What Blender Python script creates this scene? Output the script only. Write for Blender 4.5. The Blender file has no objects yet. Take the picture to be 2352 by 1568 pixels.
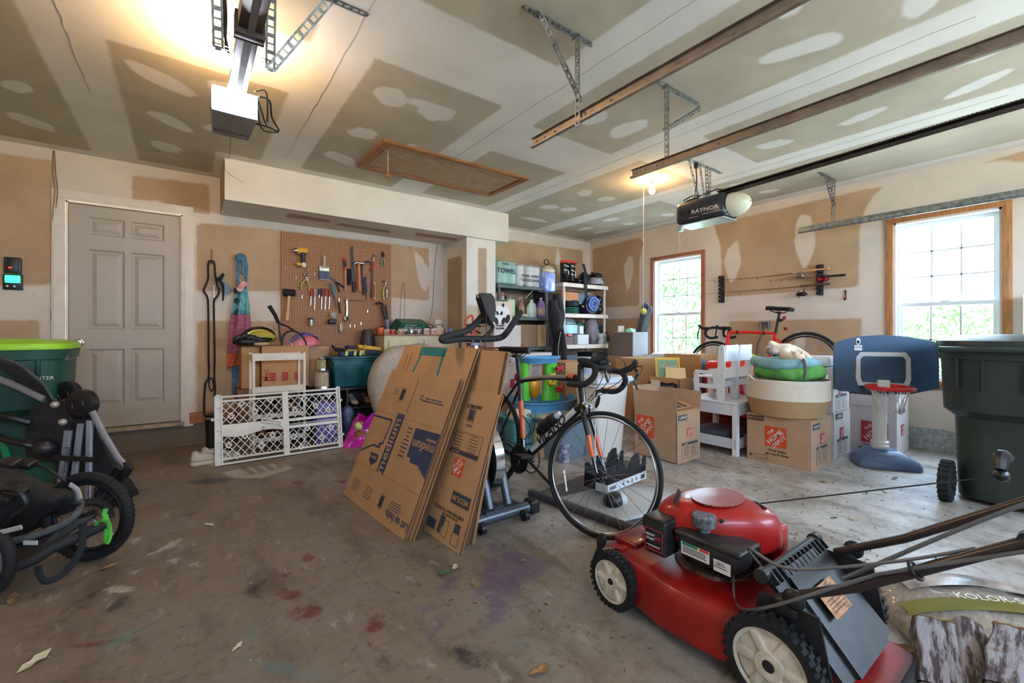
import bpy,bmesh,math,random
import numpy as np
from mathutils import Vector as V,Matrix,noise as mnoise
rnd=random.Random(7)
sc=bpy.context.scene
# ------------------------------------------------------------------ camera, world, exposure
FP,PCX,HY=1013.0,1176.0,766.0  # focal length / principal column / horizon row of the 2352 px frame
AZ=math.atan((PCX-429.0)/FP)
SA,CA=math.sin(AZ),math.cos(AZ)
H,WB,WR,CE=1.10,5.41,5.69,2.69  # eye height, back wall, right wall, ceiling (metres)
WL,WF=-2.2,-1.7  # left wall, front wall
cam=bpy.data.cameras.new('camera');camo=bpy.data.objects.new('camera',cam)
sc.collection.objects.link(camo);sc.camera=camo
camo.location=(0,0,H);camo.rotation_euler=(math.pi/2,0,-AZ)
cam.sensor_width=36.0;cam.lens=36.0*FP/2352.0
cam.shift_y=(HY-784.0)/2352.0;cam.clip_start=0.05;cam.clip_end=200
sc.view_settings.view_transform='Standard';sc.view_settings.look='None'
sc.view_settings.gamma=1;sc.view_settings.use_curve_mapping=False
sc.view_settings.exposure=2.25
sc.cycles.max_bounces=8;sc.cycles.diffuse_bounces=5;sc.cycles.glossy_bounces=3
sc.cycles.transparent_max_bounces=12;sc.cycles.sample_clamp_indirect=4.0
sc.cycles.caustics_reflective=False;sc.cycles.caustics_refractive=False
w=bpy.data.worlds.new('world');sc.world=w;w.use_nodes=True
wb=w.node_tree.nodes['Background'];wb.inputs[0].default_value=(0.56,0.75,1.0,1);wb.inputs[1].default_value=5.0
def light(name,kind,loc,rot,energy,color,**k):
  l=bpy.data.lights.new(name,kind);l.energy=energy;l.color=color
  for a,v in k.items():setattr(l,a,v)
  o=bpy.data.objects.new(name,l);o.location=loc;o.rotation_euler=rot;sc.collection.objects.link(o);return o
light('sun','SUN',(0,0,10),(math.radians(-12),math.radians(-38),0),16.0,(1,.98,.95),angle=.01)
WINS=[(3.325,4.095,.66,2.2),(.555,1.285,.66,2.2)]  # window openings on the right wall: y0,y1,z0,z1
for y0,y1,z0,z1 in WINS:
  o=light('daylight_portal','AREA',(WR+.16,(y0+y1)/2,(z0+z1)/2),(0,math.pi/2,0),1,(1,1,1),shape='RECTANGLE',size=z1-z0,size_y=y1-y0)
  o.data.cycles.is_portal=True
FILL_OPENINGS=[(2.45,5.2,1.35,2.1),(-1.5,1.2,1.6,2.1)]  # openings added in the unseen front wall for extra daylight: x0,x1,z0,z1
for x0,x1,z0,z1 in FILL_OPENINGS:
  o=light('daylight_portal','AREA',((x0+x1)/2,WF-.02,(z0+z1)/2),(math.pi/2,0,0),1,(1,1,1),shape='RECTANGLE',size=x1-x0,size_y=z1-z0)
  o.data.cycles.is_portal=True
# ------------------------------------------------------------------ where a point seen in the photo lies on a plane of the room
def _d(px,py):
  u=(px-PCX)/FP;v=(HY-py)/FP
  return(SA+u*CA,CA-u*SA,v)
def PZ(px,py,z=0.):
  d=_d(px,py);t=(z-H)/d[2];return V((d[0]*t,d[1]*t,z))
def PY(px,py,y=WB):
  d=_d(px,py);t=y/d[1];return V((d[0]*t,y,H+d[2]*t))
def PX(px,py,x=WR):
  d=_d(px,py);t=x/d[0];return V((x,d[1]*t,H+d[2]*t))
def PT(px,py,t):
  d=_d(px,py);return V((d[0]*t,d[1]*t,H+d[2]*t))
# ------------------------------------------------------------------ materials
def lin(c):
  return tuple([(x/255/12.92 if x/255<=.04045 else((x/255+.055)/1.055)**2.4) for x in c]+[1])
MATS={}
def mat(name,col,rough=.5,metal=0.,var=.0,scale=12.,bump=0.,bscale=None,spec=.5,coat=0.,trans=0.,alpha=1.,emis=0.,stretch=None,sheen=0.,col2=None):
  if name in MATS:return MATS[name]
  m=bpy.data.materials.new(name);m.use_nodes=True;nt=m.node_tree;p=nt.nodes['Principled BSDF']
  p.inputs['Base Color'].default_value=lin(col);p.inputs['Roughness'].default_value=rough;p.inputs['Metallic'].default_value=metal
  p.inputs['Specular IOR Level'].default_value=spec;p.inputs['Coat Weight'].default_value=coat
  p.inputs['Transmission Weight'].default_value=trans;p.inputs['Alpha'].default_value=alpha
  p.inputs['Sheen Weight'].default_value=sheen
  if emis:p.inputs['Emission Color'].default_value=lin(col);p.inputs['Emission Strength'].default_value=emis
  if var or bump or col2:
    tc=nt.nodes.new('ShaderNodeTexCoord');src=tc.outputs['Object']
    if stretch:
      mp=nt.nodes.new('ShaderNodeMapping');mp.inputs['Scale'].default_value=stretch;nt.links.new(src,mp.inputs[0]);src=mp.outputs[0]
    n=nt.nodes.new('ShaderNodeTexNoise');n.inputs['Scale'].default_value=scale;n.inputs['Detail'].default_value=5;nt.links.new(src,n.inputs['Vector'])
    if var or col2:
      mx=nt.nodes.new('ShaderNodeMix');mx.data_type='RGBA'
      rp=nt.nodes.new('ShaderNodeMapRange');rp.inputs[1].default_value=.3;rp.inputs[2].default_value=.7
      nt.links.new(n.outputs[0],rp.inputs[0]);nt.links.new(rp.outputs[0],mx.inputs[0])
      a=[min(255,x*(1+var)) for x in col];b=list(col2) if col2 else[x*(1-var) for x in col]
      mx.inputs[6].default_value=lin(a);mx.inputs[7].default_value=lin(b);nt.links.new(mx.outputs[2],p.inputs['Base Color'])
    if bump:
      n2=nt.nodes.new('ShaderNodeTexNoise');n2.inputs['Scale'].default_value=bscale or scale;n2.inputs['Detail'].default_value=4;nt.links.new(src,n2.inputs['Vector'])
      bp=nt.nodes.new('ShaderNodeBump');bp.inputs['Strength'].default_value=min(1,bump);bp.inputs['Distance'].default_value=.004
      nt.links.new(n2.outputs[0],bp.inputs['Height']);nt.links.new(bp.outputs[0],p.inputs['Normal'])
  MATS[name]=m;return m
def glassmat(name,tint=(235,245,245),a=.92):
  if name in MATS:return MATS[name]
  m=bpy.data.materials.new(name);m.use_nodes=True;nt=m.node_tree;nt.nodes.clear()
  o=nt.nodes.new('ShaderNodeOutputMaterial');mx=nt.nodes.new('ShaderNodeMixShader');t=nt.nodes.new('ShaderNodeBsdfTransparent');g=nt.nodes.new('ShaderNodeBsdfGlossy')
  t.inputs[0].default_value=lin(tint);g.inputs['Roughness'].default_value=.02;mx.inputs[0].default_value=1-a
  nt.links.new(t.outputs[0],mx.inputs[1]);nt.links.new(g.outputs[0],mx.inputs[2]);nt.links.new(mx.outputs[0],o.inputs[0]);MATS[name]=m;return m
def filmmat(name,col,a=.35,rough=.1):
  if name in MATS:return MATS[name]
  m=bpy.data.materials.new(name);m.use_nodes=True;nt=m.node_tree;p=nt.nodes['Principled BSDF'];o=nt.nodes['Material Output']
  p.inputs['Base Color'].default_value=lin(col);p.inputs['Roughness'].default_value=rough
  mx=nt.nodes.new('ShaderNodeMixShader');t=nt.nodes.new('ShaderNodeBsdfTransparent');mx.inputs[0].default_value=a
  nt.links.new(t.outputs[0],mx.inputs[1]);nt.links.new(p.outputs[0],mx.inputs[2]);nt.links.new(mx.outputs[0],o.inputs[0]);MATS[name]=m;return m
def woodmat(name,c1,c2,rough=.45,axis=(1,12,12),scale=6):
  return mat(name,c1,rough,var=.05,col2=c2,scale=scale,stretch=axis,bump=.15)
# ------------------------------------------------------------------ mesh builder
def rot3(r):return Matrix.Rotation(math.radians(r[2]),4,'Z')@Matrix.Rotation(math.radians(r[1]),4,'Y')@Matrix.Rotation(math.radians(r[0]),4,'X')
def TR(loc=(0,0,0),rot=(0,0,0),s=1):return Matrix.Translation(V(loc))@rot3(rot)@(Matrix.Diagonal((s,s,s,1)) if not hasattr(s,'__len__') else Matrix.Diagonal((*s,1)))
def AX(o,x,y,z=None):
  x=V(x);y=V(y);z=V(z) if z is not None else x.cross(y)
  return Matrix(((x[0],y[0],z[0],o[0]),(x[1],y[1],z[1],o[1]),(x[2],y[2],z[2],o[2]),(0,0,0,1)))
class MB:
  def __init__(s,F=None):s.b=bmesh.new();s.F=F.copy() if F is not None else Matrix()
  def add(s,vs,fs,M=None):
    T=s.F@M if M is not None else s.F
    bv=[s.b.verts.new(T@V(v)) for v in vs]
    for f in fs:
      try:s.b.faces.new([bv[i] for i in f])
      except ValueError:pass
    return s
  def box(s,c,d,rot=(0,0,0),M=None,bev=0,top=None):
    x,y,z=[k/2 for k in d];tx,ty=(top[0]/2,top[1]/2) if top else(x,y)
    vs=[(-x,-y,-z),(x,-y,-z),(x,y,-z),(-x,y,-z),(-tx,-ty,z),(tx,-ty,z),(tx,ty,z),(-tx,ty,z)]
    T=Matrix.Translation(V(c))@rot3(rot)
    if M is not None:T=M@T
    fs=[(0,3,2,1),(4,5,6,7),(0,1,5,4),(1,2,6,5),(2,3,7,6),(3,0,4,7)]
    if bev:
      t=bmesh.new();bv=[t.verts.new(v) for v in vs];[t.faces.new([bv[i] for i in f]) for f in fs]
      bmesh.ops.bevel(t,geom=t.edges[:],offset=bev,segments=3 if bev>.006 else 2,profile=.5,affect='EDGES')
      t.verts.index_update();vs=[v.co.copy() for v in t.verts];fs=[[v.index for v in f.verts] for f in t.faces];t.free()
    return s.add(vs,fs,T)
  def bx(s,x0,x1,y0,y1,z0,z1,bev=0,M=None):return s.box(((x0+x1)/2,(y0+y1)/2,(z0+z1)/2),(x1-x0,y1-y0,z1-z0),bev=bev,M=M)
  def tube(s,pts,r,n=8,closed=False,cap=True,asp=1.,up=None,M=None):
    pts=[V(p) for p in pts];k=len(pts);rs=r if hasattr(r,'__len__') else[r]*k
    vs,fs=[],[];prev=None
    for i,p in enumerate(pts):
      a=pts[(i-1)%k] if(closed or i>0) else p;b=pts[(i+1)%k] if(closed or i<k-1) else p
      t=(b-a)
      if t.length<1e-9:t=V((0,0,1))
      t.normalize()
      if up is not None:ref=V(up)
      elif prev is None:ref=V((0,0,1)) if abs(t.z)<.9 else V((1,0,0))
      else:ref=prev
      x=ref-t*ref.dot(t)
      if x.length<1e-6:x=V((1,0,0)) if abs(t.x)<.9 else V((0,1,0));x=x-t*x.dot(t)
      x.normalize();prev=x;y=t.cross(x)
      for j in range(n):
        q=2*math.pi*j/n;vs.append(p+x*(math.cos(q)*rs[i])+y*(math.sin(q)*rs[i]*asp))
    m=k if closed else k-1
    for i in range(m):
      for j in range(n):
        a=i*n+j;b=i*n+(j+1)%n;c=((i+1)%k)*n+(j+1)%n;d=((i+1)%k)*n+j;fs.append((a,b,c,d))
    if cap and not closed:
      fs.append(tuple(range(n-1,-1,-1)));fs.append(tuple((k-1)*n+j for j in range(n)))
    return s.add(vs,fs,M)
  def cyl(s,p0,p1,r,r2=None,n=20,M=None,cap=True):return s.tube([p0,p1],[r,r if r2 is None else r2],n,cap=cap,M=M)
  def bez(s,pts,r,n=8,seg=6,**k):return s.tube(smooth(pts,seg),r if not hasattr(r,'__len__') else interp(r,(len(pts)-1)*seg+1),n,**k)
  def lathe(s,prof,M=None,n=28,sx=1.,sy=1.,a0=0,a1=360):
    vs,fs=[],[];full=abs(a1-a0)>=360;m=n if full else n+1;L=len(prof)
    for j in range(m):
      q=math.radians(a0+(a1-a0)*j/n)
      for r,z in prof:vs.append((r*math.cos(q)*sx,r*math.sin(q)*sy,z))
    for j in range(n):
      for i in range(L-1):
        a=j*L+i;b=((j+1)%m)*L+i
        fs.append((a,b,b+1,a+1))
    s.add(vs,fs,M);return s
  def ell(s,c,r,rot=(0,0,0),n=20,m=12,M=None):
    prof=[(math.sin(math.pi*i/m),-math.cos(math.pi*i/m)) for i in range(m+1)]
    T=Matrix.Translation(V(c))@rot3(rot)@Matrix.Diagonal((*r,1))
    if M is not None:T=M@T
    return s.lathe(prof,T,n)
  def torus(s,c,R_,r,M=None,n=48,m=10,asp=1.):
    pts=[(c[0]+R_*math.cos(2*math.pi*i/n),c[1]+R_*math.sin(2*math.pi*i/n),c[2]) for i in range(n)]
    return s.tube(pts,r,m,closed=True,up=(0,0,1),asp=asp,M=M)
  def prism(s,poly,th,M=None):
    poly=[V(p) if len(p)==3 else V((p[0],p[1],0)) for p in poly];th=V(th) if hasattr(th,'__len__') else V((0,0,th));k=len(poly)
    vs=poly+[p+th for p in poly];fs=[tuple(range(k-1,-1,-1)),tuple(range(k,2*k))]+[(i,(i+1)%k,(i+1)%k+k,i+k) for i in range(k)]
    return s.add(vs,fs,M)
  def slab(s,a,b,c,d,th,nrm=None):
    a,b,c,d=[V(q) for q in(a,b,c,d)];n=V(nrm) if nrm else(b-a).cross(d-a).normalized()
    return s.prism([a,b,c,d],n*th)
  def quad(s,*p,M=None):return s.add(p,[tuple(range(len(p)))],M)
  def grid(s,fn,nu,nv,M=None,cu=False):
    vs=[fn(i/nu,j/nv) for i in range(nu+(0 if cu else 1)) for j in range(nv+1)];m=nu if cu else nu+1
    fs=[(i*(nv+1)+j,((i+1)%m)*(nv+1)+j,((i+1)%m)*(nv+1)+j+1,i*(nv+1)+j+1) for i in range(nu) for j in range(nv)]
    return s.add(vs,fs,M)
  def text(s,body,size,M,ext=.0004,align='CENTER',sx=1.,bold=0.,shear=0.):
    c=bpy.data.curves.new('t','FONT');c.body=body;c.size=size;c.align_x=align;c.align_y='CENTER';c.extrude=ext;c.resolution_u=2;c.offset=bold;c.shear=shear
    o=bpy.data.objects.new('t',c);me=o.to_mesh();T=s.F@M@Matrix.Diagonal((sx,1,1,1))
    bv=[s.b.verts.new(T@v.co) for v in me.vertices]
    for p in me.polygons:
      try:s.b.faces.new([bv[i] for i in p.vertices])
      except ValueError:pass
    o.to_mesh_clear();bpy.data.objects.remove(o);bpy.data.curves.remove(c);return s
  def build(s,name,m,parent=None,smooth=True,ang=38,sub=0,solid=0,weld=0,wild=0,wscale=8):
    b=s.b
    if weld:bmesh.ops.remove_doubles(b,verts=b.verts,dist=weld)
    if wild:
      for v in b.verts:v.co+=mnoise.noise_vector(v.co*wscale)*wild
    Wm=WM.get(parent.name) if parent else None
    if parent:
      inv=Wm.inverted()
      for v in b.verts:v.co=inv@v.co
    bmesh.ops.recalc_face_normals(b,faces=b.faces)
    if smooth:
      for f in b.faces:f.smooth=True
      la=math.radians(ang)
      for e in b.edges:
        if len(e.link_faces)==2 and e.calc_face_angle(0)>la:e.smooth=False
    me=bpy.data.meshes.new(name);b.to_mesh(me);b.free();me.materials.append(m)
    o=bpy.data.objects.new(name,me);sc.collection.objects.link(o)
    if solid:md=o.modifiers.new('s','SOLIDIFY');md.thickness=solid;md.offset=0
    if sub:md=o.modifiers.new('u','SUBSURF');md.levels=sub;md.render_levels=sub
    if parent:o.parent=parent
    WM[o.name]=Wm.copy() if parent else Matrix()
    return o
WM={}
def smooth(pts,seg=6,closed=False):
  pts=[V(p) for p in pts];k=len(pts);out=[]
  for i in range(k if closed else k-1):
    g=(lambda q:pts[q%k]) if closed else(lambda q:pts[max(0,min(k-1,q))])
    p0,p1,p2,p3=g(i-1),g(i),g(i+1),g(i+2)
    for j in range(seg):
      t=j/seg;out.append(.5*((2*p1)+(p2-p0)*t+(2*p0-5*p1+4*p2-p3)*t*t+(3*p1-3*p2+p3-p0)*t**3))
  if not closed:out.append(pts[-1])
  return out
def interp(r,n):return[float(np.interp(i*(len(r)-1)/(n-1),range(len(r)),r)) for i in range(n)]
def tag(o,label=None,cat=None,group=None,kind=None):
  if label:o['label']=label
  if cat:o['category']=cat
  if group:o['group']=group
  if kind:o['kind']=kind
  return o
def thing(name,label,cat,loc=(0,0,0),rz=0,group=None):
  o=bpy.data.objects.new(name,None);sc.collection.objects.link(o);o.location=V(loc);o.rotation_euler=(0,0,math.radians(rz));o.empty_display_size=.05
  WM[o.name]=Matrix.Translation(V(loc))@Matrix.Rotation(math.radians(rz),4,'Z')
  return tag(o,label,cat,group)
def LF(o):return WM[o.name]
KIDS={}
def kids(o):return[c for c in sc.collection.objects if c.parent==o]
def copy_tree(o,parent=None):
  c=o.copy();sc.collection.objects.link(c);c.parent=parent
  if parent is None:WM[c.name]=WM[o.name].copy()
  for ch in kids(o):copy_tree(ch,c)
  return c
def place(o,loc,rz=0):o.location=V(loc);o.rotation_euler=(0,0,math.radians(rz));return o
# common materials
BLK=mat('black_plastic',(26,26,28),.42,var=.15,scale=30)
RUB=mat('black_rubber',(22,22,22),.75,var=.2,scale=40,bump=.2)
CHR=mat('chrome',(215,215,218),.15,1)
ALU=mat('brushed_aluminium',(175,178,182),.3,1,var=.05,scale=60)
GALV=mat('galvanised_steel',(128,132,132),.42,.75,var=.22,scale=25)
STEEL=mat('dark_steel',(136,122,108),.5,.45,var=.1,scale=14)
WHT=mat('white_plastic',(225,225,222),.4,var=.03,scale=9)
CARD=mat('corrugated_cardboard',(186,144,104),.85,var=.04,scale=5,bump=.08,bscale=60,spec=.2)
CARDT=mat('tan_cardboard',(182,150,122),.85,var=.04,scale=5,bump=.08,bscale=60,spec=.2)
CARDE=mat('cardboard_edge',(96,66,42),.95,var=.3,scale=150)
INKG=mat('grey_ink',(62,62,68),.8);INKN=mat('navy_ink',(58,62,92),.8);INKO=mat('orange_ink',(214,78,38),.8);INKR=mat('red_ink',(186,52,60),.8)
INKW=mat('pale_ink',(226,220,212),.7);INKK=mat('black_ink',(30,28,28),.7);INKT=mat('teal_ink',(38,120,124),.7)
# ================================================================== SHELL
def sdf(P,polys):
  """signed distance (positive inside) of grid points P (n,2) to the union of polygons"""
  out=np.full(len(P),-.3)
  for poly in polys:
    q=np.array(poly,float);d2=np.full(len(P),1e9);ins=np.zeros(len(P),bool);k=len(q)
    for i in range(k):
      a=q[i];b=q[(i+1)%k];e=b-a;L=(e*e).sum()+1e-12
      t=np.clip(((P-a)@e)/L,0,1);pr=a+t[:,None]*e;d2=np.minimum(d2,((P-pr)**2).sum(1))
      c=(a[1]>P[:,1])!=(b[1]>P[:,1])
      with np.errstate(divide='ignore',invalid='ignore'):xi=a[0]+(P[:,1]-a[1])/(b[1]-a[1])*(b[0]-a[0])
      ins^=c&(P[:,0]<xi)
    d=np.sqrt(d2)*np.where(ins,1,-1);out=np.maximum(out,np.clip(d,-.3,.3))
  return out
def blob(a,b,w,n=14,seed=0):
  a=V(a);b=V(b);m=(a+b)/2;e=(b-a)/2;L=e.length;u=e.normalized();p=V((-u[1],u[0]));rr=random.Random(int(a[0]*1e3)+seed);out=[]
  for i in range(n):
    q=2*math.pi*i/n;k=1+rr.uniform(-.16,.16);out.append(tuple(m+u*(L*math.cos(q)*k)+p*(w/2*math.sin(q)*k)))
  return out
def surface(name,org,U,Vv,lu,lv,res,attrs,m,holes=(),kind='structure',thick=None):
  """planar surface with distance fields of its stains and joint compound as attributes; holes in (u,v)"""
  us=set(np.arange(0,lu,res).round(4))|{lu};vs_=set(np.arange(0,lv,res).round(4))|{lv}
  for h in holes:us|={round(h[0],4),round(h[1],4)};vs_|={round(h[2],4),round(h[3],4)}
  us=np.array(sorted(us));vs_=np.array(sorted(vs_));G=np.array([(u,v) for u in us for v in vs_]);nv=len(vs_)
  org=V(org);U=V(U);Vv=V(Vv);co=np.array(org)+G[:,:1]*np.array(U)+G[:,1:]*np.array(Vv)
  fs=[]
  for i in range(len(us)-1):
    for j in range(nv-1):
      cu=(us[i]+us[i+1])/2;cv=(vs_[j]+vs_[j+1])/2
      if any(h[0]<cu<h[1] and h[2]<cv<h[3] for h in holes):continue
      a=i*nv+j;fs.append((a,a+nv,a+nv+1,a+1))
  me=bpy.data.meshes.new(name);me.from_pydata(co.tolist(),[],fs)
  for an,fn in attrs.items():
    at=me.attributes.new(an,'FLOAT','POINT');at.data.foreach_set('value',fn(G).astype(np.float32))
  me.materials.append(m);o=bpy.data.objects.new(name,me);sc.collection.objects.link(o);tag(o,kind=kind);WM[name]=Matrix();return o
class NT:
  def __init__(s,name):s.m=bpy.data.materials.new(name);s.m.use_nodes=True;s.t=s.m.node_tree;s.p=s.t.nodes['Principled BSDF'];s.geo=s.t.nodes.new('ShaderNodeNewGeometry')
  def n(s,kind,**kw):
    x=s.t.nodes.new('ShaderNode'+kind)
    for k,v in kw.items():setattr(x,k,v)
    return x
  def put(s,sock,v):
    if isinstance(v,bpy.types.NodeSocket):s.t.links.new(v,sock)
    else:sock.default_value=v
  def noise(s,scale,detail=5,rough=.5,stretch=None,src=None):
    x=s.n('TexNoise');x.inputs['Scale'].default_value=scale;x.inputs['Detail'].default_value=detail;x.inputs['Roughness'].default_value=rough;v=src or s.geo.outputs['Position']
    if stretch:mp=s.n('Mapping');mp.inputs['Scale'].default_value=stretch;s.t.links.new(v,mp.inputs[0]);v=mp.outputs[0]
    s.t.links.new(v,x.inputs['Vector']);return x.outputs[0]
  def math(s,op,a,b=0.,c=None):
    x=s.n('Math',operation=op);s.put(x.inputs[0],a);s.put(x.inputs[1],b)
    if c is not None:s.put(x.inputs[2],c)
    return x.outputs[0]
  def step(s,v,lo,hi):
    x=s.n('MapRange');x.interpolation_type='SMOOTHSTEP';s.put(x.inputs[0],v);x.inputs[1].default_value=lo;x.inputs[2].default_value=hi;return x.outputs[0]
  def mix(s,f,a,b):
    x=s.n('Mix',data_type='RGBA');s.put(x.inputs[0],f);s.put(x.inputs[6],a if isinstance(a,bpy.types.NodeSocket) else lin(a));s.put(x.inputs[7],b if isinstance(b,bpy.types.NodeSocket) else lin(b));return x.outputs[2]
  def attr(s,n):x=s.n('Attribute');x.attribute_name=n;return x.outputs['Fac']
  def bump(s,h,st=.3,d=.003):x=s.n('Bump');x.inputs['Strength'].default_value=st;x.inputs['Distance'].default_value=d;s.put(x.inputs['Height'],h);s.t.links.new(x.outputs[0],s.p.inputs['Normal'])
  def out(s,col,rough):s.put(s.p.inputs['Base Color'],col);s.put(s.p.inputs['Roughness'],rough);return s.m
def drywall(name,paper,mud,dirt=.12):
  N=NT(name);d=N.attr('mud');nz=N.math('MULTIPLY',N.math('SUBTRACT',N.noise(14,6,.6),.5),.03)
  f=N.step(N.math('ADD',d,nz),-.012,.018)
  pc=N.mix(N.step(N.noise(3,5),.3,.7),paper,[x*.93 for x in paper]);mc=N.mix(N.step(N.noise(2.2,6),.35,.7),mud,[x*.955 for x in mud])
  c=N.mix(f,pc,mc);sp=N.step(N.noise(70,2,.4),.73,.78);c=N.mix(N.math('MULTIPLY',sp,dirt*2.5),c,(70,52,38))
  N.p.inputs['Specular IOR Level'].default_value=.25
  N.bump(N.math('ADD',N.math('MULTIPLY',f,.6),N.math('MULTIPLY',N.noise(60,3),.15)),.35,.002);return N.out(c,.85)
def dw(tans,muds):return lambda G:np.maximum(-sdf(G,tans),sdf(G,muds))
# ceiling -----------------------------------------------------------
def cz(px,py):p=PZ(px,py,CE);return(p.x-WL,p.y-WF)
def rc(x0,x1,y0,y1,ox=WL,oy=WF):return[(x0-ox,y0-oy),(x1-ox,y0-oy),(x1-ox,y1-oy),(x0-ox,y1-oy)]
ctan=[rc(-1.57,-.67,-1.4,5.27),rc(-.35,.54,3.22,4.62),rc(-.35,.2,4.6,5.27),rc(-.33,.54,-1.2,2.6),rc(.88,1.78,2.52,4.62),rc(.87,1.78,-1.4,1.95),
    rc(2.13,3.02,3.2,4.62),rc(2.13,3.02,-1.4,2.63),rc(3.35,4.28,2.56,5.27),rc(3.35,4.28,-1.4,1.95),rc(4.56,5.5,3.2,5.27),rc(4.56,5.5,-1.4,2.6)]
cb=[(0,185,78,213,.2),(20,258,125,302,.19),(292,138,445,222,.19),(335,250,438,302,.16),(345,335,418,340,.24),(475,190,545,215,.2),(468,288,512,302,.15),
    (858,222,940,226,.27),(935,230,1000,245,.11),(962,255,1046,265,.24),(798,302,870,310,.2),(750,345,812,380,.19),(930,332,958,337,.1),
    (1237,475,1283,475,.2),(1286,483,1329,479,.2),(1202,499,1257,510,.16),(1326,444,1362,442,.25),(1370,460,1416,454,.18),(1325,528,1363,522,.15),(1364,536,1405,528,.13),
    (1385,508,1425,500,.17),(1430,516,1461,512,.15),(1518,495,1552,491,.15),(1329,271,1398,266,.24),(1403,314,1486,277,.2),(1749,141,1954,77,.17),(2066,21,2159,-10,.3),
    (2186,154,2313,101,.13),(2170,229,2340,150,.13),(1925,290,2045,242,.13),(1733,340,1829,322,.17),(1738,442,1790,437,.12),(1675,426,1776,415,.12),(1780,20,1850,8,.2)]
surface('ceiling',(WL,WF,CE),(1,0,0),(0,1,0),WR-WL,WB-WF,.035,
    {'mud':dw(ctan,[blob(cz(a,b),cz(c,d),w_) for a,b,c,d,w_ in cb])},drywall('ceiling_board',(196,186,165),(232,228,220),.02))
# seam cracks along the taped joints
tc=MB()
for x,y0,y1 in[(-.51,1.4,4.0),(.72,1.2,4.4),(1.95,1.0,3.9),(3.18,.4,4.9),(4.41,.4,3.2)]:
  pts=[(x+rnd.uniform(-.006,.006),y0+(y1-y0)*i/30,CE-.0005) for i in range(31)];tc.tube(pts,.0013,4,asp=.3)
tag(tc.build('trim_2',mat('seam_crack',(150,142,130),.9)),kind='structure')
# back wall ----------------------------------------------------------
def bz(px,py):p=PY(px,py,WB);return(p.x-WL,p.z)
btan=[[bz(*p) for p in q] for q in[
  [(-300,305),(0,352),(120,370),(118,655),(0,655),(-300,655)],[(-300,738),(90,736),(95,1010),(-300,1010)],
  [(304,403),(480,425),(482,492),(395,478),(365,462),(304,458)],
  [(452,512),(640,528),(898,560),(985,572),(985,690),(898,682),(640,668),(452,668)],[(452,738),(985,738),(985,1000),(452,1000)],
  [(1138,548),(1338,575),(1338,800),(1138,800)]]]
bmud=[[bz(*p) for p in q] for q in[[(948,571),(968,590),(986,620),(987,650),(976,672),(963,650),(955,610)],
  [(438,500),(446,505),(449,530),(440,560)],[(438,560),(450,570),(452,600),(438,610)],[(438,745),(452,760),(455,790),(440,800)],[(438,860),(452,880),(450,900),(438,905)],
  [(355,455),(380,468),(372,472)],[(1280,560),(1290,600),(1285,640),(1275,600)]]]
WALLM=drywall('wall_board',(194,163,130),(222,208,192),.16)
DOOR=(-.855,-.03,.22,2.27)
surface('wall_back',(WL,WB,.21),(1,0,0),(0,0,1),WR-WL,CE-.21,.035,{'mud':dw([[(a,b-.21) for a,b in q] for q in btan],[[(a,b-.21) for a,b in q] for q in bmud])},WALLM,
    holes=[(DOOR[0]-WL,DOOR[1]-WL,DOOR[2]-.21,DOOR[3]-.21)])
# right wall ---------------------------------------------------------
def rz_(px,py):p=PX(px,py,WR);return(WB-p.y,p.z)
rtan=[[rz_(*p) for p in q] for q in[[(1362,572),(1470,545),(1478,560),(1468,600),(1468,702),(1362,706)],[(1362,735),(1468,730),(1468,900),(1362,900)],
  [(1640,515),(1800,478),(1900,455),(1996,434),(2030,428),(2002,453),(1985,484),(1973,530),(1972,657),(1825,670),(1664,681),(1657,681),(1657,600),(1655,564)],
  [(1676,738),(1978,731),(1978,960),(1676,950)],[(2260,372),(2352,348),(2500,320),(2500,335),(2352,372),(2300,370)]]]
rmud=[[rz_(*p) for p in q] for q in[[(1694,550),(1700,580),(1702,605),(1690,640),(1678,652),(1668,625),(1662,600),(1672,570)],[(1838,490),(1862,495),(1874,545),(1870,580),(1848,622),(1832,590),(1825,560),(1828,515)],
  [(1443,587),(1454,590),(1455,625),(1447,660),(1440,672),(1435,640),(1433,610)],[(1830,760),(1850,765),(1850,800),(1820,810)]]]
surface('wall_right',(WR,WB,.2),(0,-1,0),(0,0,1),WB-WF,CE-.2,.035,{'mud':dw([[(a,b-.2) for a,b in q] for q in rtan],[[(a,b-.2) for a,b in q] for q in rmud])},WALLM,
    holes=[(WB-y1,WB-y0,z0-.2,z1-.2) for y0,y1,z0,z1 in WINS])
surface('wall_left',(WL,WF,0),(0,1,0),(0,0,1),WB-WF,CE,1,{},WALLM)
surface('wall_front',(WL,WF,0),(1,0,0),(0,0,1),WR-WL,CE,1,{},WALLM,holes=[(x0-WL,x1-WL,z0,z1) for x0,x1,z0,z1 in FILL_OPENINGS])
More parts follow.
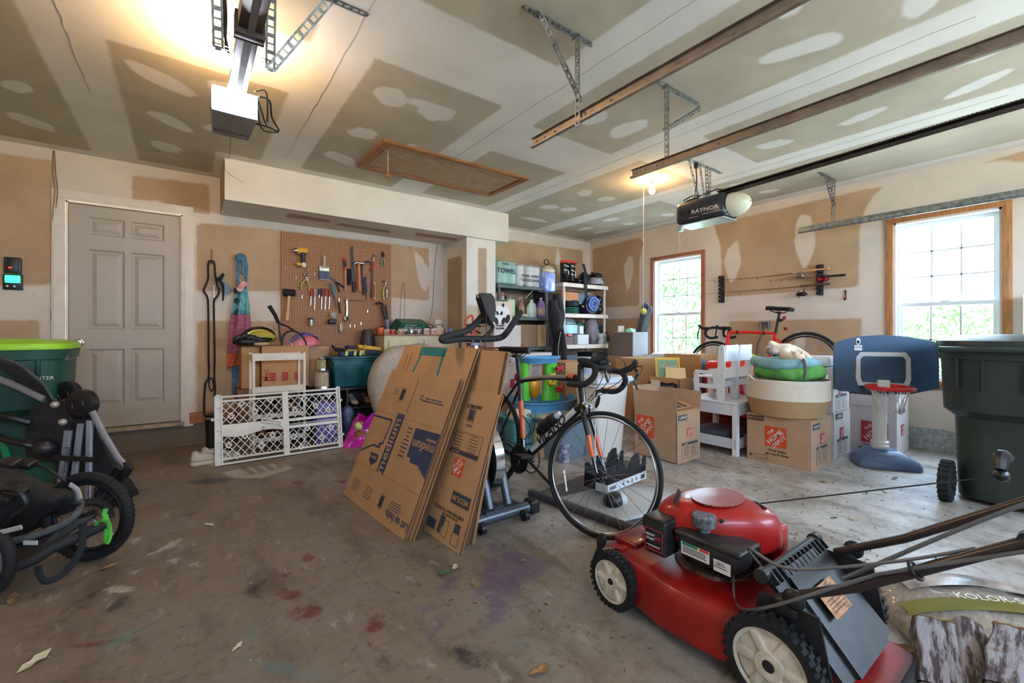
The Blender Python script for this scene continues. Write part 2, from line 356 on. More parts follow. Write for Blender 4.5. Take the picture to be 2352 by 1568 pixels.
# block foundation under the walls, sill plate strips
def blockmat():
  N=NT('concrete_block');br=N.n('TexBrick');br.inputs['Scale'].default_value=1;br.inputs['Brick Width'].default_value=.4;br.inputs['Row Height'].default_value=.21;br.inputs['Mortar Size'].default_value=.008
  mp=N.n('Mapping');mp.inputs['Rotation'].default_value=(math.pi/2,0,0);N.t.links.new(N.geo.outputs['Position'],mp.inputs[0]);N.t.links.new(mp.outputs[0],br.inputs['Vector'])
  c=N.mix(N.noise(60,6,.7),(140,124,106),(96,86,74));c=N.mix(N.math('MULTIPLY',br.outputs['Fac'],.7),c,(128,112,92));N.bump(N.noise(90,4),.8,.004);return N.out(c,.95)
BLOCK=blockmat();b=MB();b.bx(WL,WR+.01,WB-.012,WB+.1,0,.21);tag(b.build('baseboard_back',BLOCK),kind='structure')
b=MB();b.bx(WR-.012,WR+.1,WF,WB,0,.2);tag(b.build('baseboard_right',mat('poured_concrete',(172,172,168),.9,var=.15,scale=30,bump=.5)),kind='structure')
PLY=woodmat('sill_plate_wood',(176,112,62),(138,78,40));b=MB();b.bx(.02,.62,WB-.03,WB-.002,.212,.32);b.bx(WR-.03,WR-.002,.2,.62,.2,.30)
tag(b.build('trim_1',PLY),kind='structure')
# floor ----------------------------------------------------------------
def fl(px,py):p=PZ(px,py,0);return(p.x-WL,p.y-WF)
def fp(*pts):return[fl(*p) for p in pts]
def hand(cx,cy,s,ang):
  c=V(fl(cx,cy));out=[]
  def R2(x,y):a=math.radians(ang);return(c.x+s*(x*math.cos(a)-y*math.sin(a)),c.y+s*(x*math.sin(a)+y*math.cos(a)))
  out.append([R2(.5*math.cos(q),.45*math.sin(q)) for q in[i*.7 for i in range(9)]])
  for k,a,l in[(0,-40,.75),(1,-14,1.15),(2,6,1.25),(3,26,1.1),(4,62,.7)]:
    a=math.radians(a);e=(math.sin(a),math.cos(a));f=(e[1]*.1,-e[0]*.1)
    out.append([R2(e[0]*.5-f[0],e[1]*.5-f[1]),R2(e[0]*.5+f[0],e[1]*.5+f[1]),R2(e[0]*l*1+f[0],e[1]*l+f[1]),R2(e[0]*l-f[0],e[1]*l-f[1])])
  return out
fred=hand(718,1405,.085,60)+hand(672,1365,.075,40)+hand(860,1440,.07,-20)+[fp((690,1278),(712,1272),(728,1280),(712,1290),(695,1288)),fp((425,1180),(462,1172),(440,1186)),
  fp((665,1108),(690,1102),(706,1106),(690,1114)),fp((155,1482),(230,1470),(290,1465),(240,1482),(180,1487)),fp((762,1105),(800,1100),(790,1112)),fp((840,1470),(856,1476),(848,1490)),fp((640,1322),(672,1312),(660,1328))]
fpur=[fp((1115,1290),(1150,1268),(1185,1262),(1220,1275),(1260,1300),(1230,1330),(1195,1340),(1180,1380),(1150,1430),(1110,1440),(1125,1400),(1120,1370),(1085,1375),(1105,1330),(1110,1310)),
    fp((1005,1350),(1030,1330),(1060,1320),(1040,1345),(1015,1362)),fp((960,1395),(1000,1385),(1010,1395),(970,1405)),fp((980,1455),(1010,1420),(1025,1405),(1015,1440),(985,1465)),fp((1125,1255),(1140,1240),(1145,1262),(1135,1272)),
    fp((1150,1110),(1190,1125),(1170,1135))]
fblk=[fp((575,1345),(610,1330),(600,1345),(596,1372),(580,1372),(560,1362)),fp((170,1385),(210,1362),(225,1360),(200,1378)),fp((270,1375),(290,1362),(288,1385),(258,1408),(240,1405)),fp((430,1105),(480,1098),(535,1098),(520,1108),(450,1112)),
    fp((1030,1490),(1060,1480),(1100,1510),(1118,1530),(1080,1535),(1045,1515)),fp((870,1500),(885,1495),(895,1530),(880,1545)),fp((180,1390),(215,1392),(195,1398)),fp((700,1180),(720,1172),(725,1183))]
ftea=[fp((560,1515),(640,1520),(735,1552),(760,1562),(690,1556),(600,1532)),fp((232,1486),(250,1470),(330,1440),(350,1432),(300,1462),(245,1492)),fp((1180,1480),(1198,1476),(1190,1488)),fp((560,1462),(590,1440),(600,1445),(570,1470))]
fwht=[fp((235,1355),(260,1345),(300,1348),(305,1358),(260,1362)),fp((340,1275),(400,1240),(420,1236),(400,1255),(360,1270)),fp((378,1290),(415,1280),(400,1295)),fp((430,1300),(460,1288),(452,1300)),fp((285,1242),(330,1232),(310,1246)),fp((290,1315),(325,1308),(300,1320)),
    fp((505,1085),(640,1062),(675,1075),(600,1098),(540,1098)),fp((470,1060),(500,1066),(492,1074))]
fscr=[fp((540+i*26,1066-i*4),(552+i*26,1064-i*4),(590+i*22,1088-i*5),(575+i*22,1091-i*5)) for i in range(4)]
def floormat():
  N=NT('stained_concrete');big=N.noise(.55,4,.55);med=N.noise(2.6,7,.6);fine=N.noise(24,6,.65);sw=N.noise(5,6,.6,stretch=(1,.28,1))
  sep=N.n('SeparateXYZ');N.t.links.new(N.geo.outputs['Position'],sep.inputs[0])
  c=N.mix(N.step(med,.35,.66),(188,182,176),(150,140,130))
  dirt_warmlight=N.step(N.math('ADD',N.math('MULTIPLY',sep.outputs[0],-.26),N.math('ADD',big,.42)),.25,.75)  # dirt brown plus warm lamp tone put into the colour, growing to the left
  c=N.mix(N.math('MULTIPLY',dirt_warmlight,.9),c,(122,103,84));c=N.mix(N.math('MULTIPLY',N.step(sw,.50,.66),.6),c,(84,66,52));c=N.mix(N.math('MULTIPLY',N.step(N.noise(9,7,.7),.5,.68),.45),c,(92,74,60));c=N.mix(N.math('MULTIPLY',N.step(fine,.52,.70),.45),c,(62,52,44));c=N.mix(N.math('MULTIPLY',N.step(N.noise(11,6,.7,stretch=(1.3,.5,1)),.58,.68),.4),c,(186,174,160))
  c=N.mix(N.math('MULTIPLY',N.step(N.noise(1.3,5,.7),.58,.75),.25),c,(150,108,100))
  jag=N.math('MULTIPLY',N.math('SUBTRACT',N.noise(30,6,.7),.5),.09)
  for a,col,amt,w_ in[('wht',(196,186,172),.75,.012),('scr',(112,92,76),.8,.006),('red',(104,44,38),.9,.008),('pur',(96,76,98),.75,.03),('blk',(48,44,44),.85,.02),('tea',(84,128,124),.6,.03)]:
    f=N.step(N.math('ADD',N.attr(a),N.math('MULTIPLY',jag,.35 if a in('red','scr') else 1.)),-w_,w_);f=N.math('MULTIPLY',f,N.math('MULTIPLY',amt,N.step(fine,.2,.55)));c=N.mix(f,c,col)
  sp=N.step(N.noise(38,3,.5),.71,.74);c=N.mix(N.math('MULTIPLY',sp,.6),c,(196,184,168));sp2=N.step(N.noise(46,2,.5,stretch=(1,1.3,1)),.74,.76);c=N.mix(N.math('MULTIPLY',sp2,.7),c,(48,40,34))
  N.bump(N.math('ADD',N.math('MULTIPLY',fine,.4),med),.25,.003);N.p.inputs['Specular IOR Level'].default_value=.5
  return N.out(c,N.math('ADD',.30,N.math('MULTIPLY',med,.38)))
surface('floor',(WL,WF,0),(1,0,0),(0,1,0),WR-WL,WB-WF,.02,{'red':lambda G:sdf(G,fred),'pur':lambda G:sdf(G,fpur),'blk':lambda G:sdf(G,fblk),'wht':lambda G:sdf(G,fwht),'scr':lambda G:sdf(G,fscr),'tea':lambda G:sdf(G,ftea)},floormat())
# bulkhead and column ----------------------------------------------------
BHM=drywall('bulkhead_board',(186,164,138),(230,224,214),.05)
YB=4.75
surface('wall_bulkhead_front',(.275,YB,2.315),(1,0,0),(0,0,1),3.17,CE-2.315,.05,{'mud':lambda G:np.full(len(G),.3)},BHM)
surface('wall_bulkhead_underside',(.275,YB,2.315),(1,0,0),(0,1,0),3.17,WB-YB,.03,{'mud':dw([[(.55,.17),(.95,.2),(1.0,.32),(.55,.36)],[(1.1,.28),(1.65,.3),(1.7,.42),(1.05,.38)],[(1.95,.2),(2.5,.2),(2.6,.34),(2.0,.36)]],[])},BHM)
surface('wall_bulkhead_left',(.275,YB,2.315),(0,1,0),(0,0,1),WB-YB,CE-2.315,.1,{'mud':lambda G:np.full(len(G),-.3)},BHM)
surface('wall_bulkhead_right',(3.445,YB,2.315),(0,1,0),(0,0,1),WB-YB,CE-2.315,.1,{'mud':lambda G:np.full(len(G),.3)},BHM)
CX0=2.83;YC=4.80;CX1=3.27
surface('wall_column_left',(CX0,YC,0),(0,1,0),(0,0,1),WB-YC,2.315,.05,{'mud':dw([[(.12,.5),(.5,.5),(.5,2.1),(.12,2.1)]],[])},BHM)
surface('wall_column_front',(CX0,YC,0),(1,0,0),(0,0,1),CX1-CX0,2.315,.03,{'mud':dw([[(.17,.7),(.30,.7),(.30,2.2),(.17,2.2)]],[])},BHM)
surface('wall_column_right',(CX1,YC,0),(0,1,0),(0,0,1),WB-YC,2.315,.1,{'mud':lambda G:np.full(len(G),.3)},BHM)
# door ---------------------------------------------------------------------
DM=mat('taupe_door_paint',(178,166,150),.42,var=.015,scale=3);DW=mat('white_trim_paint',(224,212,196),.45,var=.03,scale=8)
d=tag(bpy.data.objects.new('door_1',None),kind='structure');sc.collection.objects.link(d);WM['door_1']=Matrix()
x0,x1,z0,z1=-.835,-.05,.245,2.25;yd=WB+.03
b=MB();pw=.245;cols=[(x0+.125,x0+.125+pw),(x1-.125-pw,x1-.125)];rows=[(2.0,2.17-.02),(1.12,1.86),(.42,.95)]
rows=[(1.99,2.15),(1.14,1.86),(.44,.96)]
xs=sorted({x0,x1,*[c for q in cols for c in q]});zs=sorted({z0,z1,*[c for q in rows for c in q]})
for i in range(len(xs)-1):
  for j in range(len(zs)-1):
    cx,czz=(xs[i]+xs[i+1])/2,(zs[j]+zs[j+1])/2;pan=any(q[0]<cx<q[1] for q in cols) and any(q[0]<czz<q[1] for q in rows)
    X0,X1,Z0,Z1=xs[i],xs[i+1],zs[j],zs[j+1]
    if not pan:b.quad((X0,yd,Z0),(X1,yd,Z0),(X1,yd,Z1),(X0,yd,Z1));continue
    R_=[(0,0),(.014,.014),(.024,.014),(.055,.002)]
    for k in range(3):
      (o1,d1),(o2,d2)=R_[k],R_[k+1]
      P=[(X0+o1,Z0+o1),(X1-o1,Z0+o1),(X1-o1,Z1-o1),(X0+o1,Z1-o1)];Q=[(X0+o2,Z0+o2),(X1-o2,Z0+o2),(X1-o2,Z1-o2),(X0+o2,Z1-o2)]
      for e in range(4):f=(e+1)%4;b.quad((P[e][0],yd+d1,P[e][1]),(P[f][0],yd+d1,P[f][1]),(Q[f][0],yd+d2,Q[f][1]),(Q[e][0],yd+d2,Q[e][1]))
    b.quad(*[(x,yd+.002,z) for x,z in Q])
b.bx(x0,x1,yd+.016,yd+.04,z0,z1);dp=b.build('door_panel',DM,d,smooth=False)
b=MB()
for(a0,a1,c0,c1,e) in[(-.935,-.853,.19,2.268,0),(-.03,.052,.19,2.268,0),(-.936,.053,2.268,2.35,.001)]:
  b.bx(a0,a1,WB-.018-e,WB+.001,c0,c1)
  b.bx(a0+.014,a1-.014,WB-.025,WB-.018-e,c0+(.014 if c0>1 else 0),c1-(.014 if c0>1 else 0))
for a0,a1,c0,c1 in[(-.856,x0-.002,.2,2.266),(x1+.002,-.027,.2,2.266),(-.856,-.027,z1+.003,2.267)]:b.bx(a0,a1,WB+.002,WB+.12,c0,c1)
b.build('door_casing',DW,d)
b=MB();b.bx(-.86,-.02,WB-.06,WB+.1,.205,.238,bev=.004);b.build('door_threshold',mat('threshold_wood',(170,148,122),.6,var=.1),d)
b=MB();kx=x0+.065;b.lathe([(0,0),(.032,0),(.032,.006),(.014,.012),(.012,.03),(.022,.04),(.03,.055),(.026,.068),(0,.072)],TR((kx,yd,1.02),(90,0,0)));b.build('door_knob',mat('satin_nickel',(176,166,150),.22,1),d)
b=MB();b.bx(x0-.05,x1+.05,yd+.05,yd+.09,.15,z1+.1);b.build('leak_seal',mat('shadow_gap',(40,30,24),.9),d)  # box added behind the door to block light leaking past the slab
# windows ---------------------------------------------------------------------
OAK=woodmat('oak_trim',(186,132,84),(150,98,58),axis=(12,12,1));RED=woodmat('reddish_trim',(176,112,84),(140,84,60),axis=(12,12,1))
VIN=mat('vinyl_window_frame',(222,226,226),.4)
for i,(y0,y1,wz0,wz1) in enumerate(WINS):
  wn=tag(bpy.data.objects.new('window_%d'%(i+1),None),kind='structure');sc.collection.objects.link(wn);WM[wn.name]=Matrix()
  b=MB();t=.06 if i else .048;xi=WR-.02
  b.bx(xi,WR,y0-t,y0,wz0-.02,wz1+t,bev=.003);b.bx(xi,WR,y1,y1+t,wz0-.02,wz1+t,bev=.003);b.bx(xi-.002,WR,y0-t,y1+t,wz1,wz1+t,bev=.003)
  b.bx(xi,WR,y0-t,y1+t,wz0-.09,wz0-.03,bev=.003);b.bx(xi-.04,WR+.02,y0-t,y1+t,wz0-.03,wz0,bev=.003)
  b.build('window_casing',OAK if i else RED,wn)
  b=MB();xo=WR+.13
  b.bx(WR-.001,xo,y0-.002,y0+.018,wz0,wz1);b.bx(WR-.001,xo,y1-.018,y1+.002,wz0,wz1);b.bx(WR-.001,xo,y0,y1,wz1-.018,wz1+.002);b.bx(WR-.001,xo,y0,y1,wz0-.002,wz0+.018)
  b.build('window_jamb',mat('jamb_white',(226,226,222),.5),wn)
  zm=wz0+(wz1-wz0)*.47;fr=MB();gl=MB();gr=MB()
  for(a0,a1,xx) in[(zm-.015,wz1-.018,WR+.085),(wz0+.018,zm+.02,WR+.055)]:
    Y0,Y1=y0+.018,y1-.018;f=.042
    fr.bx(xx,xx+.028,Y0,Y0+f,a0,a1,bev=.003);fr.bx(xx,xx+.028,Y1-f,Y1,a0,a1,bev=.003);fr.bx(xx,xx+.028,Y0+f,Y1-f,a1-f*.9,a1,bev=.003);fr.bx(xx,xx+.028,Y0+f,Y1-f,a0,a0+f,bev=.003)
    gl.bx(xx+.011,xx+.017,Y0+f,Y1-f,a0+f,a1-f)
    nr=3 if a1>wz1-.1 else 2
    for k in(1,2):yy=Y0+f+(Y1-Y0-2*f)*k/3;gr.bx(xx+.010,xx+.018,yy-.007,yy+.007,a0+f,a1-f)
    for k in range(1,nr):zz=a0+f+(a1-a0-2*f)*k/nr;gr.bx(xx+.010,xx+.018,Y0+f,Y1-f,zz-.007,zz+.007)
  fr.bx(WR+.04,WR+.06,(y0+y1)/2-.03,(y0+y1)/2+.03,zm+.018,zm+.03,bev=.003)
  fr.build('window_sash',VIN,wn);gl.build('window_pane',glassmat('window_glass',(248,252,252),.96),wn);gr.build('window_grille',VIN,wn)
# outside ---------------------------------------------------------------------
b=MB();b.bx(WR+.14,60,-40,45,-.5,-.3);b.bx(-20,WR+.14,-30,WF-.01,-.5,-.1);tag(b.build('ground_outside',mat('pale_ground',(188,192,184),.9,var=.08,scale=2)),kind='structure')  # ground colour kept near white so it bounces more daylight indoors
def shrub(cx,cy,z0,rx,ry,h,n,label,m,seed):
  rr=random.Random(seed);t=thing('leafy_shrub',label,'shrub',(cx,cy,z0));s=MB()
  for i in range(9):a=rr.uniform(0,6.28);s.bez([(cx,cy,z0),(cx+rx*.3*math.cos(a),cy+ry*.3*math.sin(a),z0+h*.5),(cx+rx*.6*math.cos(a),cy+ry*.6*math.sin(a),z0+h*rr.uniform(.7,.95))],[.03,.015,.006],6)
  s.build('stem',mat('bark',(96,78,60),.9),t);f=MB()
  for i in range(n):
    a=rr.uniform(0,6.28);q=rr.uniform(-1,1);k=rr.uniform(.6,1.) ;c=V((cx+rx*k*math.cos(a)*math.sqrt(1-q*q),cy+ry*k*math.sin(a)*math.sqrt(1-q*q),z0+h*(.55+.45*q*k)))
    c+=mnoise.noise_vector(c*1.5)*.3;L=rr.uniform(.05,.11);M=TR(c,(rr.uniform(-70,70),rr.uniform(-70,70),rr.uniform(0,360)))
    f.quad((-L,0,0),(0,-L*.35,.01),(L,0,0),(0,L*.35,.01),M=M)
  f.build('foliage',m,t,smooth=False)
LEAF=mat('fresh_leaf',(72,124,52),.5,var=.35,scale=1.2)
shrub(9.0,6.0,-.3,2.2,2.6,2.9,6000,'bright green leafy shrub outside the narrow window by the skis',LEAF,3)
shrub(12.2,.9,-.3,1.9,2.4,2.0,5000,'leafy shrub in full sun outside the window behind the basketball backboard',LEAF,4)
# ================================================================== CEILING FITTINGS
def perf(b,p0,p1,w,wd,th=.002,pitch=.035):
  """slotted steel strip from p0 to p1; wd = direction of its width"""
  p0=V(p0);p1=V(p1);e=p1-p0;L=e.length;e.normalize();wd=V(wd);wd=(wd-e*wd.dot(e)).normalized();nn=e.cross(wd)*th
  k=max(1,int(L/pitch))
  for s in(-1,1):
    a=wd*(w/2*s);c=wd*(w*.27*s);b.prism([p0+a,p1+a,p1+c,p0+c],nn)
  for i in range(k+1):
    q=p0+e*(L*i/k);h=e*(.004 if i%2 else .009);b.prism([q-h+wd*w*.28,q+h+wd*w*.28,q+h-wd*w*.28,q-h-wd*w*.28],nn)
def angle_iron(b,p0,p1,w,d1,d2,**k):
  p0=V(p0);p1=V(p1);perf(b,p0+V(d1)*w/2,p1+V(d1)*w/2,w,d1,**k);perf(b,p0+V(d2)*w/2,p1+V(d2)*w/2,w,d2,**k)
def bracket(name_label,x0,x1,y,xs,zs,dg0,dg1):
  t=thing('hanger_bracket',name_label,'bracket',((x0+x1)/2,y,CE))
  b=MB();angle_iron(b,(x0,y,CE-.002),(x1,y,CE-.002),.034,(0,1,0),(0,0,-1));b.build('ceiling_angle',GALV,t,smooth=False)
  b=MB();angle_iron(b,(xs,y-.004,CE-.03),(xs,y-.004,zs),.034,(1,0,0),(0,-1,0));b.build('drop_strap',GALV,t,smooth=False)
  b=MB();angle_iron(b,dg0,dg1,.03,(1,0,0),(0,-1,0));b.build('diagonal_brace',GALV,t,smooth=False)
  for p in[(dg0[0],dg0[2]),(dg1[0],dg1[2]),(xs,CE-.035)]:MB().cyl((p[0],y-.012,p[1]),(p[0],y+.012,p[1]),.008,n=6).build('bolt',GALV,t)
bracket('slotted steel bracket on the ceiling holding up the leftmost door track',1.32,1.77,1.675,1.645,2.19,(1.385,1.665,CE-.02),(1.66,1.665,2.33))
bracket('slotted steel bracket on the ceiling holding up the middle door track',2.36,2.83,1.675,2.43,2.21,(2.81,1.665,CE-.05),(2.44,1.665,2.40))
bracket('slotted steel bracket holding up the door track nearest the right wall',5.02,5.40,1.685,5.27,2.2,(5.05,1.675,CE-.03),(5.29,1.675,2.38))
def track(x,y0,y1,z,flip,label,hgt=.055,m=STEEL):
  t=thing('garage_door_track',label,'track',(x,y0,z));s=flip
  b=MB();prof=[(-.012*s,hgt/2-.008),(-.012*s,hgt/2),(.022*s,hgt/2),(.022*s,hgt/2-.002),(-.01*s,hgt/2-.002),(-.01*s,hgt/2-.01)]
  sec=[(-.02*s,hgt/2),(.0,hgt/2),(.002*s,hgt*.2),(.004*s,-hgt*.3),(-.004*s,-hgt/2),(-.022*s,-hgt/2),(-.024*s,-hgt/2+.01)]
  b.grid(lambda u,v:(x+sec[round(v*6)][0],y0+(y1-y0)*u,z+sec[round(v*6)][1]),1,6);b.build('track_channel',m,t,solid=.003,smooth=False)
  for d in(.03,.1,.19,.6,1.2):MB().cyl((x-.006,y0-d,z+.005),(x+.006,y0-d,z+.005),.007,n=8).build('bolt',GALV,t)
track(1.67,2.05,WF+.1,2.235,1,'leftmost overhead garage door track, with a brown steel face')
track(2.44,1.93,WF+.1,2.18,1,'middle overhead garage door track, running above the black motor unit')
track(5.2,1.96,WF+.1,2.19,-1,'thin overhead door track crossing in front of the right-hand window',hgt=.06,m=GALV)
# door opener with light on (left)
t=thing('garage_door_opener','grey garage door opener with a glowing white lamp lens, hanging at left','garage door opener',(.2,2.62,2.2))
b=MB(TR((.2,2.62,2.2)));b.add([(-.10,.04,.02),(.10,.04,.02),(.085,.33,.01),(-.085,.33,.01),(-.10,.035,.145),(.10,.035,.145),(.1,.34,.14),(-.1,.34,.14)],[(0,3,2,1),(4,5,6,7),(0,1,5,4),(1,2,6,5),(2,3,7,6),(3,0,4,7)])
hs=b.build('housing',mat('silver_housing',(150,150,152),.35,.6),t)
b=MB(TR((.2,2.62,2.2)));b.text('PROLIFT',.036,TR((0,.26,.006),(180,0,0)),sx=1.25);b.build('lettering',INKK,hs)
LED=mat('led_lens',(235,243,255),.3,emis=26.0);b=MB(TR((.2,2.62,2.2)))
b.grid(lambda u,v:((u-.5)*.20,.02-.04*math.sin(math.pi*v)*(1-(2*u-1)**4)+.03*abs(2*u-1)**4,.035+.10*v),16,8)
b.build('lamp_lens',LED,t)
RAILM=mat('rail_steel',(140,140,142),.35,.85,var=.1)
b=MB();b.bx(.162,.238,1.55,2.62,2.29,2.34,bev=.004);b.bx(.188,.212,1.55,2.62,2.265,2.29);b.build('rail',RAILM,t)
b=MB();b.bx(.158,.242,WF+.1,2.02,2.283,2.346,bev=.003);b.build('rail_sleeve',mat('brown_rail',(112,98,88),.45,.7),t)
b=MB();b.bx(.148,.252,1.99,2.03,2.262,2.35,bev=.003);b.bx(.148,.252,2.036,2.044,2.262,2.35);b.build('rail_clamp',mat('dark_clamp',(70,58,50),.5,.5),t)
b=MB();perf(b,(.09,2.3,2.35),(.31,2.3,2.35),.035,(0,1,0));perf(b,(.11,2.3,2.34),(.09,2.1,CE),.042,(1,0,0));perf(b,(.31,2.3,2.32),(.31,2.26,CE),.042,(1,0,0));perf(b,(.31,2.3,2.32),(.55,2.2,CE),.042,(1,0,0));perf(b,(.5,2.2,CE-.003),(.72,2.2,CE-.003),.035,(0,1,0));b.build('hanger_strap',GALV,t,smooth=False)
b=MB();b.bez([(.30,2.62,2.33),(.36,2.7,2.36),(.38,2.76,2.30),(.42,2.80,2.25),(.36,2.78,2.25),(.30,2.8,2.26)],.005);b.bez([(.28,2.6,2.34),(.34,2.66,2.38),(.36,2.78,2.28),(.34,2.72,2.25),(.30,2.66,2.33),(.33,2.75,2.22),(.42,2.81,2.245)],.004)
b.bez([(.12,2.1,CE),(.13,2.28,2.45),(.15,2.35,2.36)],.006);b.bez([(.07,2.0,CE-.02),(.13,2.2,2.5),(.14,2.38,2.38)],.0045);b.build('power_cord',BLK,t)
b=MB();b.bez([(.2,2.95,2.21),(.235,3.6,2.31),(.27,4.72,CE-.01)],.0018,5);b.bez([(.275,YB-.006,CE-.02),(.29,YB-.006,CE-.12),(.42,YB-.006,2.49)],.0015,5);tag(b.build('sensor_wire',mat('thin_grey_wire',(120,104,86),.6)),'thin wire running from the glowing opener down onto the boxed-out beam','wire')
# ceiling lamps
def ceiling_lamp(x,y,label,e,chain=None):
  t=thing('ceiling_lamp',label,'lamp',(x,y,CE));F=TR((x,y,CE))
  b=MB(F);b.lathe([(0,0),(.062,0),(.062,-.006),(.045,-.022),(.026,-.028),(.026,-.05),(0,-.05)]);b.build('lampholder',mat('porcelain',(232,226,214),.3),t)
  b=MB(F);b.lathe([(.013,-.05),(.014,-.07),(.024,-.09),(.03,-.11),(.03,-.122),(.02,-.142),(0,-.15)],n=20);b.build('bulb',mat('bulb_glow_%d'%int(e),(255,205,145),.3,emis=e),t);return t
ceiling_lamp(.16,2.83,'glowing bulb in a ceiling lampholder behind the left garage door opener',190)
tl=ceiling_lamp(3.87,2.81,'glowing bulb in a ceiling lampholder above the hanging tennis ball',85)
cp=PZ(1478,418,CE);zb=1.335
b=MB();b.cyl(cp,(cp.x,cp.y,zb+.03),.0028,n=6);b.ell((cp.x,cp.y,2.27),(.006,.006,.01));b.ell((cp.x,cp.y,2.0),(.006,.006,.01));b.build('pull_string',mat('string',(226,206,196),.8),tl)
o=MB().ell((cp.x,cp.y,zb),(.034,.034,.034)).build('tennis_ball',mat('ball_felt',(206,196,96),.95,var=.2,scale=40,sheen=.5));tag(o,'yellow tennis ball hanging on a string from the ceiling','ball')
# opener 2
X2=3.96;t=thing('garage_door_opener','black garage door opener with an unlit cream lens, hanging at right','garage door opener',(X2,2.3,2.14));F=TR((X2,2.02,2.14))
NVY=mat('graphite_housing',(56,60,70),.3,.3,var=.1);b=MB(F)
b.grid(lambda u,v:((.15*math.cos(math.radians(-60+300*u))*(1-.1*v))*.95,.0+.5*v,.12+.125*math.sin(math.radians(-60+300*u))),20,4,cu=False)
b=MB(F);b.box((0,.25,.12),(.27,.5,.22),bev=.05);hs=b.build('housing',NVY,t)
b=MB(F);b.text('RAYNOR',.05,AX(V((-.1365,.19,.10)),(0,-1,0),(0,0,1)),sx=1.3,bold=.0008);b.box((-.136,.12,.06),(.001,.2,.003));b.box((-.136,.3,.052),(.001,.1,.003));b.build('lettering',INKW,hs)
for i in(0,1):MB(F).cyl((-.13,.36+.06*i,.11),(-.139,.36+.06*i,.11),.014,n=12).build('button',BLK,hs)
b=MB(F);b.grid(lambda u,v:(.125*math.cos(2*math.pi*u)*math.cos(v*1.5),.0-.16*math.sin(v*1.5),.12+.105*math.sin(2*math.pi*u)*math.cos(v*1.5)),24,8,cu=True);b.build('lamp_lens',mat('cream_lens',(218,214,190),.3),t)
b=MB(F);b.box((0,.25,.004),(.24,.46,.008));b.box((-.08,.47,-.02),(.04,.05,.045),bev=.005);b.build('base_plate',mat('pale_steel',(182,196,190),.4,.5),t)
b=MB(F);[b.tube(smooth([(-.11,.02+i*.22,.24),(-.11,.1+i*.22,.262),(-.11,.2+i*.22,.24)],4),.006,6) for i in(0,1)];b.bez([(-.05,.3,.25),(-.1,.42,.22),(-.135,.47,.12)],.006);b.bez([(0,.22,.3),(-.05,.3,.26),(-.08,.4,.24)],.005);b.build('top_frame',BLK,t)
b=MB();p0=V((X2,2.15,2.385));p1=V((X2,-1.6,2.51));b.tube([p0,p1],.022,4,up=(0,0,1));b.prism([p0+V((-.03,0,.02)),p1+V((-.03,0,.02)),p1+V((.03,0,.02)),p0+V((.03,0,.02))],(0,0,.006));rl=b.build('rail',mat('dark_rail',(82,76,72),.4,.75),t)
b=MB()
for i in range(150):q=p0.lerp(p1,i/150*.8);b.box(q+V((-.012,0,.03)),(.012,.009,.006))
b.build('drive_teeth',RUB,rl,smooth=False)
b=MB();perf(b,(3.67,2.29,CE-.003),(4.27,2.29,CE-.003),.034,(0,1,0));perf(b,(3.70,2.29,CE),(3.88,2.29,2.34),.03,(1,0,0));perf(b,(3.88,2.29,CE),(3.9,2.25,2.34),.03,(1,0,0));perf(b,(3.84,2.2,CE-.06),(3.86,2.2,2.34),.03,(0,1,0));perf(b,(4.06,2.29,CE),(4.06,2.29,2.37),.03,(1,0,0));b.build('hanger_strap',GALV,t,smooth=False)
b=MB();b.cyl((3.82,2.29,CE),(3.82,2.29,CE-.05),.02);b.bez([(3.82,2.29,CE-.05),(3.83,2.29,2.5),(3.79,2.28,2.42),(3.8,2.3,2.36)],.006);b.build('power_cord',BLK,t)
b=MB();b.bez([(X2-.08,2.49,2.12),(X2-.1,2.5,2.02),(X2-.07,2.5,1.97),(X2-.09,2.5,1.9)],.002,5);b.build('loose_wire',mat('white_wire',(206,196,190),.6),t)
# attic hatch
t=thing('attic_hatch','plywood attic hatch with a stained oak frame and pull cord in the ceiling','hatch',(2.05,3.87,CE));hx0,hx1,hy0,hy1=1.3,2.81,3.52,4.225;fw=.06
OAKC=woodmat('stained_oak_hatch',(158,104,58),(120,72,36),axis=(1,12,12));b=MB()
for a in[(hx0,hx1,hy0,hy0+fw),(hx0,hx1,hy1-fw,hy1),(hx0,hx0+fw,hy0+fw,hy1-fw),(hx1-fw,hx1,hy0+fw,hy1-fw)]:b.bx(*a,CE-.022,CE+.001)
b.build('hatch_frame',OAKC,t)
b=MB();b.bx(hx0+fw+.012,hx1-fw-.012,hy0+fw+.01,hy1-fw-.01,CE-.012,CE-.004);b.build('hatch_panel',mat('weathered_plywood',(172,146,116),.8,var=.12,scale=9,stretch=(1,5,1)),t)
b=MB();pts=[(hx0+fw+.015,hy1-fw-.02),(hx0+fw+.015,hy0+fw+.015),(hx1-fw-.02,hy0+fw+.015)]
b.tube([(p[0]+rnd.uniform(-.003,.003),p[1],CE-.014) for p in pts],.006,5);b.build('weather_strip',mat('torn_foam_strip',(214,196,170),.9),t)
h0=PZ(876,341,CE-.02);h1=PT(891,362,h0.y/_d(891,362)[1]);h2=V((h1.x,h1.y,h1.z-.15));b=MB();b.tube([h0,V((h1.x,h1.y,h0.z-.005)),h2],.002,5);b.build('pull_cord',mat('string',(226,206,196),.8),t)
b=MB();b.ell((h2.x,h2.y,h2.z-.004),(.03,.014,.016));b.cyl((h2.x,h2.y,h2.z-.02),(h2.x,h2.y,h2.z-.055),.002,n=5);b.build('toggle',OAKC,t)
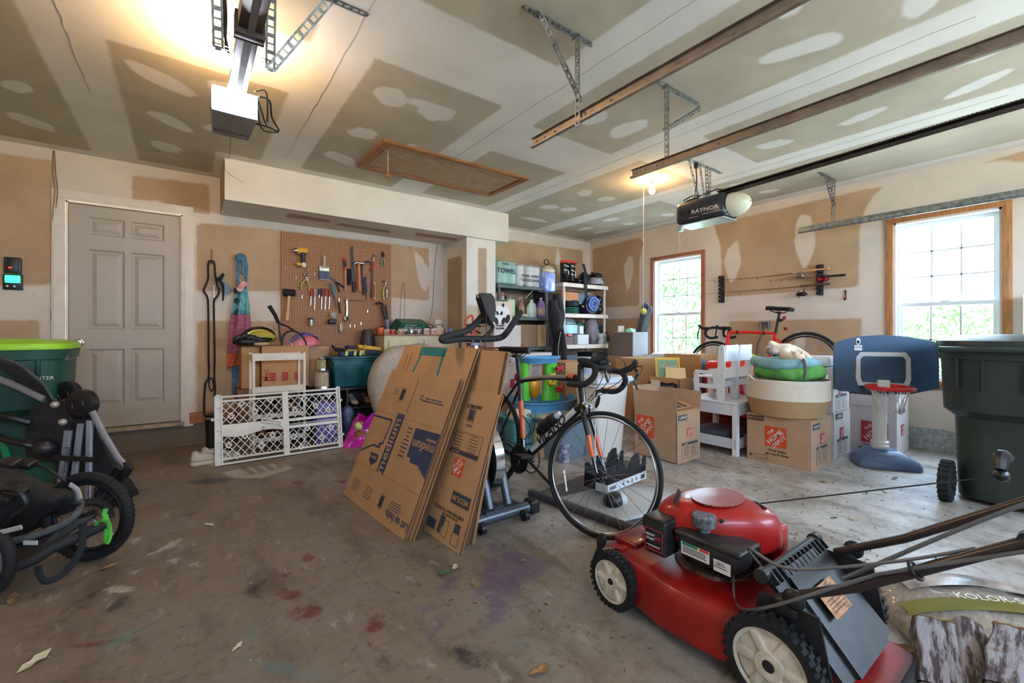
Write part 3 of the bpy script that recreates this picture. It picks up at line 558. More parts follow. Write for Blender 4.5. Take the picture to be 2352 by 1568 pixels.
# ================================================================== BACK WALL: CONTROLS, LEASH, APRON, PEGBOARD
def frame_at(p,ax='back'):
  p=V(p)
  return TR(p) if ax=='back' else AX(p,(0,-1,0),(1,0,0),(0,0,1))  # right wall: local x -> -Y, local y -> +X (into wall)
def wall_thing(name,label,cat,px,py,off=0.01,group=None):p=PY(px,py,WB-off);return thing(name,label,cat,p,group=group)
t=wall_thing('wall_control','dark garage door button plate with a red light','switch',31,610,.0);F=LF(t)
b=MB(F);b.box((0,-.012,0),(.1,.024,.135),bev=.008);b.box((0,-.026,0),(.062,.01,.12),bev=.006);b.build('plate',mat('charcoal_plastic',(48,46,46),.4),t)
b=MB(F);b.box((-.012,-.034,-.02),(.02,.008,.01),bev=.002);b.build('indicator',mat('red_glow',(230,40,30),.3,emis=1.2),t)
t=wall_thing('wall_control','black wall switch with a glowing green button','switch',31,648,.0);F=LF(t)
b=MB(F);b.box((0,-.01,0),(.112,.02,.128),bev=.004);b.build('plate',BLK,t)
b=MB(F);b.box((0,-.024,.024),(.088,.012,.062),bev=.006);b.build('button',mat('green_glow',(40,225,120),.3,emis=1.1),t)
b=MB(F);[b.cyl((x,-.02,-.035),(x,-.026,-.035),.008,n=10) for x in(-.03,.01)];b.build('led',mat('white_dot',(220,225,220),.4),t)
b=MB()
for off,a in[(0,.010),(6,.004)]:b.bez([PY(122+off*.5,346,WB-.006),PY(122+off,400,WB-.01),PY(126+off,440,WB-.03),PY(119+off,520,WB-.012),PY(122+off,590,WB-.01),PY(128,660,WB-.012),PY(118+off,720,WB-.01),PY(126,790,WB-.01)],.004,6)
tag(b.build('door_wire',mat('beige_wire',(150,116,84),.7)),'thin beige wires running down the wall beside the door','wire')
b=MB();pts=[PY(902+(x-0),y,WB-.006) for x,y in[(17,745),(18,700),(22,655),(27,652),(28,700),(27,745)]];b.bez(pts,.002,5);b.bez([PY(1005,560,WB-.01),PY(998,620,WB-.01),PY(994,700,WB-.01),PY(986,745,WB-.01)],.0025,5)
tag(b.build('loose_cable',mat('brown_cable',(120,96,74),.7)),'thin loose cables tacked to the wall right of the pegboard','wire')
# dog leash on a hook
YW=WB-.04
def wp(px,py,y=YW):return PY(px,py,y)
LEA=mat('black_webbing',(24,24,26),.8,var=.2,scale=50,bump=.3);CAMO=mat('dark_teal_trim',(40,62,60),.8)
t=wall_thing('dog_leash','black webbing dog leash and harness straps hanging right of the door','leash',486,585,.03)
def strap(pts,w_=.009,n=4,y=YW,m=LEA,nm='strap',par=None,cl=False):b=MB();b.tube(smooth([wp(*p,y) if len(p)==2 else p for p in pts],5,cl),w_,6,asp=.35,up=(0,-1,0) if False else None,closed=cl);return b.build(nm,m,par or t)
strap([(486,600),(480,600),(478,615),(478,640),(470,660),(468,668),(476,682),(478,700),(479,760),(479,820),(480,850),(478,870),(472,880),(470,900),(469,930),(469,955)])
strap([(486,600),(492,603),(494,630),(499,655),(503,665),(500,678),(492,690),(491,710),(492,760),(493,820),(492,860),(494,895),(492,910)],y=YW-.01)
strap([(479,870),(486,868),(491,885),(486,898),(480,885),(482,868),(490,872)],.006)
b=MB();b.tube([wp(491,655),wp(491,690)],.006,8);b.torus((0,0,0),.012,.003,M=TR(wp(491,712),(90,0,0)));b.build('snap_clasp',CHR,t)
b=MB();b.tube([PY(486,572,WB-.002),PY(486,605,WB-.002)],.007,6);b.bez([PY(486,598,WB-.01),PY(486,606,WB-.045),PY(486,598,WB-.055)],.005,6);tag(b.build('wall_hook',mat('old_brass_hook',(96,78,62),.4,.8)),'small metal wall hook carrying the black dog leash','hook')
t=thing('waste_bag_pouch','black bow-shaped dog waste bag pouch clipped to the leash','pouch',wp(510,650))
b=MB();Y3=YW-.03;b.bez([wp(494,640,Y3),wp(505,640,Y3),wp(513,628,Y3)],[.012,.02,.012],8);b.bez([wp(500,640,Y3),wp(512,655,Y3),wp(512,690,Y3)],[.01,.012,.007],8);b.build('strap',LEA,t)
b=MB();b.prism([wp(505,640,Y3),wp(520,650,Y3),wp(533,664,Y3),(wp(526,670,Y3)),(wp(516,678,Y3)),wp(508,655,Y3)],(0,.02,0));b.build('bag',mat('black_film_bag',(30,30,32),.25),t)
# apron
APT=mat('apron_teal',(106,164,158),.85,var=.25,scale=22,col2=(60,104,130));APP=mat('apron_pink',(206,120,128),.85,col2=(120,66,96),scale=34,stretch=(.6,1,3));APO=mat('apron_orange',(220,120,72),.85,col2=(196,82,56),scale=20);APB=mat('apron_strap_blue',(74,116,140),.85,var=.2,scale=20)
t=wall_thing('apron','patterned teal, pink and orange apron hanging on the wall by its neck strap','apron',555,585,.05)
rows_=[(655,546,566),(690,536,571),(722,530,574),(760,526,577),(800,522,580),(822,521,578),(846,521,562)]
def apron_seg(ya,yb,name,m,lowcut=0):
  ys=[r[0] for r in rows_]
  def fn(u,v):
    y=ya+(yb-ya)*v;l=np.interp(y,ys,[r[1] for r in rows_]);r=np.interp(y,ys,[r[2] for r in rows_]);dep=.05+.018*math.sin(u*14+y*.02)+.03*math.sin(math.pi*u);return PY(l+(r-l)*u,y+(-20*u*v*lowcut),WB-dep)
  b=MB();b.grid(fn,24,14);b.build(name,m,t,solid=.004)
apron_seg(650,722,'bib',APT);apron_seg(722,812,'skirt',APP);apron_seg(812,846,'hem',APO,.6)
b=MB();b.tube(smooth([PY(547,655,WB-.06),PY(546,610,WB-.06),PY(551,588,WB-.05),PY(558,588,WB-.05),PY(566,610,WB-.06),PY(563,650,WB-.06)],5),.014,6,asp=.4);b.ell(PY(553,592,WB-.05),(.05,.025,.05));b.bez([PY(556,590,WB-.06),PY(558,610,WB-.07),PY(556,628,WB-.06)],.016,8);b.build('neck_strap',APB,t,wild=.008,wscale=30)
b=MB();b.tube([PY(538,836,WB-.03),PY(539,870,WB-.03),PY(538,905,WB-.03)],.022,6,asp=.2,up=(1,0,0));b.tube([PY(547,836,WB-.025),PY(548,874,WB-.025)],.018,6,asp=.2,up=(1,0,0));b.tube([PY(565,820,WB-.03),PY(567,850,WB-.03),PY(567,890,WB-.03)],.024,6,asp=.2,up=(1,0,0));b.build('waist_tie',APB,t)
b=MB();[b.ell(PY(px,py,WB-.12),(.03,.008,.028),n=10) for px,py in[(554,658),(560,652),(551,664)]];b.build('flower_print',mat('flower_coral',(214,92,100),.8,col2=(236,206,190),scale=60),t)
b=MB();[b.ell(PY(541+3*math.sin(i),py,WB-.09),(.02,.008,.03),n=10) for i,py in enumerate((668,690,716))];b.build('dark_print',mat('dark_teal_print',(30,52,54),.85),t)
# pegboard
def pegmat():
  N=NT('pegboard');sep=N.n('SeparateXYZ');N.t.links.new(N.geo.outputs['Position'],sep.inputs[0])
  def fr(s_):return N.math('SUBTRACT',N.math('FRACT',N.math('DIVIDE',s_,.0272)),.5)
  a=fr(sep.outputs[0]);c=fr(sep.outputs[2]);d=N.math('SQRT',N.math('ADD',N.math('MULTIPLY',a,a),N.math('MULTIPLY',c,c)))
  f=N.step(d,.14,.2);base=N.mix(N.noise(30,4),(176,128,90),(158,112,78));return N.out(N.mix(f,(52,34,22),base),.7)
t=tag(MB().bx(.832,2.077,WB-.022,WB-.001,.80,2.22).build('pegboard',pegmat(),smooth=False),'brown hardboard pegboard covered in hanging hand tools','pegboard')
YP=WB-.022
def c4(x,y,off=.02):return PY(620+x/4.355,500+y/4.355,YP-off)
def tool(name,label,cat,x,y,group=None):return thing(name,label,cat,c4(x,y,0),group=group)
def hook(x,y,lab,L=.035):
  b=MB();p=c4(x,y,0);b.bez([p,p+V((0,-L,0)),p+V((0,-L-.004,.014))],.0025,6);b.box(p+V((0,-.003,-.008)),(.006,.004,.03));return tag(b.build('peg_hook',CHR),lab,'hook')
HK=mat('steel_tool',(196,196,198),.25,1);DS=mat('dark_tool',(40,38,38),.45);YEL=mat('tool_yellow',(226,172,52),.45);REDP=mat('tool_red',(186,34,38),.35);TEA=mat('tool_teal',(40,132,138),.4);OLI=mat('olive_grip',(176,170,84),.5);NVB=mat('tool_navy',(52,62,96),.5)
BEE=woodmat('beech_handle',(214,170,118),(188,140,88),axis=(12,12,1));ORW=woodmat('orange_handle',(198,130,78),(170,98,54),axis=(12,12,1))
tl=tool('power_drill','yellow and black cordless drill driver at the top left of the pegboard','drill',310,400)
b=MB();b.cyl(c4(272,330,.05),c4(370,332,.05),.034);b.box(c4(330,325,.05),(.09,.06,.055),bev=.012);b.build('motor_body',YEL,tl)
b=MB();b.cyl(c4(236,328,.05),c4(252,328,.05),.016);b.cyl(c4(252,328,.05),c4(280,328,.05),.024,.030);b.build('chuck',HK,tl)
b=MB();b.bez([c4(330,350,.05),c4(332,400,.05),c4(338,460,.05)],[.03,.024,.026],10);b.build('handle',DS,tl)
b=MB();b.box(c4(312,468,.05),(.10,.06,.03),bev=.008);b.build('battery_base',YEL,tl);b=MB();b.box(c4(340,470,.085),(.035,.01,.05));b.build('battery_contact',mat('label_white',(222,220,214),.5),tl)
tl=tool('paint_brush','wide paint brush with navy bristles and a pale handle on the pegboard','brush',543,500)
b=MB();b.bez([c4(543,380),c4(543,410),c4(543,450),c4(543,495)],[.014,.017,.012,.024],10);b.build('handle',mat('grey_birch',(188,180,168),.5),tl)
b=MB();b.box(c4(543,510),(.11,.026,.06),bev=.004);b.build('ferrule',mat('brass_ferrule',(190,184,160),.35,.8),tl);b=MB();b.box(c4(543,568),(.112,.022,.11),rot=(180,0,0),bev=.003);b.build('bristles',mat('navy_bristle',(70,84,120),.9,col2=(110,116,140),scale=60,stretch=(1,1,.05)),tl);b=MB();b.box(c4(543,610),(.112,.02,.03),bev=.003);b.build('bristle_tips',mat('pale_bristle',(196,186,164),.9),tl)
tl=tool('slip_joint_pliers','olive-handled slip joint pliers hanging above the red screwdrivers','pliers',365,640)
b=MB();b.bez([c4(352,580),c4(350,558),c4(362,556)],.007);b.bez([c4(380,580),c4(382,565),c4(372,556)],.007);b.bez([c4(350,575),c4(366,600),c4(375,640)],.011,8);b.ell(c4(366,600),(.018,.01,.022));b.build('jaw',HK,tl)
b=MB();b.bez([c4(360,615),c4(325,650),c4(312,685),c4(316,722)],.010,8);b.build('left_grip',OLI,tl);b=MB();b.bez([c4(372,620),c4(390,665),c4(396,700),c4(388,730)],.010,8);b.build('right_grip',OLI,tl)
tl=tool('rubber_mallet','black rubber mallet with a beech handle at the left of the pegboard','mallet',190,850)
b=MB();b.tube([c4(130,745,.05),c4(140,745,.05),c4(246,750,.05),c4(254,750,.05)],[.028,.038,.038,.03],16);b.build('head',RUB,tl);b=MB();b.tube([c4(192,770,.05),c4(180,900,.05),c4(170,1028,.05)],[.016,.017,.021],10,asp=.8);b.build('handle',BEE,tl)
for i,(x,y0,y1,ye,m,r_,lab) in enumerate([(412,705,785,880,REDP,.014,'red-handled screwdriver, leftmost of the screwdriver row'),(451,712,790,920,mat('clear_handle',(176,168,152),.2),.014,'clear-handled screwdriver, second in the row, with a long shaft'),
    (497,712,770,800,NVB,.012,'short navy-handled screwdriver beside the purple one'),(520,706,790,915,mat('purple_handle',(92,44,60),.35),.012,'dark plum-handled screwdriver in the middle of the screwdriver row'),
    (557,706,785,920,REDP,.013,'red-handled screwdriver with the longest shaft in the row'),(598,712,790,915,REDP,.013,'red-handled screwdriver next to the teal-handled one')]):
  tl=tool('screwdriver',lab,'screwdriver',x,y0,'screwdrivers on the pegboard');b=MB();b.tube([c4(x,y0),c4(x,y0+12),c4(x-1,y1-18),c4(x-1,y1)],[r_*.8,r_,r_*.85,r_*.6],8);b.build('handle',m,tl);b=MB();b.cyl(c4(x-1,y1),c4(x-6,ye),.0045,n=6);b.build('shaft',HK,tl)
tl=tool('putty_chisel','teal-handled scraper hanging right of the screwdrivers','scraper',625,660);b=MB();b.tube([c4(612,655),c4(622,690),c4(640,770)],[.014,.019,.014],8);b.build('handle',TEA,tl);b=MB();b.tube([c4(640,770),c4(662,900)],[.006,.003],6);b.build('blade',DS,tl)
tl=tool('folded_pruner','slanting black-handled pliers hanging above the teal scraper','pliers',650,620);b=MB();b.bez([c4(622,590),c4(640,612),c4(665,640)],[.008,.014,.012],8);b.build('jaw',HK,tl);b=MB();b.bez([c4(662,640),c4(700,665),c4(735,690),c4(762,702)],.009,8);b.bez([c4(655,640),c4(680,690),c4(698,745)],.009,8);b.build('grip',DS,tl)
tl=tool('knife_tool','small black and steel utility tool hanging left of the big wrench','knife',697,850);b=MB();b.tube([c4(692,800),c4(690,850),c4(700,900)],[.005,.007,.006],6);b.build('blade',HK,tl);b=MB();b.bez([c4(690,840),c4(698,900),c4(706,955)],.011,8);b.build('handle',DS,tl)
tl=tool('adjustable_wrench','large shiny steel adjustable wrench hanging on the pegboard','wrench',770,900)
b=MB();b.tube([c4(770,825),c4(772,900),c4(770,985)],[.011,.010,.013],8,asp=.5);b.torus((0,0,0),.013,.006,M=TR(c4(770,822),(90,0,0)),n=16);b.build('handle',HK,tl);b=MB();b.bez([c4(770,985),c4(752,1000),c4(750,1025),c4(762,1032)],[.014,.014,.012,.006],8);b.bez([c4(772,985),c4(792,1000),c4(796,1020),c4(786,1030)],[.014,.014,.012,.006],8);b.build('jaw',HK,tl)
tl=tool('hacksaw','hacksaw with a navy frame arching over the claw hammer, blade hanging right','saw',960,450);b=MB();b.bez([c4(930,680),c4(922,560),c4(926,470),c4(975,436),c4(1015,470),c4(1025,560),c4(1018,700),c4(1010,800)],.008,8);b.build('frame',NVB,tl);b=MB();b.bez([c4(928,690),c4(940,740),c4(935,770)],.012);b.build('handle',DS,tl)
tl=tool('claw_hammer','claw hammer with a worn orange wooden handle in the centre of the pegboard','hammer',890,560)
b=MB();b.bez([c4(842,470,.05),c4(855,452,.05),c4(880,450,.05),c4(930,456,.05)],[.006,.012,.02,.018],10);b.ell(c4(936,457,.05),(.014,.02,.02));b.build('head',HK,tl);b=MB();b.tube([c4(889,460,.05),c4(893,560,.05),c4(898,732,.05)],[.017,.019,.024],10,asp=.75);b.build('handle',ORW,tl)
tl=tool('hand_saw','long dark narrow saw blade hanging left of the hammer','saw',825,400);b=MB();b.prism([c4(812,285),c4(830,280),c4(840,480),c4(850,640),c4(820,640),c4(815,450)],(0,.004,0));b.build('blade',DS,tl);b=MB();b.bez([c4(838,640),c4(840,700),c4(838,745)],.018,8);b.build('handle',DS,tl)
tl=tool('wire_brush','black wire brush with a wooden back beside the red-handled file','brush',780,590);b=MB();b.box(c4(755,610),(.022,.02,.30));b.build('back',ORW,tl);b=MB();b.box(c4(787,590),(.05,.03,.19),bev=.003);b.build('bristles',mat('black_bristle',(24,24,24),.95,bump=.6,bscale=90),tl)
tl=tool('file_tool','red and black handled file hanging top left of the saw','file',750,450);b=MB();b.tube([c4(748,402),c4(750,420),c4(752,500),c4(750,520)],[.013,.017,.013,.016],8);b.build('handle',REDP,tl);b=MB();b.tube([c4(750,432,.024),c4(752,492,.024)],.0165,8);b.build('grip',DS,tl)
tl=tool('channel_pliers','red-handled pliers hanging from the hacksaw frame','pliers',1030,420);b=MB();b.bez([c4(1036,365),c4(1045,395),c4(1030,440)],[.004,.02,.018],8);b.build('jaw',HK,tl);b=MB();b.bez([c4(1030,445),c4(1020,490),c4(1000,530)],.010,8);b.bez([c4(1036,445),c4(1034,480),c4(1020,510)],.010,8);b.build('grip',REDP,tl)
tl=tool('needle_pliers','small needle-nose pliers at the top right of the pegboard','pliers',1132,400);b=MB();b.bez([c4(1126,338),c4(1132,370),c4(1132,395)],[.008,.018,.012],8);b.build('jaw',DS,tl);b=MB();b.bez([c4(1132,400),c4(1120,440),c4(1122,490)],.009,8);b.bez([c4(1136,400),c4(1148,440),c4(1140,485)],.009,8);b.build('grip',mat('grey_grip',(150,148,146),.4,.4),tl)
tl=tool('long_nose_pliers','navy-handled pliers hanging just right of the hammer handle','pliers',958,660);b=MB();b.tube([c4(960,590),c4(948,630),c4(960,700),c4(968,740)],[.010,.016,.016,.010],8);b.build('grip',NVB,tl);b=MB();b.tube([c4(964,730),c4(968,825)],[.008,.003],6);b.build('jaw',DS,tl)
tl=tool('spirit_level','short orange torpedo spirit level hanging upright on the pegboard','level',1043,730);b=MB();b.box(c4(1043,732),(.032,.02,.22),bev=.002);b.build('body',mat('level_orange',(224,150,40),.4),tl);b=MB();b.box(c4(1043,730,.032),(.014,.004,.16));b.build('scale_slot',DS,tl)
tl=tool('locking_pliers','locking pliers with one lime handle at the right edge of the pegboard','pliers',1140,700);b=MB();b.bez([c4(1130,640),c4(1142,628),c4(1158,650),c4(1150,690)],.010,8);b.bez([c4(1152,680),c4(1172,730),c4(1168,800)],.008,8);b.build('jaw',HK,tl);b=MB();b.tube([c4(1140,690),c4(1132,760),c4(1140,825)],.012,8);b.build('grip',mat('lime_grip',(186,192,78),.5),tl)
tl=tool('caulking_gun','black caulking gun with a grey-blue tube leaning at the pegboard corner','caulking gun',1150,900);b=MB();b.bez([c4(1062,868,.05),c4(1090,848,.05),c4(1130,860,.05)],.012,8);b.tube([c4(1125,860,.05),c4(1150,960,.06),c4(1165,1020,.07)],[.016,.03,.022],8);b.tube([c4(1160,870,.05),c4(1178,1020,.07)],.007,6);b.build('frame',DS,tl)
b=MB();b.tube([c4(1172,1022,.09),c4(1178,1150,.12)],[.034,.022],10);b.build('tube',mat('grey_blue_tube',(104,118,146),.4),tl)
tl=tool('wire_spool','small clear jar hanging low on the left of the pegboard','jar',410,1040);b=MB();b.cyl(c4(410,1012,.04),c4(410,1080,.04),.026);b.build('jar_body',mat('cloudy_jar',(150,146,142),.15,.3),tl);b=MB();b.cyl(c4(410,1003,.04),c4(410,1018,.04),.03);b.build('lid',DS,tl)
tl=tool('parts_cup','black peg cup holding a crumpled clear bag','cup',625,1030);b=MB();b.box(c4(622,1038,.05),(.09,.07,.055),bev=.012);b.build('cup',DS,tl);b=MB();b.ell(c4(635,980,.05),(.035,.025,.04));b.build('crumpled_bag',filmmat('crumpled_film',(200,196,190),.6),tl,wild=.02,wscale=40)
tl=tool('folding_pliers','small steel folding multi-tool hanging near the bottom of the pegboard','pliers',712,1100);b=MB();b.bez([c4(712,1050),c4(704,1110),c4(712,1155)],[.004,.012,.010],8);b.bez([c4(712,1060),c4(724,1100),c4(716,1150)],[.004,.010,.008],8);b.build('body',HK,tl)
b=MB();b.tube([c4(737,800,.0),c4(737,822,.03),c4(940,828,.03),c4(940,806,.0)],.0025,6);[b.tube([c4(x,828,.03),c4(x,822,.045)],.002,5) for x in range(760,940,24)];tag(b.build('peg_rail',CHR),'wire tool rack rail holding the big wrench','rack')
for n_,(x,y) in enumerate([(432,262),(156,492),(260,598),(446,560),(320,788),(795,330),(903,345),(940,290),(976,928),(802,1072),(848,1075),(910,1050)]):
  hook(x,y,['bare peg hook at the top of the pegboard right of the drill','bare peg hook at the far left edge of the pegboard','bare peg hook left of the olive pliers','bare peg hooks left of the paint brush','bare peg hook right of the mallet head','bare peg hook left of the saw tip','bare peg hook above the hammer head','bare peg hook highest above the hammer','bare peg hook below the wire rail','bare peg hook right of the wrench jaw, left of three','bare peg hook, middle of three at lower right','bare peg hook, rightmost of three at lower right'][n_])
# ================================================================== CARTONS
def face(x0,x1,y0,y1,z0,z1,side):
  e=.0012
  if side=='front':return AX((x0,y0-e,z0),(1,0,0),(0,0,1)),x1-x0,z1-z0
  if side=='left':return AX((x0-e,y1,z0),(0,-1,0),(0,0,1)),y1-y0,z1-z0
  if side=='right':return AX((x1+e,y0,z0),(0,1,0),(0,0,1)),y1-y0,z1-z0
  return AX((x0,y0,z1+e),(1,0,0),(0,1,0)),x1-x0,y1-y0
def ink(F,items,par):
  """items: (kind, ..., material) in the face's own metres; one printed part per ink"""
  by={}
  for it in items:
    m=it[-1];b=by.setdefault(m.name,(MB(F@TR((0,0,.0004*len(by)+(.002 if m in(INKW,CARD) or m.name=='grey_white_card' else 0)))),m))[0];k=it[0]
    if k=='t':b.text(it[1],it[2],TR((it[3],it[4],.0006),(0,0,it[5])),sx=it[6],bold=it[2]*.012)
    elif k=='r':b.box((it[1],it[2],0),(it[3],it[4],.001),rot=(0,0,it[5]))
    elif k=='o':  # outline
      _,cx,cy,w_,h_,t_,_m=it
      for a in[(cx,cy-h_/2,w_,t_),(cx,cy+h_/2,w_,t_),(cx-w_/2,cy,t_,h_),(cx+w_/2,cy,t_,h_)]:b.box((a[0],a[1],0),(a[2],a[3],.001))
    elif k=='p':b.prism(it[1],.0008)
  out=[]
  for n_,(b,m) in by.items():out.append(b.build('printed_'+n_.split('.')[0],m,par,smooth=False))
  return out
def hd(cx,cy,s,ro=0,m=None):
  m=m or INKO;a=math.radians(ro);r2=lambda x,y:(cx+x*math.cos(a)-y*math.sin(a),cy+x*math.sin(a)+y*math.cos(a));L=[('r',cx,cy,s,s,ro,m)]
  for tx,k,x,y in[('THE',.2,-.22,.22),('HOME',.33,-.02,.0),('DEPOT',.25,.17,-.2)]:
    p=r2(x*s,y*s);L.append(('t',tx,s*k,p[0],p[1],45+ro,1.0,INKW))
  return L
def checks(cx,cy,w_,h_,ro=0):
  L=[('r',cx,cy+h_*.42,w_,h_*.13,0,INKG),('t','PLACE IN:',h_*.09,cx-w_*.25,cy+h_*.42,0,1,INKW),('o',cx,cy,w_,h_,.002,INKG)]
  for i in range(6):
    for s_ in(-1,1):L.append(('r',cx+s_*w_*.22,cy+h_*(.28-.12*i),w_*.3,.004,0,INKG))
  return L
def bars(cx,cy,w_,h_):return[('o',cx,cy,w_*1.25,h_*1.25,.003,INKG)]+[('r',cx-w_/2+w_*(i+.5)/13,cy,w_/13*(.3+.5*((i*7)%3)/2),h_,0,INKG) for i in range(13)]
def carton(label,x0,x1,y0,y1,z0,z1,m=CARD,prints={},name='cardboard_box',group=None,tape=True,rz=0):
  t=thing(name,label,'box',((x0+x1)/2,(y0+y1)/2,z0),rz,group);F=LF(t)@TR((-(x0+x1)/2,-(y0+y1)/2,-z0))
  b=MB(F);g=.003;b.bx(x0,x1,y0,y1,z0,z1,bev=.002)
  bd=b.build('body',m,t,smooth=False)
  if tape:b=MB(F);ym=(y0+y1)/2;b.bx(x0+.002,x1-.002,ym-.025,ym+.025,z1,z1+.0012);b.build('packing_tape',mat('clear_tape',(196,166,134),.25),t,smooth=False)
  for s_,it in prints.items():
    Fc,a,c=face(x0,x1,y0,y1,z0,z1,s_);ink(F@Fc,it(a,c),bd)
  return t
# ================================================================== BACK-LEFT CORNER
YR=4.72
WPL=mat('white_painted_wood',(226,216,200),.45,var=.02)
t=thing('shoe_rack','white open rack with slim posts standing behind the baby gate','rack',(.715,4.86,0))
for x in(.49,.925):
  for y in(YR,4.98):MB().bx(x,x+.022,y,y+.022,0,.915).build('leg',WPL,t,smooth=False)
b=MB();b.bx(.494,.943,YR+.003,YR+.014,.845,.905);b.bx(.49,.947,4.99,5.002,.845,.905);b.bx(.493,.504,YR+.01,4.99,.85,.90);b.bx(.933,.944,YR+.01,4.99,.85,.90);b.build('top_rail',WPL,t,smooth=False)
b=MB();b.bx(.505,.93,YR+.002,YR+.014,.545,.60);b.bx(.505,.93,YR+.01,4.99,.555,.565);b.build('middle_shelf',WPL,t,smooth=False)
for z in(.30,.08):b=MB();b.bx(.505,.93,YR+.002,YR+.014,z,z+.04);b.bx(.505,.93,YR+.01,4.99,z+.01,z+.02);b.build('lower_shelf',WPL,t,smooth=False)
BNC=mat('black_bench',(34,33,34),.5)
t=thing('storage_bench','low black shoe bench with open shelves carrying the paint cans and teal tote','bench',(1.5,5.05,0));b=MB()
b.bx(.97,1.80,4.82,5.32,.50,.525,bev=.002);b.build('bench_top',BNC,t,smooth=False);[MB().bx(x,x+.02,4.83,5.31,0,.5).build('side_panel',BNC,t,smooth=False) for x in(.97,1.37,1.78)]
[MB().bx(.99,1.78,4.84,5.31,z,z+.018).build('shelf',BNC,t,smooth=False) for z in(.04,.29)];MB().bx(.97,1.80,5.30,5.315,0,.5).build('back_panel',BNC,t,smooth=False)
# low wall ledge the boxes stand on
t=tag(MB().bx(.40,.96,5.03,5.36,0,.55,bev=.003).build('storage_crate',mat('brown_crate',(120,92,66),.8,var=.1)),'brown crate behind the white rack, under the cardboard boxes','crate')
def fragile(a,c):
  L=[]
  for i in range(3):
    L+=[('r',a*(.22+.26*i),c*.26,.055,.085,0,INKR),('o',a*(.22+.26*i),c*.26,.03,.035,.004,CARD)]
  return L+[('t','Mec',.07,.038,c*.30,90,1,INKR)]
carton('tan cardboard box with red printed squares, behind the top of the white rack',.60,1.035,5.0,5.36,.555,.975,CARD,{'front':fragile},tape=False)
carton('plain cardboard box at the far left under the black and yellow gear',.435,.592,5.08,5.38,.555,.97,CARD,tape=False)
carton('plain tan box with its edge showing between the helmet box and the tote',1.045,1.26,5.10,5.37,.53,.965,CARDT,tape=False)
# paint cans
def paint_can(label,x,y,z,r,h,m,grp='paint cans on the black bench'):
  t=thing('paint_can',label,'paint can',(x,y,z),group=grp);F=LF(t)
  b=MB(F);b.lathe([(0,0),(r,0),(r,.004),(r*.98,.008),(r*.98,h-.008),(r,h-.004),(r,h),(r*.9,h),(r*.88,h-.006),(0,h-.006)]);b.build('body',HK,t)
  b=MB(F);b.lathe([(r*.985,h*.12),(r*.99,h*.12),(r*.99,h*.88),(r*.985,h*.88)],a0=150,a1=300);b.build('paper_label',m,t);return t
paint_can('large gallon paint can with a pale text label, lower of the two beside the tote',1.155,4.93,.526,.083,.19,mat('cream_label',(206,186,156),.6,col2=(150,130,104),scale=45,stretch=(1,1,3)))
paint_can('small quart paint can with a blue and yellow label on top of the larger can',1.15,4.94,.717,.055,.125,mat('blue_yellow_label',(96,112,110),.6,col2=(206,190,120),scale=28))
# teal tote
TOTE=mat('teal_tote',(20,84,92),.4,var=.25,scale=9);t=thing('storage_tote','dark teal plastic storage tote full of life vests on the black bench','tote',(1.50,5.0,.526));F=LF(t)
b=MB(F);b.box((0,0,.165),(.47,.30,.33),top=(.54,.36),bev=.014);b.build('bin',TOTE,t);b=MB(F);b.box((0,0,.318),(.585,.40,.026),bev=.008);b.box((0,0,.29),(.56,.38,.012),bev=.004);b.build('rim',TOTE,t)
LV=mat('life_vest_yellow',(214,178,70),.75,var=.1);LN=mat('life_vest_navy',(44,58,92),.8,var=.2)
t=thing('life_vest','folded yellow and navy life vest lying on the teal tote','life vest',(1.57,4.98,.858));F=LF(t)
b=MB(F);b.box((-.02,-.04,.035),(.34,.15,.06),(0,4,8),bev=.025);b.box((.10,.03,.08),(.26,.13,.05),(0,8,-8),bev=.022);b.build('foam_panel',LV,t,sub=1);b=MB(F);b.box((.09,-.10,.035),(.18,.05,.055),(0,6,4),bev=.02);b.box((-.1,.05,.09),(.1,.14,.04),bev=.015);b.build('side_panel',LN,t,sub=1)
b=MB(F);b.tube([(.0,-.12,.03),(.02,-.1,.085),(.05,0,.12),(.07,.1,.1)],.012,6,asp=.3);b.build('webbing',LV,t)
t=thing('life_vest','small navy and lime life vest at the front left of the teal tote','life vest',(1.42,4.88,.858));F=LF(t);b=MB(F);b.box((0,0,.03),(.24,.10,.055),(0,-3,6),bev=.02);b.build('foam_panel',LN,t,sub=1);b=MB(F);[b.box((x,-.052,.03),(.028,.006,.05),(0,12,6)) for x in(-.05,.04,.1)];b.build('lime_stripe',mat('lime_fabric',(196,206,110),.8),t)
t=thing('strap_bundle','black strap-like sandals bundled at the left end of the teal tote','straps',(1.30,4.93,.858));F=LF(t);b=MB(F)
for i in range(5):b.bez([(-.06+i*.012,-.03+i*.015,.12-i*.015),(-.02+i*.02,-.02,.07),(.10+i*.01,-.01+i*.01,.012)],.012,8)
b.torus((.05,0,.035),.06,.01,M=TR((.06,0,.0),(70,0,20)));b.build('strap',LEA,t)
tag(MB().tube([(1.735,5.26,.93),(1.735,5.26,.99),(1.735,5.26,1.11),(1.735,5.26,1.15)],[.08,.085,.065,.05],20).build('dark_bucket',mat('charcoal_bucket',(54,50,50),.5)),'upturned charcoal bucket between the life vests and the cream cabinet','bucket')
tag(MB().bx(1.68,1.81,5.2,5.32,.526,.93,bev=.004).build('black_carton',mat('dark_carton',(44,42,42),.8)),'dark box on the bench under the upturned bucket','box')
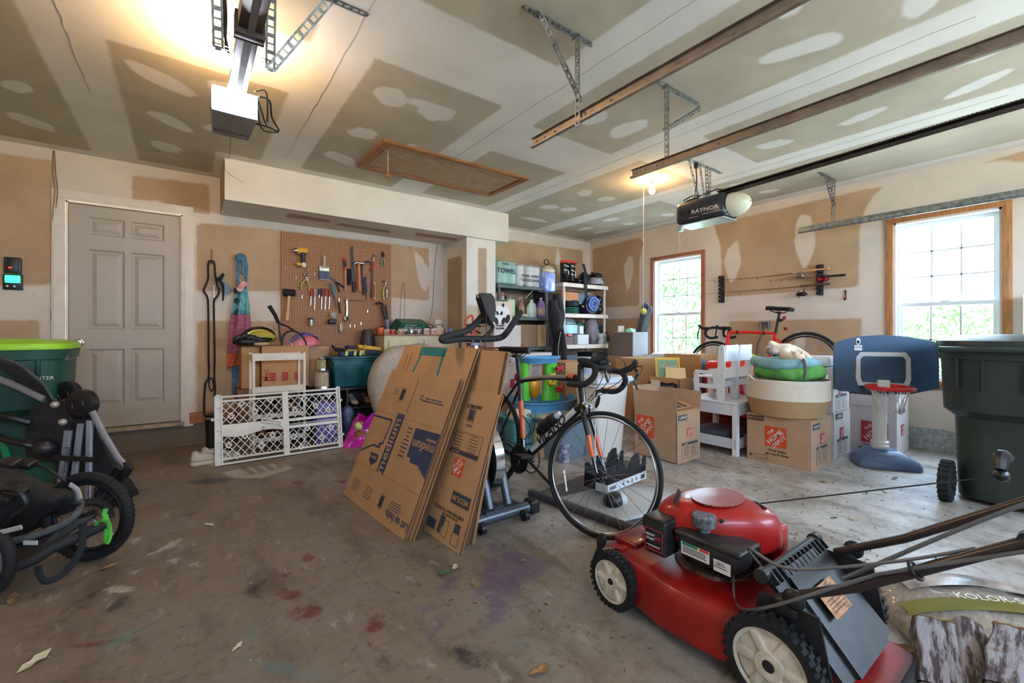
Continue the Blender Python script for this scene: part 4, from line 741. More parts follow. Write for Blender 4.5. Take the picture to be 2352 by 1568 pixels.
# sports gear on box
def helmet(label,loc,rz,m1,m2,r=(.13,.10,.085),vents=True,name='bike_helmet',tilt=(0,0,0)):
  t=thing(name,label,'helmet',loc,rz);F=LF(t)@TR((0,0,0),tilt)
  b=MB(F);b.grid(lambda u,v:(r[0]*math.cos(2*math.pi*u)*math.cos(v*1.57)*(1.12 if math.cos(2*math.pi*u)<0 else 1),r[1]*math.sin(2*math.pi*u)*math.cos(v*1.57),.01+r[2]*1.15*math.sin(v*1.57)),28,10,cu=True);b.torus((0,0,.012),1,.08,M=TR((0,0,.012),s=(r[0]*.97,r[1]*.97,.15)),n=28);b.build('shell',m1,t)
  if vents:
    b=MB(F)
    for k in(-2,-1,0,1,2):
      pts=[(r[0]*1.04*math.cos(a)*(1.1 if math.cos(a)<0 else 1),k*.03*(.3+.7*math.sin(a)),.014+r[2]*1.2*math.sin(a)) for a in[.35+i*.3 for i in range(9)]];b.tube(smooth(pts,3),[.007]*25,6,asp=.8)
    b.build('vent_rib',m2,t)
  return t
t=helmet('child bike helmet in pink and purple with black vents, on the boxes by the racket',(1.02,5.12,.978),10,mat('pink_helmet',(226,116,130),.25),mat('purple_helmet',(92,72,122),.25),tilt=(12,-8,0),r=(.135,.1,.09))
t=helmet('black helmet with yellow shell top lying beside the racket',(.58,5.12,1.01),170,mat('helmet_yellow',(206,180,70),.4,col2=(150,156,80),scale=8),BLK,tilt=(25,10,0),r=(.15,.11,.11))
t=thing('baseball_mitt','black padded glove lying in front of the yellow helmet on the box','glove',(.50,5.08,.978));F=LF(t);b=MB(F)
for i in range(5):b.bez([(-.13+i*.035,-.03,.02),(-.10+i*.05,-.05,.10-abs(i-1)*.015),(.03+i*.035,-.02,.07)],[.02,.028,.02],8)
b.ell((0,0,.04),(.15,.07,.045));b.build('leather',mat('black_leather',(28,27,27),.4,bump=.3,bscale=30),t,sub=1);b=MB(F);b.ell((.1,-.05,.02),(.07,.03,.02));b.build('lining',mat('cream_lining',(196,172,130),.8),t)
t=thing('tennis_racket','black tennis racket leaning up between the two helmets','racket',(.80,5.1,.978));p=[PY(618,702,5.05),PY(631,722,5.05),PY(640,742,5.05),PY(650,752,5.04),PY(668,772,5.03)]
b=MB();b.tube([p[0],p[1],p[2]],[.021,.019,.017],8);b.build('handle_grip',LEA,t);a=p[4];e=(p[4]-p[0]).normalized();s_=V((.62,-.1,.6)).normalized()
cen=p[2]+e*.27;Fr=AX(cen,e,s_,e.cross(s_));b=MB(Fr);b.torus((0,0,0),1,.085,M=TR(s=(.15,.115,.11)),n=36);b.tube([(-.27,0,0),(-.2,.045,0),(-.12,.08,0)],.009);b.tube([(-.27,0,0),(-.2,-.045,0),(-.12,-.08,0)],.009);b.build('frame',BLK,t)
b=MB(Fr);[b.box((x,0,0),(.0016,2*.11*math.sqrt(max(0,1-(x/.145)**2)),.0016)) for x in np.arange(-.13,.14,.016)];[b.box((0,y,0),(2*.145*math.sqrt(max(0,1-(y/.11)**2)),.0016,.0016)) for y in np.arange(-.1,.105,.016)];b.build('strings',mat('racket_strings',(196,190,180),.5),t,smooth=False)
# baby gate -------------------------------------------------------------
GT=mat('gate_plastic',(226,222,212),.4,var=.03,scale=6)
g0=V((.185,4.385,.004));gx=V((1.0,.02,0)).normalized();gz=V((0,.2,.98)).normalized();FG=AX(g0,gx,gz,gx.cross(gz));W,Hh=1.03,.575  # local x along, y up, z toward camera
FG=AX(g0,gx,gz)
t=thing('baby_gate','white plastic lattice safety gate with paw prints leaning in front of the shoes','gate',g0)
for X0,X1,xa,xb in((.0,.059,.01,.05),(W-.04,W,W-.035,W)):
  b=MB(FG);b.bx(X0,X0+.012,0,Hh,-.012,.016,bev=.003);b.bx(X1-.012,X1,0,Hh,-.012,.016,bev=.003);b.bx(xa,xb,0,Hh,-.012,-.008)
  for y in np.arange(0.0,Hh,.0955):b.bx(xa,xb,y,y+.012,-.0085,.01)
  b.build('end_post',GT,t,smooth=False)
b=MB(FG)
for y0 in(0,.04,Hh-.055,Hh-.018):b.bx(.045,W-.03,y0,y0+.016,-.008,.014,bev=.003)
b.bx(.5*W,.5*W+.05,0,Hh,-.01,.02,bev=.003);b.build('rail',GT,t,smooth=False)
def lattice(b,x0,x1,y0,y1,cell=.062,off=0.):
  w_=.0038
  for s in(1,-1):
    k=x0-(y1-y0) if s==1 else x0
    while k<x1+(y1-y0 if s==-1 else 0):
      P=[]
      for yy in(y0,y1):
        xx=k+s*(yy-y0)*.85
        P.append((xx,yy))
      (xa,ya),(xb,yb)=P;t0,t1=0,1;dx=xb-xa
      if dx!=0:
        ta,tb=sorted([(x0-xa)/dx,(x1-xa)/dx]);t0=max(0,ta);t1=min(1,tb)
      if t1>t0:
        A=(xa+dx*t0,ya+(yb-ya)*t0);B=(xa+dx*t1,ya+(yb-ya)*t1);b.prism([(A[0]-w_,A[1],off),(A[0]+w_,A[1],off),(B[0]+w_,B[1],off),(B[0]-w_,B[1],off)],.006)
      k+=cell
PAWS=[(.20,.5),(.12,.40),(.30,.42),(.42,.51),(.41,.37),(.10,.16),(.22,.22),(.16,.06),(.34,.12),(.43,.2)]
for q in((.055,.53,.335,.525,0),(.055,.53,.055,.225,0),(.56,W-.035,.335,.525,-.004),(.56,W-.035,.055,.225,-.004)):b=MB(FG);lattice(b,*q[:4],off=q[4]);b.build('lattice_panel',GT,t,smooth=False)
b=MB(FG);pk=MB(FG)
for x,y in PAWS+[(x+.5,y) for x,y in PAWS if x<.45]:
  if(.335<y<.53) or(.05<y<.24):
    b.prism([(x-.028,y),(x,y-.032),(x+.028,y),(x,y+.032)],.0065)
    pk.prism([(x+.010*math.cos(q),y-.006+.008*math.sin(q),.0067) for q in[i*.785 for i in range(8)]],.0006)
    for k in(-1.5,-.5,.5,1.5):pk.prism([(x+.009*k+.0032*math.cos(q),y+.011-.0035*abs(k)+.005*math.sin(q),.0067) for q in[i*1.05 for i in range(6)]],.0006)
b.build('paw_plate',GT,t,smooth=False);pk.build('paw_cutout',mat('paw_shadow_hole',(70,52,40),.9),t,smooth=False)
b=MB(FG);b.grid(lambda u,v:(.05+.5*u,.235+.016*math.sin(u*7+3)*(1-v)+(.33-.235)*v,.012+.006*math.sin(v*3.1)),24,3);b.bx(.56,W-.035,.30,.325,-.008,.008);b.bx(.56,W-.035,.235,.262,-.008,.008);[b.bx(.57+i*.0125,.576+i*.0125,.268,.280,-.004,.006) for i in range(34)];b.build('middle_band',GT,t)
b=MB(FG);b.bez([(.52,.27,.03),(.47,.29,.03),(.37,.315,.03),(.345,.33,.03),(.36,.345,.03),(.40,.335,.03),(.52,.295,.03)],.006,8);b.cyl((.515,.28,.0),(.515,.28,.035),.026);b.build('locking_lever',GT,t);b=MB(FG);[b.box((.355,y,.018),(.022,.006,.004)) for y in(.275,.255)];b.build('slot',INKK,t,smooth=False)
for x,y in((-.012,.38),(W+.006,.45),(W+.006,.12)):MB(FG).cyl((x-.01,y,0),(x+.01,y,0),.012).build('bumper',WHT,t)
# sneakers & boots
def shoe(label,loc,rz,m1,m2,L=.29,name='sneaker',high=0,grp=None,lace=WHT):
  t=thing(name,label,'boot' if high else 'shoe',loc,rz,grp);F=LF(t)
  ol=[(-.5,.02),(-.45,.13),(-.2,.14),(.1,.15),(.32,.17),(.47,.10),(.5,0),(.46,-.1),(.3,-.15),(.1,-.13),(-.2,-.12),(-.45,-.12)];ol=smooth([(x*L,y*L*.9,0) for x,y in ol],3,True)
  b=MB(F);n=len(ol);b.grid(lambda u,v:(ol[round(u*n)%n].x*(1,1.03,1.02,.97)[round(v*3)],ol[round(u*n)%n].y*(1,1.05,1.03,.96)[round(v*3)],(0,.008,.026,.034)[round(v*3)]+(.01 if ol[round(u*n)%n].x>.38*L and v<.5 else 0)),n,3,cu=True);b.prism([(p.x,p.y,.001) for p in ol],.002);b.build('sole',m2,t)
  def hh(x):q=x/L;return .09+(.02 if q<-.3 else 0)-max(0,q+.1)*.12+(high if q<-.02 else high*max(0,1-(q+.02)*5))
  b=MB(F);K=6
  def up(u,v):
    p=ol[round(u*n)%n];k=1-.62*v**2.2 if p.x>-.05*L else 1-.25*v**2;return(p.x*(k if p.x>0 else 1-.1*v),p.y*k,.03+(hh(p.x*k)-.03)*math.sin(v*1.57))
  b.grid(up,n,K,cu=True);b.build('upper',m1,t,solid=.004)
  b=MB(F);[b.tube([(x,-.03,hh(x)-.012),(x+.008,0,hh(x)+.002),(x,.03,hh(x)-.012)],.003,5) for x in(.0,.022,.044,.066)];b.build('laces',lace,t)
  return t
CRM=mat('cream_mesh',(214,202,184),.8,bump=.2,bscale=80);CRS=mat('cream_sole',(226,212,190),.6)
shoe('cream running sneaker on the floor at the front left, toe behind the gate',(.17,4.55,0),2,CRM,CRS)
shoe('second cream running sneaker tucked just behind the front one',(.24,4.66,0),4,CRM,CRS)
BRN=mat('brown_leather',(128,78,44),.5,var=.15);BKL=mat('black_leather',(28,27,27),.4,bump=.3,bscale=30);PNK=mat('pink_shoe',(206,150,150),.7)
t=thing('rain_boot','tall black boot standing against the wall behind the sneakers','boot',(.19,4.85,0));F=LF(t);b=MB(F);b.tube([(0,0,.0),(0,0,.05),(0,0,.12),(-.005,0,.2),(-.005,0,.30),(-.005,0,.37)],[.05,.052,.05,.048,.056,.06],16);b.ell((.06,-.02,.035),(.09,.045,.035));b.build('shaft',BKL,t);b=MB(F);b.lathe([(.058,.33),(.064,.33),(.064,.345),(.058,.345)],TR((-.005,0,0)));b.build('cuff',mat('tan_cuff',(150,110,76),.7),t)
rs=[(.52,'brown',BRN),(.63,'black',BKL),(.74,'black',BKL),(.85,'cream',CRM)]
pos=[('black boot at the left of the rack lower shelf',.57,.33,BKL,.04),('black sneaker right of the boot on the rack lower shelf',.70,.33,BKL,0),('tan shoe at the right of the rack lower shelf',.83,.33,BRN,0),
     ('brown boot at the left on the bottom shelf of the rack',.58,.11,BRN,.06),('brown shoe in the middle on the bottom shelf of the rack',.71,.11,BRN,0),('black shoe at the right on the bottom shelf of the rack',.84,.11,BKL,0)]
for lab,x,z,m,hi in pos:shoe(lab,(x,4.85,z),-90,m,CRS if m is CRM else RUB,L=.25,high=hi,grp='shoes on the white rack')
for lab,x,z,m in[('black shoe on the upper shelf of the black bench',1.06,.31,BKL),('pink shoe on the upper shelf of the black bench',1.18,.31,PNK),('cream shoe in the right bay of the black bench',1.48,.31,CRM),('brown shoe in the right bay of the black bench, upper shelf',1.62,.31,BRN),
    ('black shoe on the bottom shelf of the black bench',1.06,.06,BKL),('brown shoe on the bottom shelf of the black bench, behind the gate',1.18,.06,BRN),('grey shoe on the bottom shelf at the right of the black bench',1.5,.06,mat('grey_shoe',(120,118,118),.8))]:
  shoe(lab,(x,4.97,z),-90,m,RUB,L=.25,grp='shoes in the black bench')
tag(MB().box((1.12,4.66,.21),(.20,.14,.42),bev=.02).build('storage_bag',mat('periwinkle_bag',(120,116,186),.5,var=.1)),'periwinkle blue bag standing behind the right half of the gate','bag')
o=MB().ell((1.33,4.66,.17),(.08,.09,.18)).build('snack_bag',mat('navy_foil',(56,66,92),.3,var=.5,scale=14),wild=.02,wscale=14);tag(o,'crinkled navy and white plastic bag by the right end of the gate','bag')
b=MB();b.grid(lambda u,v:(1.36+.15*math.cos(2*math.pi*u)*(1-.25*v)+.08*v,4.42+.11*math.sin(2*math.pi*u)*(1-.3*v),.003+.27*v+.03*math.sin(u*25)*v),40,8,cu=True)
t=thing('shopping_bag','shiny magenta bag slumped on the floor right of the gate','bag',(1.40,4.5,0));b.build('bag_film',mat('magenta_foil',(184,24,150),.25,var=.3,scale=9,spec=.8),t,wild=.035,wscale=10)
b=MB();b.ell((1.40,4.36,.10),(.09,.05,.06));b.build('brown_patch',mat('brown_print',(130,76,42),.5),t,wild=.02);b=MB();b.ell((1.37,4.36,.2),(.04,.03,.04));b.build('lime_print',mat('lime_print',(196,214,120),.4),t,wild=.02)
# cream cabinet -----------------------------------------------------------
CAB=mat('cream_cabinet_paint',(206,192,158),.5,var=.03);t=thing('utility_cabinet','cream painted cabinet with a wooden top along the back wall','cabinet',(2.32,5.17,0))
b=MB();b.bx(1.83,2.81,4.96,5.40,0,1.075,bev=.003);b.build('carcass',CAB,t,smooth=False);b=MB();b.bx(1.822,2.818,4.945,5.405,1.076,1.092,bev=.003);b.build('worktop',woodmat('worktop_wood',(176,128,92),(140,96,66)),t)
for x0,x1 in((1.88,2.31),(2.325,2.77)):dd=MB().bx(x0,x1,4.943,4.958,.10,1.02,bev=.003).build('cabinet_door',CAB,t,smooth=False);xx=x1-.05 if x0<2 else x0+.05;MB().cyl((xx,4.943,.8),(xx,4.92,.8),.012).build('knob',CHR,dd)
ZT=1.093;Y5=5.12
def jar(label,cat,x,y,r,h,m,lidm=None,name='jar',z=ZT,prof=None):
  t=thing(name,label,cat,(x,y,z));F=LF(t);b=MB(F);b.lathe(prof or[(0,0),(r*.95,0),(r,.004),(r,h*.9),(r*.9,h),(0,h)],n=20);b.build('body',m,t)
  if lidm:b=MB(F);b.lathe([(0,h),(r*.95,h),(r*.95,h+.012),(0,h+.012)],n=20);b.build('lid',lidm,t)
  return t
t=thing('green_box','dark green retail box lying tilted on the cream cabinet','box',(2.26,5.2,ZT+.07),0);F=LF(t)@TR(rot=(18,0,0));b=MB(F);b.box((0,0,.055),(.34,.2,.085),bev=.002);b.prism([(-.17,-.1,.01),(-.24,-.1,-.02),(-.17,-.1,.098)],(0,.2,0));bx_=b.build('carton_body',mat('retail_green',(24,92,66),.4),t,smooth=False)
ink(F@AX((-.17,-.1015,.0),(1,0,0),(0,0,1)),[('t','Tree Painting Set',.022,.12,.075,0,1,INKW),('t','5',.03,.29,.07,0,1,INKW),('r',.10,.05,.13,.003,0,INKW),('r',.09,.04,.11,.003,0,INKW),('r',.22,.045,.09,.003,0,INKW),('r',.28,.03,.05,.003,0,INKW)],bx_)
b=MB();b.box((2.2,5.13,ZT+.033),(.3,.1,.066));tag(b.build('clear_organiser',mat('hazy_box',(176,160,140),.3)),'low clear box under the green retail box','box')
jar('orange plastic tub at the left end of the cabinet top','tub',1.87,5.2,.045,.085,mat('orange_tub',(206,92,40),.4),name='plastic_tub')
tag(MB().bx(1.90,2.1,5.14,5.28,ZT,ZT+.06,bev=.006).build('clear_case',mat('pale_pink_case',(206,176,156),.3)),'pale clear case of small parts beside the orange tub','case')
jar('red cup on the cabinet top in front of the pale case','cup',1.955,5.05,.026,.055,REDP,name='red_cup')
jar('roll of red and white bow-tie patterned tape on the cabinet','tape',2.06,5.06,.045,.045,mat('patterned_tape',(214,196,176),.5,col2=(150,50,44),scale=60),name='tape_roll')
jar('dark green lid-like jar on the cabinet beside the patterned tape','jar',2.15,5.04,.022,.035,mat('bottle_green',(40,80,48),.4),name='green_jar')
jar('silver spray can with a clear cap on the cabinet','can',2.20,5.06,.028,.06,HK,mat('cloudy_jar',(150,146,142),.15,.3),name='silver_can')
jar('wide low silver tin on the cabinet','tin',2.29,5.05,.043,.05,ALU,name='silver_tin')
jar('white round jar with a pink front, left of two on the cabinet','jar',2.40,5.05,.037,.062,WHT,mat('jar_white',(230,226,218),.4),name='skincare_jar')
jar('white round jar with a pink front, right of two on the cabinet','jar',2.50,5.05,.037,.06,WHT,mat('jar_white',(230,226,218),.4),name='skincare_jar')
for x in(2.40,2.50):tag(MB().cyl((x-.004,5.012,ZT+.033),(x-.004,5.008,ZT+.033),.02).build('pink_seal',mat('seal_pink',(216,120,126),.5)),'round pink seal on the %s white jar on the cabinet'%('left' if x<2.45 else 'right'),'seal')
o=MB().ell((2.40,5.18,ZT+.09),(.035,.035,.045)).build('lime_bottle',mat('lime_plastic',(150,196,60),.4));tag(o,'lime green rounded bottle behind the left white jar','bottle')
tag(MB().bx(2.54,2.64,5.06,5.16,ZT,ZT+.085,bev=.002).build('white_carton',mat('cream_card',(214,196,176),.8)),'small pale carton standing at the right end of the cabinet','box')
t=thing('display_stand','small pale card display propped on the pale carton','card',(2.60,5.12,ZT+.087));b=MB(LF(t));b.box((0,0,.05),(.085,.006,.10),(-12,6,0));b.build('card',mat('pale_paper',(222,216,208),.7),t);b=MB(LF(t));b.bez([(-.04,-.02,.0),(-.04,-.03,.035),(.045,-.03,.035),(.045,-.02,.0)],.004);b.build('wire_frame',DS,t)
o=MB().bez([(2.5,5.2,ZT+.07),(2.47,5.18,ZT+.11),(2.53,5.16,ZT+.12),(2.55,5.2,ZT+.08),(2.48,5.22,ZT+.1)],.005).build('cable_coil',BLK);tag(o,'small coiled dark cable behind the white jars','cable')
tag(MB().bx(2.70,2.77,5.02,5.08,ZT,ZT+.075,bev=.002).build('blue_white_box',mat('pale_blue_box',(140,160,196),.5)),'small blue and white box at the cabinet right corner','box')
o=MB().ell((1.93,5.3,ZT+.075),(.05,.04,.025)).build('dark_pouch',DS,wild=.01);tag(o,'dark lumpy pouch on the pale case at the cabinet left end','pouch')
tag(MB().bx(2.655,2.69,5.03,5.07,ZT,ZT+.07).build('grey_carton',mat('grey_card',(150,144,146),.7)),'narrow grey carton beside the pale carton on the cabinet','box')
# body pillow
b=MB();P=[(1.74,4.60,.16),(1.68,4.60,.36),(1.66,4.60,.56),(1.72,4.60,.74),(1.88,4.64,.83),(2.05,4.68,.85),(2.25,4.72,.82),(2.35,4.72,.62)]
b.tube(smooth(P,8),interp([.10,.13,.14,.14,.135,.13,.13,.12],57),20);PILL=mat('heather_grey_jersey',(176,166,152),.95,var=.12,scale=30,stretch=(1,1,4),bump=.6,bscale=7)
o=b.build('body_pillow',PILL,wild=.02,wscale=7);tag(o,'long grey curved body pillow bulging in front of the cream cabinet','pillow')
# ================================================================== MIDDLE: FLATTENED CARTONS, EXERCISE BIKE, ROAD BIKE
def sheet(label,bl,br,tr,tl,n=3,prints=None,m=CARD,gap=.008,group=None,seam=None,name='flattened_box'):
  """flattened carton leaning on its bottom edge: n plies of corrugated board"""
  bl,br,tr,tl=[V(q) for q in(bl,br,tr,tl)];x=(br-bl).normalized();y=(tl-bl);y=(y-x*y.dot(x)).normalized();nn=x.cross(y)
  F=AX(bl,x,y);W=(br-bl).length;Ht=(tl-bl).length
  t=thing(name,label,'cardboard',bl,group=group);b=MB(F)
  W2=[W,(tr-tl).length]
  b.box((W/2,Ht/2,-.003),(W,Ht,.005));bd=b.build('front_panel',m,t,smooth=False)
  for k in range(1,n):b=MB(F);o=-.003-k*gap;dx=rnd.uniform(-.006,.012);b.box((W/2+dx,Ht/2+rnd.uniform(-.004,.004),o),(W,Ht,.004));b.build('rear_panel',m,t,smooth=False)
  b=MB(F);[b.box((W+.0015,Ht/2,-.003-k*gap),(.003,Ht,.0045)) for k in range(n)];b.build('corrugated_edge',CARDE,t,smooth=False)
  if seam:b=MB(F);[b.box((a[0],a[1],.0002),(a[2],a[3],.0012)) for a in seam];b.build('fold_line',mat('crease',(150,108,72),.9),t,smooth=False)
  if prints:ink(F@TR((0,0,.0006)),prints(W,Ht),bd)
  return t
def p_blue(W,Hh):  # printed upside down as in the photo
  k=.96;T=.013;roof=[(0,.582),(.292,.589),(.282,.42),(.233,.415),(.263,.391),(.158,.39),(.0,.316)];L=[]
  for(a,b_),(c,d) in zip(roof,roof[1:]):
    ln=math.hypot(c-a,(d-b_)*k);nx,ny=-(d-b_)*k/ln*T/2,(c-a)/ln*T/2;L.append(('p',[(a-nx,b_*k-ny),(c-nx,d*k-ny),(c+nx,d*k+ny),(a+nx,b_*k+ny)],INKN))
  L+=[('r',.384,.43,.098,.385,0,INKN),('t','medium',.112,.378,.41,90,1,CARD),('p',[(x,y*k) for x,y in[(.617,.592),(.897,.600),(.897,.335),(.782,.387),(.681,.387),(.677,.412),(.63,.41)]],INKN),('t','medium',.078,.765,.50*k,180,1,CARD),('t','mediano',.032,.83,.545*k,180,1,CARD),
      ('p',[(.17,.33),(.29,.33),(.29,.285),(.23,.25),(.18,.28)],INKN),('t',"LOWE'S",.026,.232,.302,0,1,CARD),('t','Let us help.',.062,.755,.062,180,1,INKN),('t','Fresh awareness to be all unpacked.\nFresh over better to recycle.',.017,.70,.745,180,1,INKN),('o',.555,.755,.026,.03,.005,INKN)]
  L+=[('t',w_,.017,.555,.575*k-i*.024,180,1,INKN) for i,w_ in enumerate(['Storage','Laundry','Attic','Basement','Living Room','Family Room','Bedroom','FRAGILE'])]+[('r',.70,.135-i*.013,.12+.02*(i%3),.0035,0,INKN) for i in range(4)]+[('r',.13+.2*j,.13-i*.016,.10+.02*(i%2),.0035,0,INKN) for i in range(5) for j in(0,1)]
  L+=bars(.53,.10,.035,.06)+bars(.30,.745,.045,.07)+[('r',.19,.775-i*.016,.08,.0035,0,INKN) for i in range(3)]
  return L
LW=sheet('large flattened tan moving box with navy medium printing, frontmost of the leaning stack',(.862,3.12,.002),(.925,2.222,.002),(1.255,2.2,.80),(1.22,3.14,.835),2,p_blue,seam=[(.436,.75,.012,.23),(.45,.60,.9,.003),(.45,.235,.9,.003)])
# printed mirrored on the sheet standing upside down
def p_teal(W,Hh):return[('r',.43,Hh-.035,.34,.06,0,INKT),('r',.27,Hh-.17,.02,.22,-8,INKT),('r',.59,Hh-.17,.022,.30,6,INKT),('r',.10,Hh-.15,.003,.16,0,INKG),('r',.16,Hh-.14,.003,.18,0,INKG),('t','# 2 C #',.03,.12,Hh-.27,0,1,INKG),('o',.80,Hh-.27,.05,.06,.003,INKG)]
for k,(lab,d_) in enumerate([('tan flattened box with a teal printed roof shape, right behind the navy-printed one',0.018),('plain flattened box, third in the leaning stack',.034),('plain flattened box at the back of the leaning stack',.05)]):
  sheet(lab,(.875+d_,3.12,.003),(.94+d_,2.20,.003),(1.345+d_,2.17,1.0),(1.305+d_,3.16,1.01),2,p_teal if k==0 else None,group='flattened boxes leaning on the exercise bike')
def p_hd(W,Hh):
  L=hd(.165,.385,.098,180)+[('t','1006188670',.03,.165,.725,180,1,INKK),('t','07/2018',.018,.165,.615,180,1,INKG),('r',.265,.235,.17,.06,0,INKG),('t','MEDIUM',.04,.265,.235,180,1,CARD),
    ('t','A BETTER WAY TO STACK',.024,.19,.155,180,1,INKK),('t','USE THIS STACKING GUIDE',.012,.21,.135,180,1,INKK)]
  L+=bars(.155,.675,.05,.06)+[('r',.165,.462,.30,.024,0,INKG),('t','PLACE IN:',.018,.10,.462,180,1,CARD)]+[('r',x,.48+i*.017,.08,.003,0,INKG) for i in range(6) for x in(.09,.24)]+[('o',.165,.52,.30,.11,.002,INKG)]
  L+=[('r',.06,.06,.085,.05,0,INKG),('r',.155,.10,.045,.05,0,INKG),('r',.145,.055,.03,.04,0,INKG),('o',.195,.07,.05,.08,.002,INKG),('r',.30,.10,.05,.045,0,INKG),('o',.30,.05,.06,.06,.002,INKG)]
  return L
sheet('flattened tan moving box with an orange square logo, nearest the camera',(1.066,2.285,.002),(1.088,1.915,.002),(1.355,1.90,.765),(1.335,2.27,.77),2,p_hd)
sheet('taller flattened box standing behind the orange-logo sheet, against the exercise bike',(1.16,2.32,.003),(1.18,1.98,.003),(1.43,1.97,1.0),(1.405,2.31,1.0),4,lambda W,Hh:[('t','10061',.035,W*.22,Hh*.84,180,1,INKK)]+bars(W*.16,Hh*.72,.06,.09),group='flattened boxes leaning on the exercise bike')
# exercise bike ------------------------------------------------------------
XE=1.47;GM=mat('graphite_frame',(92,98,106),.35,.6);FOAM=mat('black_foam_grip',(30,30,31),.7,var=.1,bump=.2,bscale=90)
t=thing('exercise_bike','grey and black exercise bike behind the leaning cardboard','exercise bike',(XE,2.6,0))
b=MB();b.tube([(1.16,2.09,.055),(1.66,2.09,.055)],.034,12);b.tube([(1.2,3.15,.05),(1.72,3.15,.05)],.034,12);b.tube([(XE,2.1,.07),(XE,3.14,.07)],.03,10);b.build('base_frame',GM,t)
for x in(1.16,1.69):MB().box((x,2.09,.055),(.075,.085,.085),bev=.018).build('foot_cap',BLK,t)
for x in(1.30,1.60):b=MB();b.cyl((x-.014,2.04,.032),(x+.014,2.04,.032),.03);b.box((x,2.055,.045),(.05,.04,.03),bev=.006);b.build('transport_wheel',BLK,t)
b=MB();[b.tube([(x,2.12,.09),(x,2.26,.46),(x,2.35,.56)],.026,10) for x in(1.405,1.535)];b.box((XE,2.12,.09),(.24,.1,.01));b.build('fork',GM,t)
b=MB(TR((XE,2.33,.34),(0,90,0)));b.lathe([(0,-.03),(.18,-.03),(.215,-.035),(.225,-.028),(.225,.028),(.215,.035),(.18,.03),(0,.03)],n=48);b.build('flywheel',mat('black_gloss',(18,18,20),.15,coat=.5),t)
b=MB(TR((XE,2.33,.34),(0,90,0)));b.lathe([(.2255,-.03),(.229,-.03),(.229,.03),(.2255,.03)],n=48);b.build('flywheel_rim',CHR,t)
b=MB();b.box((XE-.055,2.55,.36),(.05,.5,.3),bev=.06);b.build('belt_guard',BLK,t)
b=MB();b.tube([(XE,2.35,.5),(XE,2.55,.45),(XE,2.95,.40),(XE,3.12,.1)],.03,10);b.tube([(XE,2.95,.4),(XE,3.0,.8)],.026);b.build('main_frame',GM,t)
b=MB();b.tube([(XE+.02,2.38,.5),(XE+.045,2.46,1.02)],.02,10);b.build('handlebar_post',CHR,t)
o=MB().grid(lambda u,v:(XE+(.09-.06*v)*math.cos(2*math.pi*u)+0*v,3.0+.12*math.sin(2*math.pi*u)-.02,.86+.04*v),20,3,cu=True).build('saddle',BLK,t)
hb=V((XE+.05,2.46,1.03))
def hbp(px,py,y):return PY(px,py,y)
b=MB();L=[hbp(1110,722,2.62),hbp(1090,745,2.55),hbp(1070,760,2.48),hbp(1030,770,2.40),hbp(1015,778,2.38),hbp(1025,782,2.42),hbp(1055,778,2.5),hbp(1085,778,2.52),hbp(1120,778,2.52),hbp(1150,775,2.50),hbp(1165,762,2.46),hbp(1180,740,2.44),hbp(1195,718,2.42)]
b.tube(smooth(L,5),.0215,14);b.ell(L[0],(.022,.022,.022));b.ell(L[-1],(.022,.022,.022));b.build('handlebar',FOAM,t)
b=MB();b.tube(smooth([hbp(1055,778,2.5),hbp(1075,752,2.56),hbp(1100,740,2.6),hbp(1122,740,2.58),hbp(1132,752,2.55),hbp(1120,768,2.52),hbp(1108,778,2.52)],5),.014,10);b.build('inner_bar',FOAM,t)
b=MB();b.box(hb+V((0,.02,0)),(.09,.06,.02),bev=.004);[b.cyl(hb+V((x,-.01,.01)),hb+V((x,-.01,.028)),.006) for x in(-.03,.03)];b.build('clamp',GM,t)
cn=hbp(1118,705,2.55);b=MB(TR(cn,(78,0,22)));b.prism([(-.085,.06,-.02),(-.07,.09,-.02),(.05,.095,-.02),(.085,.06,-.02),(.07,-.03,-.02),(.02,-.11,-.02),(-.02,-.11,-.02),(-.06,-.03,-.02)],(0,0,.045));b.build('console',mat('console_black',(24,24,26),.35),t,ang=25)
b=MB(TR(cn,(78,0,22)));b.tube(smooth([(-.085,.06,.0),(-.07,.092,.0),(.05,.097,.0),(.085,.06,.0)],4),.003,5);b.build('console_trim',mat('pale_trim',(206,190,170),.4),t)
b=MB();b.bez([hbp(1116,715,2.5),hbp(1117,760,2.46),hbp(1113,800,2.46)],.003);b.build('sensor_cord',BLK,t)
# ------------------------------------------------------------------ bicycles
def make_wheel(F,R_,t,spokes=24,rimm=None,depth=.018,tyre_r=.0125):
  b=MB(F);b.torus((0,0,0),R_-tyre_r,tyre_r,n=72,m=10);tire=b.build('wheel',RUB,t)
  b=MB(F);b.torus((0,0,0),R_-2*tyre_r-depth/2,depth/2,n=72,m=8,asp=.6);b.build('rim',rimm or ALU,tire)
  b=MB(F);Rr=R_-2*tyre_r-depth
  for i in range(spokes):
    a=2*math.pi*i/spokes;s=1 if i%2 else-1;o=(.55 if(i//2)%2 else-.55);b.cyl((.02*math.cos(a+o*2.2),.02*math.sin(a+o*2.2),s*.028),(Rr*math.cos(a),Rr*math.sin(a),0),.0013,n=5,cap=False)
  b.build('spokes',mat('spoke_steel',(150,150,152),.3,.9),tire,smooth=False)
  b=MB(F);b.lathe([(0,-.05),(.008,-.05),(.008,-.035),(.022,-.032),(.022,-.026),(.013,-.02),(.013,.02),(.022,.026),(.022,.032),(.008,.035),(.008,.05),(0,.05)],n=16);b.build('hub',BLK,tire)
  return tire
